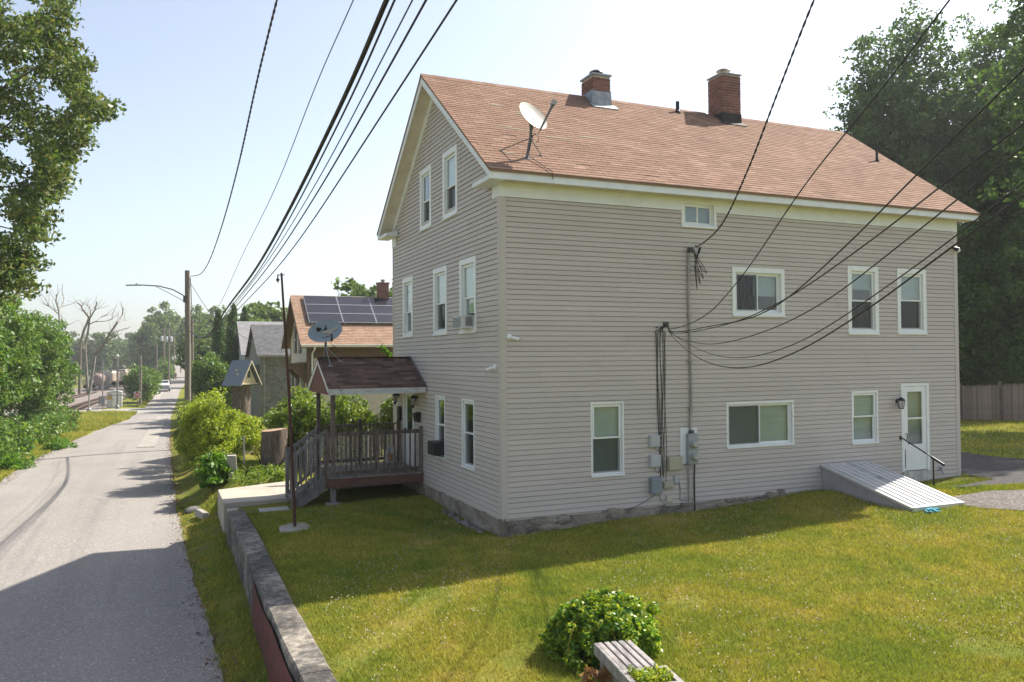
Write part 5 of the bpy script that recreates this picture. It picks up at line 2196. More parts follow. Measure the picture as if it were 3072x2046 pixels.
fp = [(-3.72, 11.75), (-1.9, 11.2), (-0.1, 10.65), (1.7, 10.1)]
GALV = M('galvanised', (0.30, 0.31, 0.31), (0.22, 0.22, 0.22), 8, 0.5, metal=0.4)
for (x, y) in fp:
    mb = MB()
    g = gzf(x, y)
    mb.tube([(x, y, g - 0.1), (x, y, g + 1.25)], 0.028, 8)
    mb.lathe([(0.03, g + 1.25), (0.02, g + 1.29)], (x, y, 0), 8)
    mb.build('post', GALV, fc)
for i in range(1, 3):
    (xa, ya), (xb, yb) = fp[i], fp[i + 1]
    ga, gb = gzf(xa, ya), gzf(xb, yb)
    mb = MB()
    mb.tube([(xa, ya, ga + 1.2), (xb, yb, gb + 1.2)], 0.018, 6)
    mb.build('top_rail', GALV, fc)
    mb = MB()
    n = 28
    for k in range(-12, n):
        for sg in (1, -1):
            u0, u1 = k / n, (k + 12) / n
            w0, w1 = (0.0, 1.15) if sg > 0 else (1.15, 0.0)
            # clip
            c0 = max(0, -u0 / (u1 - u0)) if u0 < 0 else 0
            c1_ = min(1, (1 - u0) / (u1 - u0))
            if c1_ <= c0:
                continue
            f = lambda c: (xa + (xb - xa) * (u0 + (u1 - u0) * c), ya + (yb - ya) * (u0 + (u1 - u0) * c), ga + (gb - ga) * (u0 + (u1 - u0) * c) + w0 + (w1 - w0) * c)
            mb.tube([f(c0), f(c1_)], 0.003, 3, False)
    mb.build('wire_mesh', GALV, fc)

# bench with planter
bn_ = thing('garden_bench', 'grey slatted concrete bench with a built-in planter box half covered by vines', 'bench', (-1.6, -7.2, -0.4))
BENCH = M('bench_concrete', (0.34, 0.315, 0.30), (0.22, 0.205, 0.195), 9, 0.9, 0.35, 0.006, 60, rnd=0.05)
ang = math.atan2(-0.12, -0.71)
bd = Vector((-0.13, -0.72, 0)).normalized()
bs = Vector((-bd.y, bd.x, 0))  # toward +x
zs = 0.0
B0 = Vector((-1.70, -6.62, zs))
for i in range(5):
    o = B0 + bs * (0.035 + i * 0.082)
    mb = MB()
    mb.bar(o + bd * 0.08, o + bd * 0.86, 0.064, 0.06)
    mb.build('slat', BENCH, bn_, bevel=0.012)
mb = MB()
o = B0 - bs * 0.012
mb.bar(o + bd * 0.08 - Vector((0, 0, 0.035)), o + bd * 0.86 - Vector((0, 0, 0.035)), 0.04, 0.13)
mb.build('front_beam', BENCH, bn_, bevel=0.015)
for s0 in (0.2, 0.6):
    mb = MB()
    o = B0 + bs * 0.2 + bd * s0 - Vector((0, 0, 0.24))
    mb.bar(o - bd * 0.05, o + bd * 0.05, 0.36, 0.42)
    mb.build('leg', BENCH, bn_)
pl = MB()
PZ0, PZ1 = -0.42, 0.03


def pp_(s, w, z):
    q = B0 + bd * (0.87 + s) + bs * w
    return Vector((q.x, q.y, z))


t_ = 0.055
LW, LS = 0.50, 0.44
for (s0, s1, w0, w1) in ((0, LS, -0.035, -0.035 + t_), (0, LS, LW - t_ - 0.035, LW - 0.035), (0, t_, 0.02, LW - t_ - 0.035), (LS - t_, LS, 0.02, LW - t_ - 0.035)):
    pl.prism([pp_(s0, w0, PZ0), pp_(s1, w0, PZ0), pp_(s1, w1, PZ0), pp_(s0, w1, PZ0)], (0, 0, PZ1 - PZ0))
pl.build('planter_box', BENCH, bn_)
mb = MB()
mb.prism([pp_(t_, 0.02, -0.1), pp_(LS - t_, 0.02, -0.1), pp_(LS - t_, LW - t_ - 0.035, -0.1), pp_(t_, LW - t_ - 0.035, -0.1)], (0, 0, 0.05))
mb.build('potting_soil', M('soil', (0.06, 0.045, 0.035), None, 12, 0.95, 0.5), bn_)

# ---------------------------------------------------------------- utility poles and wires
t = NT('pole_wood')
n1 = t.noise(t.coords('Object', (9, 9, 0.7)), 4, 6, 0.7)
c = t.ramp(n1, [(0.3, (0.12, 0.105, 0.085)), (0.6, (0.24, 0.21, 0.165)), (0.75, (0.32, 0.285, 0.23))])
t.l(c, t.b.inputs['Base Color'])
t.set(Roughness=0.9)
t.bump(n1, 0.5, 0.02)
POLE = t.m


def utility_pole(x, y, top, r, label, arms=0, trans=0, group=None, armw=2.4):
    g = gzf(x, y)
    p = thing('utility_pole', label, 'utility pole', (x, y, g), group)
    mb = MB()
    mb.tube([(x, y, g - 0.3), (x + 0.03, y, (g + top) / 2), (x, y, top)], [r * 1.2, r * 1.08, r * 0.92], 14)
    mb.build('pole', POLE, p, smooth=True)
    for i in range(arms):
        z = top - 0.35 - 0.8 * i
        mb = MB()
        mb.box(x - armw / 2, x + armw / 2, y - 0.06 - r, y + 0.04 - r, z - 0.06, z + 0.06)
        mb.build('crossarm', POLE, p)
        for k in (-1, -0.55, 0.55, 1):
            mb = MB()
            mb.lathe([(0.04, z + 0.06), (0.06, z + 0.12), (0.05, z + 0.2)], (x + k * armw * 0.47, y - r, 0), 8)
            mb.build('insulator', M('porcelain', (0.5, 0.5, 0.48), None, 4, 0.3), p)
    for i in range(trans):
        mb = MB()
        mb.lathe([(0.05, top - 2.7), (0.27, top - 2.68), (0.27, top - 1.75), (0.2, top - 1.65), (0.05, top - 1.6)], (x - 0.42 + 0.84 * i, y - 0.15, 0), 14)
        mb.build('transformer', GREYBOX, p, smooth=True)
    return p


pole1 = utility_pole(-4.75, 33.9, 8.1, 0.15, 'tall near utility pole carrying the curved street lamp arm')
lampo = thing('street_lamp', 'flat grey street lamp on a long curved arm from the utility pole', 'street lamp', (-4.9, 33.7, 6.4))
mb = MB()
mb.tube([(-4.90, 33.75, 6.62), (-5.0, 33.74, 6.72), (-5.5, 33.70, 7.0), (-6.2, 33.65, 7.17), (-7.1, 33.6, 7.2)], 0.03, 8)
mb.tube([(-4.90, 33.75, 6.36), (-5.6, 33.7, 6.75), (-6.35, 33.65, 7.15)], 0.016, 6)
mb.build('arm', DARKMETAL, lampo, smooth=True)
mb = MB()
mb.box(-4.97, -4.89, 33.66, 33.84, 6.30, 6.68)
mb.build('bracket', DARKMETAL, lampo)
mb = MB()
mb.prism([(-7.05, 33.48, 7.16), (-7.05, 33.72, 7.16), (-7.75, 33.70, 7.13), (-7.85, 33.6, 7.12), (-7.75, 33.50, 7.13)], (0, 0, 0.075))
mb.box(-7.36, -7.26, 33.56, 33.64, 7.2, 7.30)
mb.build('lamp_head', GREYBOX, lampo, bevel=0.015)

utility_pole(-3.0, 81.2, 7.6, 0.14, 'slim dark utility pole standing behind the near pole', 1, 0, None, 1.8)
utility_pole(-4.4, -20.0, 10.0, 0.15, 'utility pole on the street side of the lawn at the wire end', 1)
FARP = 'utility poles far down the street'
for (x, y, top, arms, tr, lab) in ((-5.65, 168, 9.7, 1, 1, 'far utility pole with crossarm and one transformer can beyond the pickup'),
                                   (-4.75, 165, 9.5, 1, 2, 'far utility pole with crossarm and a pair of transformer cans beyond the pickup'),
                                   (-3.3, 202, 9.6, 1, 0, 'far utility pole with a single crossarm behind the transformer poles'),
                                   (-0.5, 266, 12.0, 2, 0, 'most distant utility pole with double crossarms near the street crest'),
                                   (-7.0, 149.5, 6.2, 0, 0, 'plain bare wooden pole among the roadside shrubs beyond the pickup')):
    utility_pole(x, y, top, 0.15, lab, arms, tr, FARP)
utility_pole(-8.58, 99.2, 3.75, 0.14, 'plain grey wooden pole behind the do not enter sign')


def spline(pts, n=10):
    """chord-length Catmull-Rom"""
    P = [Vector(p) for p in pts]
    s = [0.0]
    for i in range(1, len(P)):
        s.append(s[-1] + max(1e-6, (P[i] - P[i - 1]).length))
    m = []
    for i in range(len(P)):
        if i == 0:
            m.append((P[1] - P[0]) / (s[1] - s[0]))
        elif i == len(P) - 1:
            m.append((P[-1] - P[-2]) / (s[-1] - s[-2]))
        else:
            h0, h1 = s[i] - s[i - 1], s[i + 1] - s[i]
            m.append(((P[i] - P[i - 1]) / h0 * h1 + (P[i + 1] - P[i]) / h1 * h0) / (h0 + h1))
    out = []
    for i in range(len(P) - 1):
        h = s[i + 1] - s[i]
        for k in range(n):
            t_ = k / n
            out.append(P[i] * (2 * t_ ** 3 - 3 * t_ ** 2 + 1) + m[i] * h * (t_ ** 3 - 2 * t_ ** 2 + t_) + P[i + 1] * (3 * t_ ** 2 - 2 * t_ ** 3) + m[i + 1] * h * (t_ ** 3 - t_ ** 2))
    out.append(P[-1])
    return out


def wire(name, pts, r, label, mat=CABLE, group=None, twist=0, n=10):
    sp_ = spline(pts, n)
    r = r * 0.72
    mb = MB()
    if twist:
        L = 0.0
        acc = [0.0]
        for i in range(1, len(sp_)):
            acc.append(acc[-1] + (sp_[i] - sp_[i - 1]).length)
        for ph in range(2):
            q = []
            for i in range(len(sp_)):
                d = (sp_[min(i + 1, len(sp_) - 1)] - sp_[max(0, i - 1)]).normalized()
                s0 = d.cross(Vector((0, 0, 1))).normalized()
                u0_ = s0.cross(d)
                a = acc[i] / twist * 2 * math.pi + ph * math.pi
                q.append(sp_[i] + (s0 * math.cos(a) + u0_ * math.sin(a)) * r * 0.7)
            mb.tube(q, r, 5)
    else:
        mb.tube(sp_, r, 6)
    o = mb.build(name, mat, smooth=True, origin=sp_[0])
    return tag(o, label, 'wire', group)


xw = -4.42
A_ = [(33.6, 7.75), (24, 7.0), (13.2, 6.95), (4.6, 7.71), (0.7, 8.38), (-1.7, 8.67), (-10, 9.3), (-19.9, 9.6)]
wire('overhead_wire', [(xw if y < 30 else -4.58, y, z) for y, z in A_], 0.018, 'twisted black power cable, highest of those strung from the near pole top', twist=0.42, n=60)
B_ = [(33.8, 5.0), (20, 4.55), (11.1, 4.85), (4.1, 5.43), (-2.2, 5.88), (-5.6, 6.33), (-7.1, 6.45), (-19.9, 8.2)]
wire('overhead_wire', [(xw if y < 30 else -4.6, y, z) for y, z in B_], 0.008, 'thin single overhead wire strung between the power cable and the thick bundle')
C_ = [(33.7, 4.7), (21.9, 4.08), (7.8, 4.57), (-0.6, 4.98), (-5.35, 5.49), (-7.3, 5.77), (-8.3, 5.96), (-19.9, 8.0)]
F_ = [(33.6, 4.75), (22, 4.02), (9.4, 4.18), (4.1, 4.33), (-4.1, 4.69), (-8.3, 5.11), (-9.9, 5.28), (-19.9, 6.6)]
wire('overhead_wire', [(xw if y < 30 else -4.6, y, z) for y, z in C_], 0.032, 'thick black telephone cable bundle over the street verge')
wire('overhead_wire', [(xw + 0.035 if y < 30 else -4.6, y, z - 0.06) for y, z in C_], 0.014, 'black cable lashed close under the thick telephone bundle')


def lerp_w(f, ys_):
    ca = np.array(sorted(C_))
    fa = np.array(sorted(F_))
    return [(y, float(np.interp(y, ca[:, 0], ca[:, 1]) * (1 - f) + np.interp(y, fa[:, 0], fa[:, 1]) * f)) for y in ys_]


for f, r, lab in ((0.42, 0.009, 'thin overhead wire just below the thick telephone bundle'), (0.62, 0.013, 'medium black overhead cable midway below the telephone bundle')):
    wire('overhead_wire', [(xw + 0.02 if y < 30 else -4.6, y, z) for y, z in lerp_w(f, [33.5, 22, 9, 4, -3, -6, -8.5, -12, -19.9])], r, lab)
wire('overhead_wire', [(xw if y < 30 else -4.6, y, z) for y, z in F_], 0.011, 'lowest black overhead cable strung along the street')
# slack loops and a drop to the next house
wire('overhead_wire', [(-4.6, 33.8, 7.4), (-3.6, 34.5, 5.9), (-1.8, 36.0, 4.6), (0.1, 38.2, 3.75), (1.8, 40.2, 3.45)], 0.014, 'twisted grey service cable dropping from the near pole to the neighbouring house', CABLEGREY, twist=0.5, n=40)
wire('overhead_wire', [(-4.6, 33.8, 7.7), (-4.55, 33.72, 6.5), (-4.57, 33.72, 5.2), (-4.55, 33.75, 4.0)], 0.02, 'twisted cable running down the face of the near pole', CABLE, twist=0.35, n=30)
wire('overhead_wire', [(-4.9, 33.70, 5.9), (-4.8, 33.55, 5.4), (-4.5, 33.5, 4.9), (-4.0, 33.4, 4.75), (-4.42, 29, 4.5)], 0.012, 'pale slack cable loop beside the near pole', CABLEGREY)
# long street wires to the far poles
for k, (dx, z1, z2) in enumerate(((-0.9, 7.3, 9.1), (-0.3, 7.2, 9.1), (0.5, 7.2, 9.1))):
    wire('overhead_wire', [(-3.0 + dx, 81.2, z1), (-3.8 + dx, 123, 7.4), (-4.75 + dx, 165, z2)], 0.02, 'thin power line between the slim pole and the far transformer poles', CABLEGREY, 'power lines far down the street')

# service drops to the side wall
tri = [(4.50, -0.12, 5.50), (3.95, -0.96, 5.36), (3.19, -2.7, 5.50), (2.52, -4.21, 6.09), (1.91, -5.6, 6.85), (1.38, -6.81, 7.5), (-1.5, -13.4, 9.3), (-4.3, -19.9, 9.5)]
wire('service_wire', tri, 0.014, 'twisted black service cable rising from the weatherhead on the side wall', twist=0.32, n=60)
W = [
    ([(3.25, -0.87, 3.69), (2.03, -3.93, 3.88), (1.53, -5.19, 4.23), (0.54, -7.65, 5.13), (-0.11, -9.27, 5.6), (-0.44, -10.11, 5.88), (-4.3, -19.9, 8.3)], 0.011, 'upper service wire from the cable bracket, crossing above the small upstairs window'),
    ([(3.18, -1.05, 3.64), (2.13, -3.68, 3.61), (0.95, -6.61, 3.76), (0.23, -8.42, 4.24), (-0.23, -9.58, 4.62), (-0.76, -10.89, 5.03), (-4.3, -19.9, 7.4)], 0.011, 'second service wire down from the top at the cable bracket'),
    ([(3.18, -1.05, 3.62), (2.23, -3.44, 3.57), (0.9, -6.75, 3.80), (0.06, -8.85, 4.2), (-0.46, -10.16, 4.51), (-0.75, -10.88, 4.67), (-4.3, -19.9, 6.8)], 0.010, 'third service wire down from the top at the cable bracket'),
    ([(3.18, -1.05, 3.61), (2.23, -3.43, 3.33), (1.4, -5.51, 3.39), (0.43, -7.92, 3.71), (-0.23, -9.56, 4.14), (-0.75, -10.88, 4.52), (-4.3, -19.9, 6.5)], 0.009, 'fourth service wire down from the top, sagging in front of the side wall'),
    ([(3.11, -1.22, 3.59), (2.44, -2.9, 3.27), (1.62, -4.95, 3.10), (0.75, -7.12, 3.27), (-0.08, -9.21, 3.77), (-0.56, -10.41, 4.13), (-0.75, -10.87, 4.28), (-4.3, -19.9, 6.3)], 0.008, 'thin service wire sagging just above the lowest one'),
    ([(3.18, -1.05, 3.59), (2.23, -3.41, 3.05), (1.4, -5.50, 2.97), (0.75, -7.12, 3.17), (0.07, -8.83, 3.58), (-0.46, -10.15, 3.98), (-0.75, -10.87, 4.19), (-4.3, -19.9, 6.2)], 0.011, 'lowest service wire with the deepest sag before the side wall'),
]
for k, (pts, r, lab) in enumerate(W):
    wire('service_wire', [(3.78, -0.08, 3.80)] + pts, r, lab)
br = MB()
lbox(br, smap, 3.72, 3.86, 0.012, 0.03, 3.74, 3.86)
br.tube([smap(3.79, 0.03, 3.80), smap(3.79, 0.09, 3.80)], 0.014, 6)
br.tube([smap(3.55, 0.02, 3.74), smap(3.55, 0.06, 3.75)], 0.012, 6)
tag(br.build('cable_bracket', DARKMETAL), 'small dark cable bracket where the service wires meet the side wall', 'bracket')
# ---------------------------------------------------------------- neighbouring houses
CREAMSID = M('cream_clapboard', (0.60, 0.54, 0.43), (0.54, 0.48, 0.38), 3, 0.65, rnd=0.03)
BROWN = M('brown_trim', (0.155, 0.10, 0.065), (0.13, 0.085, 0.055), 4, 0.6)
TANSH = M('tan_shingle', (0.36, 0.235, 0.16), (0.28, 0.18, 0.125), 6, 0.95, 0.3, 0.006, 60, rnd=0.18)
GREYSH = M('grey_shingle', (0.15, 0.15, 0.155), (0.11, 0.11, 0.115), 4, 0.95, 0.3, 0.01, 40, rnd=0.2)
GREENSH = M('sage_shake', (0.21, 0.215, 0.172), (0.165, 0.17, 0.138), 3, 0.85, 0.2, rnd=0.22)
GUTTER = M('gutter_white', (0.70, 0.68, 0.60), None, 3, 0.4)
N1 = thing('cream_house', 'cream clapboard house with brown trim and solar panels on a tan roof', 'house', (5, 29, -1.1))
ax0, ay0, ay1, aze, arz, ary = 0.6, 26.42, 32.1, 3.85, 6.45, 29.25
mb = MB()
mb.prism([(ax0 + .02, ay0 + .02, -1.4), (ax0 + .02, ay1 - .02, -1.4), (ax0 + .02, ay1 - .02, aze - .05), (ax0 + .02, ary, arz - .12), (ax0 + .02, ay0 + .02, aze - .05)], (10, 0, 0))
w1 = mb.build('wall', CREAMSID, N1)
z = -1.0
sl1 = (arz - aze) / (ary - 25.75)
k = 0
while z < 6.2:
    def lim(zz):
        if zz < aze - 0.2:
            return ay0 + 0.02, ay1 - 0.02
        d = (arz - 0.15 - zz) / sl1
        return max(ay0 + 0.02, ary - d), min(ay1 - 0.02, ary + d)
    a, b = lim(z)
    c_, d_ = lim(z + 0.125)
    if b - a > 0.2:
        mb = MB()
        mb.add([(ax0 - 0.012, a, z), (ax0 - 0.012, b, z), (ax0 + 0.004, max(d_, c_ + .01), z + 0.128), (ax0 + 0.004, c_, z + 0.128), (ax0 + .02, a, z), (ax0 + .02, b, z)], [(0, 1, 2, 3), (4, 5, 1, 0)])
        mb.build('clapboard', CREAMSID, w1)
    if z < 3.1:
        mb = MB()
        mb.add([(ax0 + 0.1, ay0 - 0.012, z), (10.6, ay0 - 0.012, z), (10.6, ay0 + 0.004, z + 0.128), (ax0 + .1, ay0 + 0.004, z + 0.128), (ax0 + .1, ay0 + .02, z), (10.6, ay0 + .02, z)], [(0, 1, 2, 3), (4, 5, 1, 0)])
        mb.build('clapboard', CREAMSID, w1)
    z += 0.125
mb = MB()
mb.box(ax0 - 0.02, 10.6, ay0 - 0.03, ay0 + 0.01, 3.17, aze - 0.08)
mb.build('frieze_band', BROWN, N1)
mb = MB()
mb.box(ax0 - 0.02, 10.6, ay0 - 0.05, ay0 - 0.031, 3.42, 3.47)
mb.box(ax0 - 0.02, 10.6, ay0 - 0.06, ay0 - 0.031, 3.17, 3.24)
mb.build('band_moulding', BROWN, N1)
for y in (ay0, ay1):
    mb = MB()
    mb.box(ax0 - 0.03, ax0 + 0.30, y - 0.035, y + 0.035, -1.3, 3.165)
    mb.box(ax0 - 0.03, ax0 + 0.02, y - 0.034, y + (0.2 if y == ay0 else -0.2), -1.3, aze - 0.1)
    mb.build('corner_board', BROWN, N1)
mb = MB()
for sgn in (-1, 1):
    ye = ary + sgn * (ary - 25.75)
    mb.prism([(ax0 - 0.42, ye, 3.83), (ax0 - 0.42, ary, arz), (ax0 - 0.42, ary, arz - 0.10), (ax0 - 0.42, ye, 3.73)], (10.8, 0, 0))
rf1 = mb.build('roof', TANSH, N1)
mb = MB()
ln1 = math.hypot(ary - 25.75, arz - 3.83)
e1 = Vector((0, (ary - 25.75) / ln1, (arz - 3.83) / ln1))
n1_ = Vector((0, -e1.z, e1.y))
for c in range(int(ln1 / 0.14) + 1):
    x = ax0 - 0.44 - (c % 2) * 0.16
    while x < 10.4:
        p = Vector((max(x, ax0 - 0.44), 25.73, 3.815)) + e1 * (c * 0.14)
        w = x + 0.312 - p.x
        mb.add([p, p + Vector((w, 0, 0)), p + Vector((w, 0, 0)) + n1_ * 0.014, p + n1_ * 0.014, p + e1 * 0.16 + n1_ * 0.002, p + Vector((w, 0, 0)) + e1 * 0.16 + n1_ * 0.002], [(0, 1, 2, 3), (3, 2, 5, 4)])
        x += 0.318
tag(mb.build('shingle_field', TANSH, rf1), kind='stuff')
for sgn in (-1, 1):
    ye = ary + sgn * (ary - 25.75)
    p = [(ax0 - 0.44, ye, 3.80), (ax0 - 0.44, ary, arz - 0.02), (ax0 - 0.44, ary, arz - 0.24), (ax0 - 0.44, ye, 3.58)]
    mb = MB()
    mb.prism(p if sgn < 0 else p[::-1], (0.03, 0, 0))
    mb.build('rake_board', BROWN, N1)
    mb = MB()
    mb.prism([(ax0 - 0.41, ye, 3.70), (ax0 - 0.41, ary, arz - 0.13), (ax0 - 0.0, ary, arz - 0.13), (ax0 - 0.0, ye, 3.70)], (0, 0, 0.02))
    mb.build('rake_soffit', BROWN, N1)
mb = MB()
mb.box(ax0 - 0.40, 10.9, 25.78, ay0 + 0.0, 3.66, 3.70)
mb.build('soffit', BROWN, N1)
mb = MB()
mb.box(ax0 - 0.42, 10.9, 25.66, 25.77, 3.70, 3.83)
mb.build('gutter', GUTTER, N1, bevel=0.02)
mb = MB()
mb.tube([(0.85, 25.72, 3.72), (0.84, 25.78, 3.58), (0.82, 26.32, 3.40), (0.82, 26.33, 1.0), (0.82, 26.33, -0.9)], 0.045, 8)
mb.build('downspout', VINYLW, N1)
for (ya, yb, za, zb) in ((29.80, 30.57, 3.43, 4.88), (28.2, 29.0, 3.42, 4.88), (30.9, 31.7, 0.8, 2.35), (29.1, 30.2, 0.8, 2.3)):
    mb = MB()
    for (p, q, r, s) in ((ya, ya + .1, za, zb), (yb - .1, yb, za, zb), (ya + .1, yb - .1, zb - .12, zb), (ya + .1, yb - .1, za, za + .1)):
        mb.box(ax0 - 0.06, ax0 - 0.012, p, q, r, s)
    w_ = mb.build('window', BROWN, N1)
    mb = MB()
    mb.box(ax0 - 0.045, ax0 - 0.014, ya + .1, yb - .1, (za + zb) / 2 - .03, (za + zb) / 2 + .03)
    mb.box(ax0 - 0.045, ax0 - 0.014, ya + .1, ya + .15, za + .1, zb - .12)
    mb.box(ax0 - 0.045, ax0 - 0.014, yb - .15, yb - .1, za + .1, zb - .12)
    mb.build('sash', VINYLW, w_)
    mb = MB()
    mb.box(ax0 - 0.03, ax0 - 0.02, ya + .1, yb - .1, za + .1, zb - .12)
    mb.build('pane', M('dark_glass', (0.03, 0.045, 0.055), (0.05, 0.07, 0.08), 1.5, 0.08, spec=0.8), w_)
# door hood
mb = MB()
mb.box(ax0 - 0.85, ax0 - 0.01, 26.7, 29.0, 2.62, 2.86)
mb.prism([(ax0 - 0.95, 26.6, 2.861), (ax0 - .01, 26.6, 2.861), (ax0 - .01, 26.6, 2.95)], (0, 2.5, 0))
hood = mb.build('door_hood', BROWN, N1)
for y in (26.75, 28.85):
    mb = MB()
    mb.prism([(ax0 - 0.7, y, 2.62), (ax0 - 0.02, y, 2.62), (ax0 - 0.02, y, 1.9)], (0, 0.1, 0))
    mb.build('bracket', BROWN, hood)
mb = MB()
mb.box(ax0 - 0.05, ax0 - 0.011, 27.2, 28.2, -0.4, 2.3)
dd = mb.build('door', BROWN, N1)
mb = MB()
mb.box(ax0 - 0.06, ax0 - 0.051, 27.35, 28.05, 0.9, 2.1)
mb.build('pane', MATS['dark_glass'], dd)
mb = MB()
mb.lathe([(0.05, 0), (0.16, 0.0), (0.16, 0.03), (0.05, 0.03)], (ax0 - 0.03, 28.6, 2.35), 16, Matrix(((0, 0, -1), (0, 1, 0), (1, 0, 0))))
mb.build('round_plaque', VINYLW, N1)
# solar panels, three rows
PANEL = M('solar_cells', (0.022, 0.023, 0.034), (0.030, 0.028, 0.036), 3, 0.18, spec=0.6)
sol0 = Vector((0.80, 27.16, 4.87))
for r in range(3):
    for c in range(5):
        o_ = Vector((0.80 + c * 1.745, 0, 0)) + Vector((0, 27.16, 4.87)) + e1 * (r * 0.83) + n1_ * 0.13
        sp_ = thing('solar_panel', 'dark framed solar panel, %s row, %s from the street gable' % (('lowest', 'middle', 'uppermost')[r], ('first', 'second', 'third', 'fourth', 'fifth')[c]), 'solar panel', o_, 'solar panels on the tan roof')
        mb = MB()
        Mx1 = Matrix((Vector((1, 0, 0)), e1, n1_)).transposed()
        mb.obox(o_ + Mx1 @ Vector((0.86, 0.405, 0)), (1.70, 0.79, 0.03), Mx1)
        mb.build('cells', PANEL, sp_)
        mb = MB()
        for (cx_, cy_, sx_, sy_) in ((0.86, 0.005, 1.725, 0.02), (0.86, 0.81, 1.725, 0.02), (0.005, 0.405, 0.022, 0.79), (1.715, 0.405, 0.022, 0.79)):
            mb.obox(o_ + Mx1 @ Vector((cx_, cy_, 0.003)), (sx_, sy_, 0.045), Mx1)
        mb.build('panel_frame', GREYMETAL, sp_)
for c in range(6):
    mb = MB()
    x = 0.95 + c * 1.65
    mb.bar(Vector((x, 27.1, 4.84)) + n1_ * 0.06, Vector((x, 29.1, 6.34)) + n1_ * 0.06, 0.05, 0.09)
    mb.build('mounting_rail', GREYMETAL, N1)
mb = MB()
mb.box(4.88, 5.42, 28.95, 29.5, 5.9, 7.28)
cn = mb.build('chimney', MORTAR, N1)
mbb = MB()
kk = 0
zc = 6.2
while zc < 7.22:
    for face in range(2):
        u = -0.1 * (kk % 2)
        while u < 0.54:
            a, b = max(0, u), min(0.54, u + 0.19)
            if b - a > 0.03:
                if face == 0:
                    mbb.box(4.88 + a, 4.88 + b, 28.94, 28.96, zc, zc + 0.058)
                else:
                    mbb.box(4.87, 4.89, 28.95 + a, 28.95 + b, zc, zc + 0.058)
            u += 0.2
    zc += 0.07
    kk += 1
tag(mbb.build('brickwork', BRICK, cn), kind='stuff')
mb = MB()
mb.box(4.84, 5.46, 28.91, 29.54, 7.22, 7.30)
mb.build('chimney_cap', BRICK, cn)
mb = MB()
mb.lathe([(0.1, 7.3), (0.1, 7.42), (0.15, 7.43), (0.15, 7.46), (0.05, 7.5)], (5.15, 29.2, 0), 12)
mb.build('flue_cap', GREYMETAL, cn)

# sage shingled house behind
N2 = thing('sage_house', 'sage green shingled house with grey roof behind the cream house', 'house', (5, 49, -1.5))
bx0, by0, by1 = 0.34, 45.0, 53.0
mb = MB()
mb.prism([(bx0, by0, -1.8), (bx0, by1, -1.8), (bx0, by1, 3.5), (bx0, 49, 5.6), (bx0, by0, 3.5)], (9, 0, 0))
w2 = mb.build('wall', GREENSH, N2)
mb = MB()
z = -1.6
kk = 0
while z < 3.1:
    x = bx0 + 0.2 - (kk % 2) * 0.13
    while x < 9.2:
        xx = max(x, bx0 + 0.12)
        ww = x + 0.27 - xx + random.uniform(-0.02, 0.0)
        if ww > 0.04:
            mb.add([(xx, by0 - 0.055, z), (xx + ww, by0 - 0.055, z), (xx + ww, by0 - 0.008, z + 0.17), (xx, by0 - 0.008, z + 0.17), (xx, by0, z), (xx + ww, by0, z)], [(0, 1, 2, 3), (4, 5, 1, 0)])
        x += 0.28
    z += 0.16
    kk += 1
tag(mb.build('shake_field', GREENSH, w2), kind='stuff')
mb = MB()
mb.box(bx0 - 0.02, bx0 + 0.12, by0 - 0.04, by0 - 0.001, -1.8, 3.2)
mb.build('corner_board', GREENSH, N2)
mb = MB()
mb.box(bx0 - 0.02, 9.3, by0 - 0.035, by0 - 0.001, 3.12, 3.44)
mb.build('frieze_band', GREENSH, N2)
mb = MB()
for sgn in (-1, 1):
    ye = 49 + sgn * 4.35
    mb.prism([(bx0 - 0.25, ye, 3.42), (bx0 - 0.25, 49, 5.72), (bx0 - 0.25, 49, 5.6), (bx0 - 0.25, ye, 3.30)], (9.4, 0, 0))
r2 = mb.build('roof', GREYSH, N2)


def shingle_rows(parent, mat, x0, x1, ya, za, yb, zb, step=0.16, tab=0.33):
    ln_ = math.hypot(yb - ya, zb - za)
    ee = Vector((0, (yb - ya) / ln_, (zb - za) / ln_))
    n_ = Vector((0, -ee.z, ee.y))
    mb = MB()
    for c in range(int(ln_ / step) + 1):
        x = x0 - (c % 2) * tab / 2
        while x < x1:
            p = Vector((max(x, x0), ya, za)) + ee * (c * step)
            w = min(x1, x + tab * 0.98) - p.x
            if w > 0.03:
                mb.add([p, p + Vector((w, 0, 0)), p + Vector((w, 0, 0)) + n_ * 0.02, p + n_ * 0.02, p + ee * (step + .02) + n_ * 0.002, p + Vector((w, 0, 0)) + ee * (step + .02) + n_ * 0.002], [(0, 1, 2, 3), (3, 2, 5, 4)])
            x += tab
    return tag(mb.build('shingle_field', mat, parent), kind='stuff')


shingle_rows(r2, GREYSH, bx0 - 0.27, 9.1, 44.63, 3.41, 49, 5.725)
mb = MB()
mb.box(bx0 - 0.25, 9.3, 44.55, 44.66, 3.28, 3.42)
mb.build('gutter', M('sage_gutter', (0.30, 0.31, 0.26), None, 3, 0.5), N2)
mb = MB()
mb.tube([(bx0 + 0.25, 44.6, 3.3), (bx0 + 0.25, 44.93, 3.1), (bx0 + 0.25, 44.93, -1.5)], 0.05, 8)
mb.build('downspout', MATS['sage_gutter'], N2)
for sgn in (-1, 1):
    p = [(bx0 - 0.27, 49 + sgn * 4.35, 3.40), (bx0 - 0.27, 49, 5.70), (bx0 - 0.27, 49, 5.48), (bx0 - 0.27, 49 + sgn * 4.35, 3.2)]
    mb = MB()
    mb.prism(p if sgn < 0 else p[::-1], (0.03, 0, 0))
    mb.build('rake_board', BROWN, N2)
mb = MB()
mb.box(bx0 - 1.6, bx0 - 0.02, 45.4, 49.5, 2.1, 2.2)
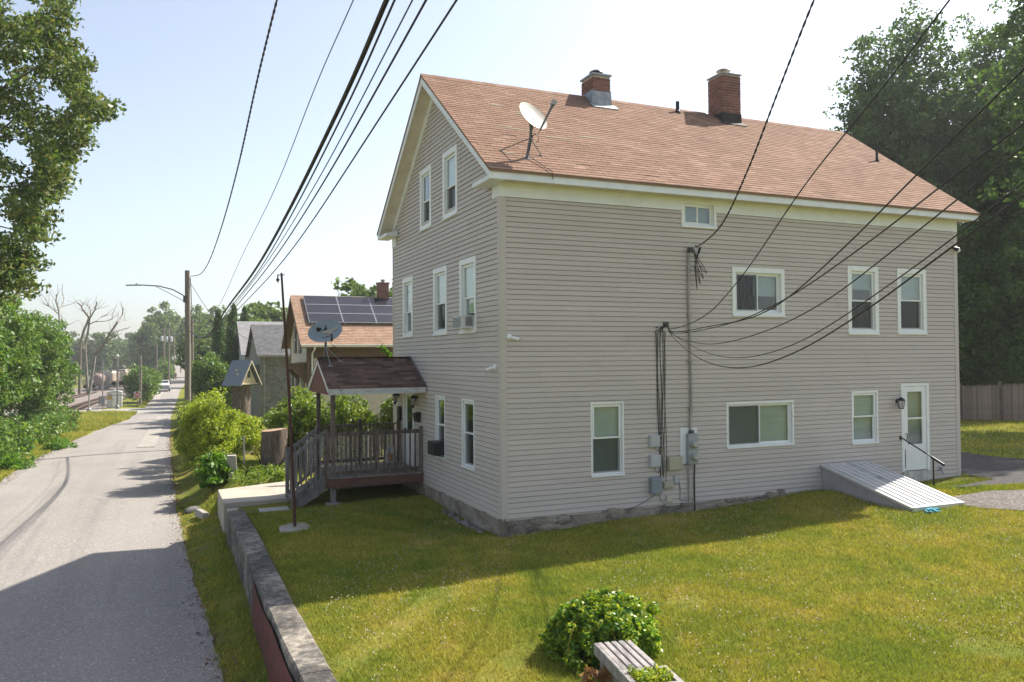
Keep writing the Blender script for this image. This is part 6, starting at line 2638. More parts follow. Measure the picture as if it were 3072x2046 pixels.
mb.prism([(bx0 - 1.7, 45.3, 2.2), (bx0 - .02, 45.3, 2.2), (bx0 - .02, 45.3, 2.75)], (0, 4.3, 0))
mb.build('porch_roof', GREYSH, N2)
for y in (45.45, 49.4):
    mb = MB()
    mb.box(bx0 - 1.55, bx0 - 1.43, y, y + 0.12, -1.5, 2.1)
    mb.build('porch_post', VINYLW, N2)

N3 = thing('grey_house', 'pale grey house with a broad grey roof furthest along the row', 'house', (6, 62, -1.9))
cx0 = 0.45
GREYSID = M('pale_grey_siding', (0.36, 0.37, 0.37), (0.31, 0.32, 0.32), 3, 0.6, rnd=0.04)
mb = MB()
mb.prism([(cx0, 58.0, -2.4), (cx0, 66.0, -2.4), (cx0, 66.0, 3.6), (cx0, 62, 6.35), (cx0, 58.0, 3.6)], (9, 0, 0))
w3 = mb.build('wall', GREYSID, N3)
mb = MB()
for sgn in (-1, 1):
    ye = 62 + sgn * 4.4
    mb.prism([(cx0 - 0.3, ye, 3.5), (cx0 - 0.3, 62, 6.5), (cx0 - 0.3, 62, 6.38), (cx0 - 0.3, ye, 3.38)], (9.6, 0, 0))
r3 = mb.build('roof', M('pale_shingle', (0.30, 0.30, 0.30), (0.25, 0.25, 0.25), 4, 0.9, rnd=0.1), N3)
shingle_rows(r3, MATS['pale_shingle'], cx0 - 0.32, 9.7, 57.58, 3.49, 62, 6.505, 0.2, 0.5)
for (xa, za, zb) in ((cx0 + 0.5, 0.3, 1.9), (cx0 + 2.2, 0.3, 1.9)):
    mb = MB()
    mb.box(xa, xa + 0.9, 57.93, 57.995, za, zb)
    w_ = mb.build('window', VINYLW, N3)
    mb = MB()
    mb.box(xa + .1, xa + 0.8, 57.915, 57.929, za + .1, zb - .1)
    mb.build('pane', MATS['dark_glass'], w_)

# ---------------------------------------------------------------- far street: railway, signals, signs, pickup, walker
gR = lambda x, y: gzf(x, y)
STEEL = M('rail_steel', (0.16, 0.09, 0.06), (0.10, 0.06, 0.045), 9, 0.7, 0.2)
TIE = M('rail_tie', (0.10, 0.075, 0.06), (0.07, 0.055, 0.045), 6, 0.9, rnd=0.2)
BALLAST = M('ballast', (0.24, 0.205, 0.18), (0.15, 0.125, 0.11), 9, 0.95, 0.8, 0.05, 30)


def track(pts, label):
    tr = thing('railway_track', label, 'railway track', pts[0])
    sp_ = spline(pts, 8)
    mb = MB()
    prev = None
    L = []
    for i in range(len(sp_)):
        d = (sp_[min(i + 1, len(sp_) - 1)] - sp_[max(0, i - 1)]).normalized()
        s_ = d.cross(Vector((0, 0, 1))).normalized()
        L.append((sp_[i], s_))
    for i in range(len(L) - 1):
        (p, s_), (q, s2) = L[i], L[i + 1]
        mb.quad(p - s_ * 2.4 - Vector((0, 0, .30)), p - s_ * 1.5 - Vector((0, 0, .08)), q - s2 * 1.5 - Vector((0, 0, .08)), q - s2 * 2.4 - Vector((0, 0, .30)))
        mb.quad(p - s_ * 1.5 - Vector((0, 0, .08)), p + s_ * 1.5 - Vector((0, 0, .08)), q + s2 * 1.5 - Vector((0, 0, .08)), q - s2 * 1.5 - Vector((0, 0, .08)))
        mb.quad(p + s_ * 1.5 - Vector((0, 0, .08)), p + s_ * 2.4 - Vector((0, 0, .30)), q + s2 * 2.4 - Vector((0, 0, .30)), q + s2 * 1.5 - Vector((0, 0, .08)))
    tag(mb.build('ballast', BALLAST, tr), kind='stuff')
    for sg in (-1, 1):
        mb = MB()
        mb.tube([p + s_ * 0.72 * sg + Vector((0, 0, 0.10)) for p, s_ in L], 0.07, 4)
        mb.build('rail', STEEL, tr)
    mb0 = MB()
    mb0.box(-1.25, 1.25, -0.11, 0.11, -0.09, 0.03)
    tm = mb0.mesh('sleeper', TIE)
    acc = 0.0
    cnt = 0
    for i in range(len(L) - 1):
        seg = (L[i + 1][0] - L[i][0])
        n_ = max(1, int(seg.length / 0.75))
        for k in range(n_):
            if cnt > 120:
                break
            p = L[i][0] + seg * (k / n_)
            a = math.atan2(seg.y, seg.x) - math.pi / 2
            place('sleeper', tm, tr, p, (0, 0, a))
            cnt += 1
    return tr


NT_PTS = [(-16.3, 94, -2.80), (-16.0, 105, -2.85), (-15.5, 130, -3.2), (-14.3, 165, -3.7), (-12.5, 200, -4.0)]
FT_PTS = [(-25.5, 94, -2.8), (-23.5, 115, -2.95), (-21.6, 140, -3.4), (-20.9, 180, -4.0), (-20.6, 205, -4.25), (-17.5, 243, -4.3), (-12, 300, -4.3)]
track(NT_PTS, 'rusty near railway track running away from the cross street')
track(FT_PTS, 'rusty far railway track on which the freight cars stand')
# wide ballast yard
drape('rail_bed', [(-34, 94), (-13.0, 94), (-11.5, 110), (-11.5, 160), (-8, 230), (-22, 260), (-34, 200)], BALLAST, 'wide ballast bed of the railway yard', 0.05)

CARG = 'freight cars standing on the far track'


def wheels(parent, c, d, s_):
    for off in (-0.9, 0.9):
        for sg in (-1, 1):
            p = c + d * off + s_ * 0.72 * sg
            mb = MB()
            mb.lathe([(0.42, -0.06), (0.42, 0.06)], p + Vector((0, 0, 0.5)), 14, frame_of(s_))
            mb.build('wheel', DARKMETAL, parent)
    mb = MB()
    for sg in (-1, 1):
        mb.bar(c - d * 1.2 + s_ * 0.9 * sg + Vector((0, 0, 0.55)), c + d * 1.2 + s_ * 0.9 * sg + Vector((0, 0, 0.55)), 0.15, 0.35)
    mb.build('bogie', DARKMETAL, parent)


TANKM = M('tank_paint', (0.22, 0.15, 0.12), (0.15, 0.11, 0.09), 2, 0.6, 0.1)
HOPM = M('hopper_paint', (0.56, 0.46, 0.35), (0.46, 0.38, 0.29), 1.2, 0.6, 0.1)
b0 = Vector((-20.6, 205, -4.15))
d0 = Vector((0.074, 1, 0.0)).normalized()
s0 = d0.cross(Vector((0, 0, 1))).normalized()
tk = thing('tank_car', 'dark rust brown cylindrical railway tank car ahead of the hopper cars', 'railway car', b0, CARG)
F0 = frame_of(d0)
mb = MB()
mb.lathe([(0.3, -0.35), (0.9, -0.22), (1.3, 0.0), (1.45, 0.3), (1.45, 12.2), (1.3, 12.5), (0.3, 12.85)], b0 + Vector((0, 0, 2.6)), 28, F0)
mb.build('tank', TANKM, tk, smooth=True)
mb = MB()
mb.lathe([(0.55, 3.9), (0.55, 4.5), (0.3, 4.6)], b0 + d0 * 6.2, 16)
mb.build('dome', TANKM, tk, smooth=True)
mb = MB()
mb.bar(b0 - d0 * 0.7 + Vector((0, 0, 1.05)), b0 + d0 * 13.2 + Vector((0, 0, 1.05)), 1.9, 0.25)
mb.build('frame', DARKMETAL, tk)
for off in (1.2, 11.2):
    wheels(tk, b0 + d0 * off, d0, s0)
for i in range(3):
    d1 = Vector((0.10, 1, 0)).normalized()
    s1 = d1.cross(Vector((0, 0, 1))).normalized()
    hb = b0 + d0 * 15 + d1 * (i * 16.5)
    hp = thing('hopper_car', ('cream covered hopper car coupled next to the brown tank car', 'cream covered hopper car in the middle of the standing train', 'cream covered hopper car last in the standing train')[i], 'railway car', hb, CARG)
    mb = MB()
    prof = [(-1.0, 1.2), (-1.5, 1.9), (-1.55, 3.9), (-1.0, 4.45), (1.0, 4.45), (1.55, 3.9), (1.5, 1.9), (1.0, 1.2)]
    mb.prism([hb + s1 * x + Vector((0, 0, z)) for x, z in prof], d1 * 14.5)
    mb.build('hopper_body', HOPM, hp)
    for k in range(9):
        q = hb + d1 * (0.3 + k * 1.72)
        for sg in (-1, 1):
            mb = MB()
            mb.bar(q + s1 * 1.58 * sg + Vector((0, 0, 1.9)), q + s1 * 1.6 * sg + Vector((0, 0, 3.9)), 0.1, 0.1)
            mb.build('side_rib', HOPM, hp)
    mb = MB()
    mb.bar(hb + Vector((0, 0, 4.55)), hb + d1 * 14.5 + Vector((0, 0, 4.55)), 0.9, 0.12)
    mb.build('roof_walk', GREYMETAL, hp)
    for off in (1.4, 13.0):
        wheels(hp, hb + d1 * off, d1, s1)
    mb = MB()
    mb.bar(hb - d1 * 0.5 + Vector((0, 0, 1.0)), hb + d1 * 15 + Vector((0, 0, 1.0)), 1.6, 0.25)
    mb.build('frame', DARKMETAL, hp)

# crossing signals
SIGW = M('signal_white', (0.62, 0.62, 0.60), (0.52, 0.52, 0.50), 5, 0.5)
SIGG = M('signal_grey', (0.30, 0.29, 0.27), (0.22, 0.21, 0.20), 5, 0.5, metal=0.3)
REDL = M('red_lens', (0.16, 0.015, 0.015), None, 5, 0.2)


def crossing_signal(x, y, label, face, arm=False):
    g = gR(x, y)
    s = thing('crossing_signal', label, 'railway signal', (x, y, g), 'railway crossing signals')
    mb = MB()
    H_ = 4.1 if not arm else 6.2
    mb.tube([(x, y, g - 0.2), (x, y, g + H_)], 0.08 if not arm else 0.12, 10)
    mb.lathe([(0.26, g), (0.26, g + 0.25), (0.14, g + 0.4)], (x, y, 0), 10)
    mb.build('mast', SIGG, s, smooth=True)
    f = Vector(face).normalized()
    sd = f.cross(Vector((0, 0, 1))).normalized()
    zb = g + (3.75 if not arm else 3.0)
    if not arm:
        for k, a in enumerate((45, -45)):
            mb = MB()
            dv = sd * math.cos(math.radians(a)) + Vector((0, 0, math.sin(math.radians(a))))
            c = Vector((x, y, zb)) + f * (0.12 + 0.03 * k)
            mb.bar(c - dv * 0.62, c + dv * 0.62, 0.23, 0.02, up=f.cross(dv))
            M3 = Matrix((dv, f, dv.cross(f))).transposed()
            mb.v, mb.f, mb.mi = [], [], []
            mb.obox(c, (1.22, 0.02, 0.23), M3)
            mb.build('crossbuck_blade', SIGW, s)
    zl = g + (2.85 if not arm else 3.05)
    mb = MB()
    mb.bar(Vector((x, y, zl + 0.25)) - sd * 0.45 + f * 0.1, Vector((x, y, zl + 0.25)) + sd * 0.45 + f * 0.1, 0.06, 0.06)
    mb.build('light_bar', SIGG, s)
    for sg in (-1, 1):
        c = Vector((x, y, zl)) + sd * 0.42 * sg + f * 0.12
        mb = MB()
        mb.lathe([(0.26, 0.0), (0.26, 0.02), (0.1, 0.03)], c, 16, frame_of(f))
        lt = mb.build('signal_light', BLACK if arm else SIGG, s)
        mb = MB()
        mb.lathe([(0.15, 0.031), (0.13, 0.05)], c, 14, frame_of(f))
        mb.build('lens', REDL, lt)
        mb = MB()
        mb.lathe([(0.16, 0.03), (0.15, 0.22)], c, 12, frame_of(f))
        mb.build('hood', BLACK, lt)
    return s


crossing_signal(-13.6, 88.2, 'railway crossbuck with paired flashing lights beside the grass island', (0.25, -1, 0))
cs = crossing_signal(-11.0, 94.2, 'tall railway signal mast with paired red lights by the white equipment cabin', (0.1, -1, 0), True)
g = gR(-11.0, 94.2)
for k, z in enumerate((1.6, 4.6, 5.0)):
    mb = MB()
    mb.bar((-11.75, 94.2, g + z), (-10.3, 94.2, g + z), 0.12, 0.10)
    for sg in (-1, 1):
        mb.lathe([(0.2, 0), (0.18, 0.2), (0.08, 0.3)], (-11.0 + 0.6 * sg, 94.15, g + z + 0.0), 10, frame_of((sg, 0.2, 0)))
    mb.build('lamp_arm', SIGG, cs)
mb = MB()
mb.ico((-11.0, 94.2, g + 6.35), 0.19, 2)
mb.build('bell', SIGW, cs, smooth=True)

cab = thing('equipment_cabin', 'white metal railway equipment cabin with a yellow panel beside the crossing', 'cabin', (-11.5, 98.6, -2.9))
g = gR(-11.5, 98)
mb = MB()
mb.box(-12.35, -10.65, 97.7, 99.6, g, g + 1.95)
mb.build('cabin_body', SIGW, cab, bevel=0.03)
mb = MB()
mb.prism([(-12.4, 97.62, g + 1.95), (-10.6, 97.62, g + 1.95), (-11.5, 97.62, g + 2.18)], (0, 2.05, 0))
mb.build('cabin_roof', SIGW, cab)
mb = MB()
mb.box(-12.25, -11.75, 97.66, 97.69, g + 1.05, g + 1.65)
mb.build('yellow_panel', M('yellow_panel', (0.55, 0.34, 0.03), None, 5, 0.6), cab)
mb = MB()
mb.box(-11.72, -10.85, 97.67, 97.69, g + 0.1, g + 1.85)
dcab = mb.build('door', VINYLW, cab)
mb = MB()
mb.box(-11.66, -11.60, 97.63, 97.669, g + 0.9, g + 1.1)
mb.build('handle', DARKMETAL, dcab)
mt = thing('relay_cage', 'grey open relay case on a post beside the white equipment cabin', 'relay case', (-12.75, 96.2, -2.9))
g = gR(-12.8, 96.2)
mb = MB()
mb.box(-13.15, -12.45, 96.0, 96.4, g + 0.55, g + 1.55)
mb.build('case', SIGG, mt)
for i in range(6):
    mb = MB()
    mb.box(-13.12 + i * 0.12, -13.06 + i * 0.12, 95.97, 95.999, g + 0.6, g + 1.5)
    mb.build('slat', GREYMETAL, mt)
mb = MB()
mb.tube([(-12.7, 96.2, g - 0.1), (-12.7, 96.2, g + 6.0)], 0.07, 8)
mb.build('post', SIGG, mt)

# do not enter sign
sg_ = thing('do_not_enter_sign', 'square white and red do not enter sign on a post at the street corner', 'sign', (-8.9, 97.5, -2.85))
g = gR(-8.9, 97.5)
mb = MB()
mb.box(-8.93, -8.87, 97.5, 97.55, g - 0.2, g + 1.95)
mb.build('post', M('sign_post', (0.10, 0.12, 0.09), None, 6, 0.6), sg_)
f = Vector((0.12, -1, 0)).normalized()
Fs = frame_of(f)
c = Vector((-8.9, 97.46, g + 1.62))
mb = MB()
mb.obox(c, (0.76, 0.76, 0.012), Fs)
mb.build('sign_plate', M('sign_white', (0.72, 0.72, 0.72), None, 5, 0.4), sg_, bevel=0.02)
mb = MB()
mb.lathe([(0.355, 0.008), (0.355, 0.012)], c, 32, Fs)
mb.build('red_disc', M('sign_red', (0.48, 0.03, 0.04), None, 5, 0.4), sg_)
mb = MB()
mb.obox(c + f * 0.015, (0.55, 0.11, 0.004), Fs)
mb.build('white_bar', MATS['sign_white'], sg_)
text_on('DO NOT', 0.15, MATS['sign_white'], 'sign_text', sg_, c + f * 0.016 + Vector((0, 0, 0.18)), Fs)
text_on('ENTER', 0.15, MATS['sign_white'], 'sign_text', sg_, c + f * 0.016 - Vector((0, 0, 0.18)), Fs)
for i in range(5):
    y = 98.5 + i * 3.4
    mb = MB()
    x = -8.15 - 0.05 * i + (i * 3.4) * 0.035
    g = gR(x - 0.6, y)
    mb.box(x - 0.66, x - 0.54, y, y + 0.12, g - 0.2, g + 0.85 + 0.1 * (i % 2))
    tag(mb.build('guard_post', POLE), 'short wooden guard post in the row along the grass verge beyond the crossing', 'post', 'guard posts beyond the crossing')

# pickup truck
px, py = -5.75, 131.0
g = float(road_z(py)) + 0.03
tkp = thing('pickup_truck', 'white pickup truck driving up the street toward the crossing', 'pickup', (px, py, g))
PAINT = M('white_car_paint', (0.66, 0.66, 0.66), (0.62, 0.62, 0.62), 2, 0.25, spec=0.5)
TGL = MATS['dark_glass']
y0 = py
mb = MB()
body = [(-0.98, 0.45), (-0.98, 1.0), (-0.90, 1.16), (0.90, 1.16), (0.98, 1.0), (0.98, 0.45)]
mb.prism([(px + x, y0 + 0.1, g + z) for x, z in body], (0, 5.5, 0))
mb.build('body', PAINT, tkp, bevel=0.06)
mb = MB()
mb.add([(px - .88, y0 + 1.35, g + 1.16), (px + .88, y0 + 1.35, g + 1.16), (px + .88, y0 + 3.5, g + 1.16), (px - .88, y0 + 3.5, g + 1.16), (px - .72, y0 + 2.0, g + 1.88), (px + .72, y0 + 2.0, g + 1.88), (px + .72, y0 + 3.35, g + 1.88), (px - .72, y0 + 3.35, g + 1.88)], [(0, 1, 5, 4), (1, 2, 6, 5), (2, 3, 7, 6), (3, 0, 4, 7), (4, 5, 6, 7)])
mb.build('cab', PAINT, tkp, bevel=0.05)
mb = MB()
mb.quad((px - .78, y0 + 1.42, g + 1.22), (px + .78, y0 + 1.42, g + 1.22), (px + .66, y0 + 1.92, g + 1.82), (px - .66, y0 + 1.92, g + 1.82))
mb.build('windshield', TGL, tkp)
mb = MB()
mb.box(px - .7, px + .7, y0 + 0.04, y0 + 0.099, g + 0.72, g + 1.06)
mb.build('grille', GREYMETAL, tkp)
for sg in (-1, 1):
    mb = MB()
    mb.box(px + sg * 0.72, px + sg * 0.95, y0 + 0.05, y0 + 0.099, g + 0.80, g + 1.04)
    mb.build('headlight', M('headlamp', (0.7, 0.7, 0.72), None, 3, 0.1), tkp)
    for yy in (1.0, 4.5):
        mb = MB()
        mb.lathe([(0.2, -0.13), (0.38, -0.12), (0.38, 0.12), (0.2, 0.13)], (px + sg * 0.84, y0 + yy, g + 0.38), 18, frame_of((1, 0, 0)))
        wh = mb.build('wheel', BLACK, tkp, smooth=True)
        mb = MB()
        mb.lathe([(0.2, -0.145), (0.2, 0.145)], (px + sg * 0.84, y0 + yy, g + 0.38), 12, frame_of((1, 0, 0)))
        mb.build('rim', GREYMETAL, wh)
    mb = MB()
    mb.box(px + sg * 0.92, px + sg * 1.14, y0 + 1.55, y0 + 1.67, g + 1.18, g + 1.42)
    mb.build('mirror', BLACK, tkp)
mb = MB()
mb.box(px - .97, px + .97, y0 - 0.05, y0 + 0.098, g + 0.42, g + 0.66)
mb.build('bumper', GREYMETAL, tkp, bevel=0.03)

# walker
wx, wy = -3.0, 197.0
g = float(road_z(wy)) + 0.05
J = dict(pel=(0, 0, 0.92), che=(0, 0.0, 1.30), nek=(0, 0, 1.48), hd=(0, -0.02, 1.62), hd2=(0, -0.02, 1.70),
         ls=(-0.19, 0, 1.42), le=(-0.27, 0.03, 1.14), lw=(-0.25, -0.10, 0.92), lh=(-0.24, -0.14, 0.84),
         rs=(0.19, 0, 1.42), re=(0.28, -0.02, 1.14), rw=(0.27, -0.14, 0.93), rh=(0.27, -0.18, 0.85),
         lk=(-0.11, -0.10, 0.50), la=(-0.11, 0.02, 0.08), lt=(-0.11, -0.14, 0.04), rk=(0.11, 0.02, 0.50), ra=(0.11, 0.14, 0.10), rt=(0.11, 0.0, 0.04), lhip=(-0.10, 0, 0.88), rhip=(0.10, 0, 0.88))
R_ = dict(pel=.15, che=.16, nek=.06, hd=.10, hd2=.09, ls=.07, le=.05, lw=.035, lh=.04, rs=.07, re=.05, rw=.035, rh=.04, lk=.065, la=.045, lt=.04, rk=.065, ra=.045, rt=.04, lhip=.10, rhip=.10)
E_ = [('pel', 'che'), ('che', 'nek'), ('nek', 'hd'), ('hd', 'hd2'), ('che', 'ls'), ('ls', 'le'), ('le', 'lw'), ('lw', 'lh'), ('che', 'rs'), ('rs', 're'), ('re', 'rw'), ('rw', 'rh'), ('pel', 'lhip'), ('lhip', 'lk'), ('lk', 'la'), ('la', 'lt'), ('pel', 'rhip'), ('rhip', 'rk'), ('rk', 'ra'), ('ra', 'rt')]
names = list(J)
me = bpy.data.meshes.new('person')
me.from_pydata([J[n] for n in names], [(names.index(a), names.index(b)) for a, b in E_], [])
ob = bpy.data.objects.new('tmp_person', me)
COL.objects.link(ob)
md = ob.modifiers.new('skin', 'SKIN')
sv = me.skin_vertices[0].data
for i, n in enumerate(names):
    sv[i].radius = (R_[n], R_[n])
    sv[i].use_root = (n == 'pel')
md2 = ob.modifiers.new('sub', 'SUBSURF')
md2.levels = 2
md2.render_levels = 2
dg = bpy.context.evaluated_depsgraph_get()
pm = bpy.data.meshes.new_from_object(ob.evaluated_get(dg))
bpy.data.objects.remove(ob)
pm.materials.clear()
for m_ in (SKIN, M('navy_top', (0.03, 0.035, 0.06), None, 5, 0.8), M('red_trousers', (0.35, 0.05, 0.06), None, 5, 0.8), M('dark_shoes', (0.05, 0.05, 0.05), None, 5, 0.6)):
    pm.materials.append(m_)
for p in pm.polygons:
    z = p.center.z
    ax_ = abs(p.center.x)
    p.material_index = 3 if z < 0.11 else (2 if z < 0.95 and ax_ < 0.21 else (1 if 0.95 <= z < 1.47 and not (ax_ > 0.2 and z < 1.15) else 0))
person = place('person', pm, None, (wx, wy, g))
tag(person, 'person in dark top and red trousers walking down the middle of the street', 'person')
mb = MB()
mb.ico((wx, wy - 0.0, g + 1.70), 0.115, 2, 0.03, (1, 1.05, 0.85))
mb.build('hair', M('dark_hair', (0.03, 0.02, 0.015), None, 9, 0.7), person)

# fence at the back right
t = NT('cedar_picket')
n1 = t.noise(t.coords('Object', (8, 8, 0.8)), 3, 5, 0.65)
c = t.ramp(n1, [(0.3, (0.15, 0.115, 0.09)), (0.55, (0.27, 0.21, 0.17)), (0.75, (0.36, 0.29, 0.24))])
c = _mulv(t, c, t.math('ADD', t.math('MULTIPLY', t.rnd(), 0.6), 0.7))
t.l(c, t.b.inputs['Base Color'])
t.set(Roughness=0.9)
PICKET = t.m
fx0, fy0, fx1, fy1 = 31.9, 16.8, 29.9, 2.0
fen = thing('picket_fence', 'weathered brown wooden stockade fence with pointed pickets behind the back lawn', 'fence', (fx0, fy0, 0))
fd_ = Vector((fx1 - fx0, fy1 - fy0, 0))
FL = fd_.length
fd_.normalize()
mb0 = MB()
w, h = 0.086, 1.78
mb0.add([(-w / 2, -0.01, 0.06), (w / 2, -0.01, 0.06), (w / 2, -0.01, h - 0.12), (0, -0.01, h), (-w / 2, -0.01, h - 0.12), (-w / 2, 0.01, 0.06), (w / 2, 0.01, 0.06), (w / 2, 0.01, h - 0.12), (0, 0.01, h), (-w / 2, 0.01, h - 0.12)],
        [(0, 1, 2, 3, 4), (9, 8, 7, 6, 5), (0, 5, 6, 1), (1, 6, 7, 2), (2, 7, 8, 3), (3, 8, 9, 4), (4, 9, 5, 0)])
pmesh = mb0.mesh('picket', PICKET)
fa = math.atan2(fd_.y, fd_.x)
s = 0.0
i = 0
while s < FL:
    p = Vector((fx0, fy0, 0)) + fd_ * s
    place('picket', pmesh, fen, (p.x, p.y, gzf(p.x, p.y) + 0.02 + random.uniform(-.015, .015)), (0, 0, fa))
    s += 0.094
    i += 1
s = 0.0
while s < FL:
    p = Vector((fx0, fy0, 0)) + fd_ * s
    g = gzf(p.x, p.y)
    mb = MB()
    mb.obox((p.x - 0.07, p.y, g + 0.95), (0.11, 0.11, 2.0), Matrix.Rotation(fa, 3, 'Z'))
    mb.build('post', PICKET, fen)
    s += 2.42
# ---------------------------------------------------------------- vegetation
FPX = 2417.8


def dp(px, py, d):
    """point seen at photo pixel (px, py) at depth d metres along the view axis"""
    return CAM + (fwd * FPX + rgt * (px - 1536) + upv * (1023 - py)) / FPX * d


def leaf_arrays(C, size, rng, up=0.35, width=0.30, sizej=0.35, out=None, droop=0.0):
    n = len(C)
    nrm = rng.normal(size=(n, 3))
    nrm /= np.linalg.norm(nrm, axis=1, keepdims=True)
    nrm[:, 2] = nrm[:, 2] + up
    if out is not None:
        nrm = nrm + out
    nrm /= np.linalg.norm(nrm, axis=1, keepdims=True)
    r = rng.normal(size=(n, 3))
    r[:, 2] -= droop
    t_ = r - nrm * np.sum(r * nrm, 1, keepdims=True)
    t_ /= np.linalg.norm(t_, axis=1, keepdims=True) + 1e-9
    b = np.cross(nrm, t_)
    s = size * (1 + rng.uniform(-sizej, sizej, (n, 1)))
    V = np.empty((n, 4, 3))
    V[:, 0] = C - t_ * s * 0.5
    V[:, 1] = C + b * s * width + nrm * s * 0.10 + t_ * s * 0.05
    V[:, 2] = C + t_ * s * 0.5 - nrm * s * 0.06
    V[:, 3] = C - b * s * width + nrm * s * 0.10 + t_ * s * 0.05
    return V.reshape(-1, 3), np.arange(4 * n).reshape(n, 4)


def clump_points(cent, rad, per, rng, flat=0.7):
    cent = np.asarray(cent)
    rad = np.broadcast_to(np.asarray(rad), (len(cent),))
    per = np.broadcast_to(np.asarray(per), (len(cent),)).astype(int)
    idx = np.repeat(np.arange(len(cent)), per)
    d = rng.normal(size=(len(idx), 3))
    d /= np.linalg.norm(d, axis=1, keepdims=True)
    rr = rng.uniform(0.25, 1, (len(idx), 1)) ** 0.6
    off = d * rr * rad[idx][:, None]
    off[:, 2] *= flat
    return cent[idx] + off, off


def blob(c, r, n, rng, lobes=9, shell=0.45, low=-1.0):
    """clump centres in a lumpy ellipsoid"""
    L = rng.normal(size=(lobes, 3))
    L /= np.linalg.norm(L, axis=1, keepdims=True)
    amp = rng.uniform(0.0, 0.32, lobes)
    out = []
    while len(out) < n:
        d = rng.normal(size=3)
        d /= np.linalg.norm(d)
        if d[2] < low:
            continue
        k = 0.74 + np.max(amp * np.clip((L @ d - 0.55) / 0.45, 0, 1)) + 0.06 * rng.normal()
        rr = rng.uniform(shell, 1.0)
        out.append(np.array(c) + d * rr * k * np.array(r))
    return np.array(out)


BARK = M('tree_bark', (0.11, 0.09, 0.075), (0.06, 0.05, 0.042), 3, 0.95, 0.7, 0.04, 14, stretch=(4, 4, 0.8))
DEADW = M('dead_wood', (0.30, 0.27, 0.24), (0.20, 0.18, 0.16), 4, 0.95, 0.3)
L_OAK = leafmat('oak_leaves', [(0.050, 0.091, 0.030), (0.086, 0.140, 0.043), (0.122, 0.175, 0.058), (0.201, 0.196, 0.084)], 0.30, 0.38)
L_SUM = leafmat('sumac_leaves', [(0.051, 0.123, 0.023), (0.087, 0.181, 0.029), (0.138, 0.232, 0.043), (0.203, 0.246, 0.087)], 0.32, 0.36)
L_DARK = leafmat('maple_leaves', [(0.048, 0.099, 0.035), (0.067, 0.128, 0.042), (0.097, 0.167, 0.054)], 0.35, 0.42)
L_YEL = leafmat('privet_leaves', [(0.140, 0.218, 0.023), (0.218, 0.312, 0.034), (0.328, 0.390, 0.047), (0.406, 0.406, 0.062)], 0.38, 0.42)
L_HEDGE = leafmat('hedge_leaves', [(0.068, 0.128, 0.019), (0.121, 0.203, 0.030), (0.189, 0.257, 0.041), (0.230, 0.257, 0.081)], 0.34, 0.32)
L_BRIGHT = leafmat('broad_leaves', [(0.069, 0.161, 0.018), (0.103, 0.218, 0.023), (0.149, 0.265, 0.034)], 0.36, 0.40)
L_ARB = leafmat('arborvitae_sprays', [(0.035, 0.088, 0.019), (0.064, 0.136, 0.026), (0.104, 0.176, 0.032)], 0.2, 0.6)
L_FAR = leafmat('far_leaves', [(0.056, 0.104, 0.035), (0.088, 0.144, 0.048), (0.128, 0.192, 0.056), (0.160, 0.216, 0.072)], 0.25, 0.6)
L_VINE = leafmat('vine_leaves', [(0.046, 0.126, 0.016), (0.109, 0.220, 0.022), (0.238, 0.338, 0.027), (0.401, 0.423, 0.041)], 0.36, 0.30)


def crown_obj(name, cents, rad, per, size, mat, parent, rng, flat=0.75, up=0.3, width=0.30, outw=0.35, droop=0.3):
    P_, off = clump_points(cents, rad, per, rng, flat)
    o_ = off / (np.linalg.norm(off, axis=1, keepdims=True) + 1e-6) * outw
    V, F = leaf_arrays(P_, size, rng, up, width, out=o_, droop=droop)
    w = wl(parent)
    V = V - np.array(w)
    return place(name, np_mesh(name, V, F, mat), parent, w)


def limbs(mb, base, top, targets, r0_, rng, n=10):
    """trunk from base to top with limbs reaching to some of the clump centres"""
    base, top = Vector(base), Vector(top)
    k = 6
    pts = [base + (top - base) * (i / k) + Vector((rng.normal() * 0.06, rng.normal() * 0.06, 0)) * (0 if i == 0 else (top - base).length * 0.12) for i in range(k + 1)]
    mb.tube(pts, [r0_ * (1.25 if i == 0 else 1 - 0.75 * i / k) for i in range(k + 1)], 9)
    sel = targets[rng.choice(len(targets), min(n, len(targets)), replace=False)]
    for tg in sel:
        tg = Vector(tg)
        f = rng.uniform(0.3, 0.95)
        i = int(f * k)
        a = pts[i] + (pts[min(k, i + 1)] - pts[i]) * (f * k - i)
        if (tg - a).length < 0.2:
            continue
        mid = a + (tg - a) * 0.5 + Vector((0, 0, (tg - a).length * 0.08))
        ra = r0_ * (1 - 0.75 * f) * 0.55
        mb.tube([a, mid, tg], [ra, ra * 0.6, ra * 0.2], 6)


def tree(name, label, cat, base, top, cents, rad, per, size, mat, r0_, rng, nl=14, group=None, bark=None, **kw):
    t_ = thing(name, label, cat, tuple(base), group)
    mb = MB()
    limbs(mb, base, top, np.asarray(cents), r0_, rng, nl)
    mb.build('trunk', bark or BARK, t_, smooth=True)
    crown_obj('crown', cents, rad, per, size, mat, t_, rng, **kw)
    return t_


rng = np.random.default_rng(11)
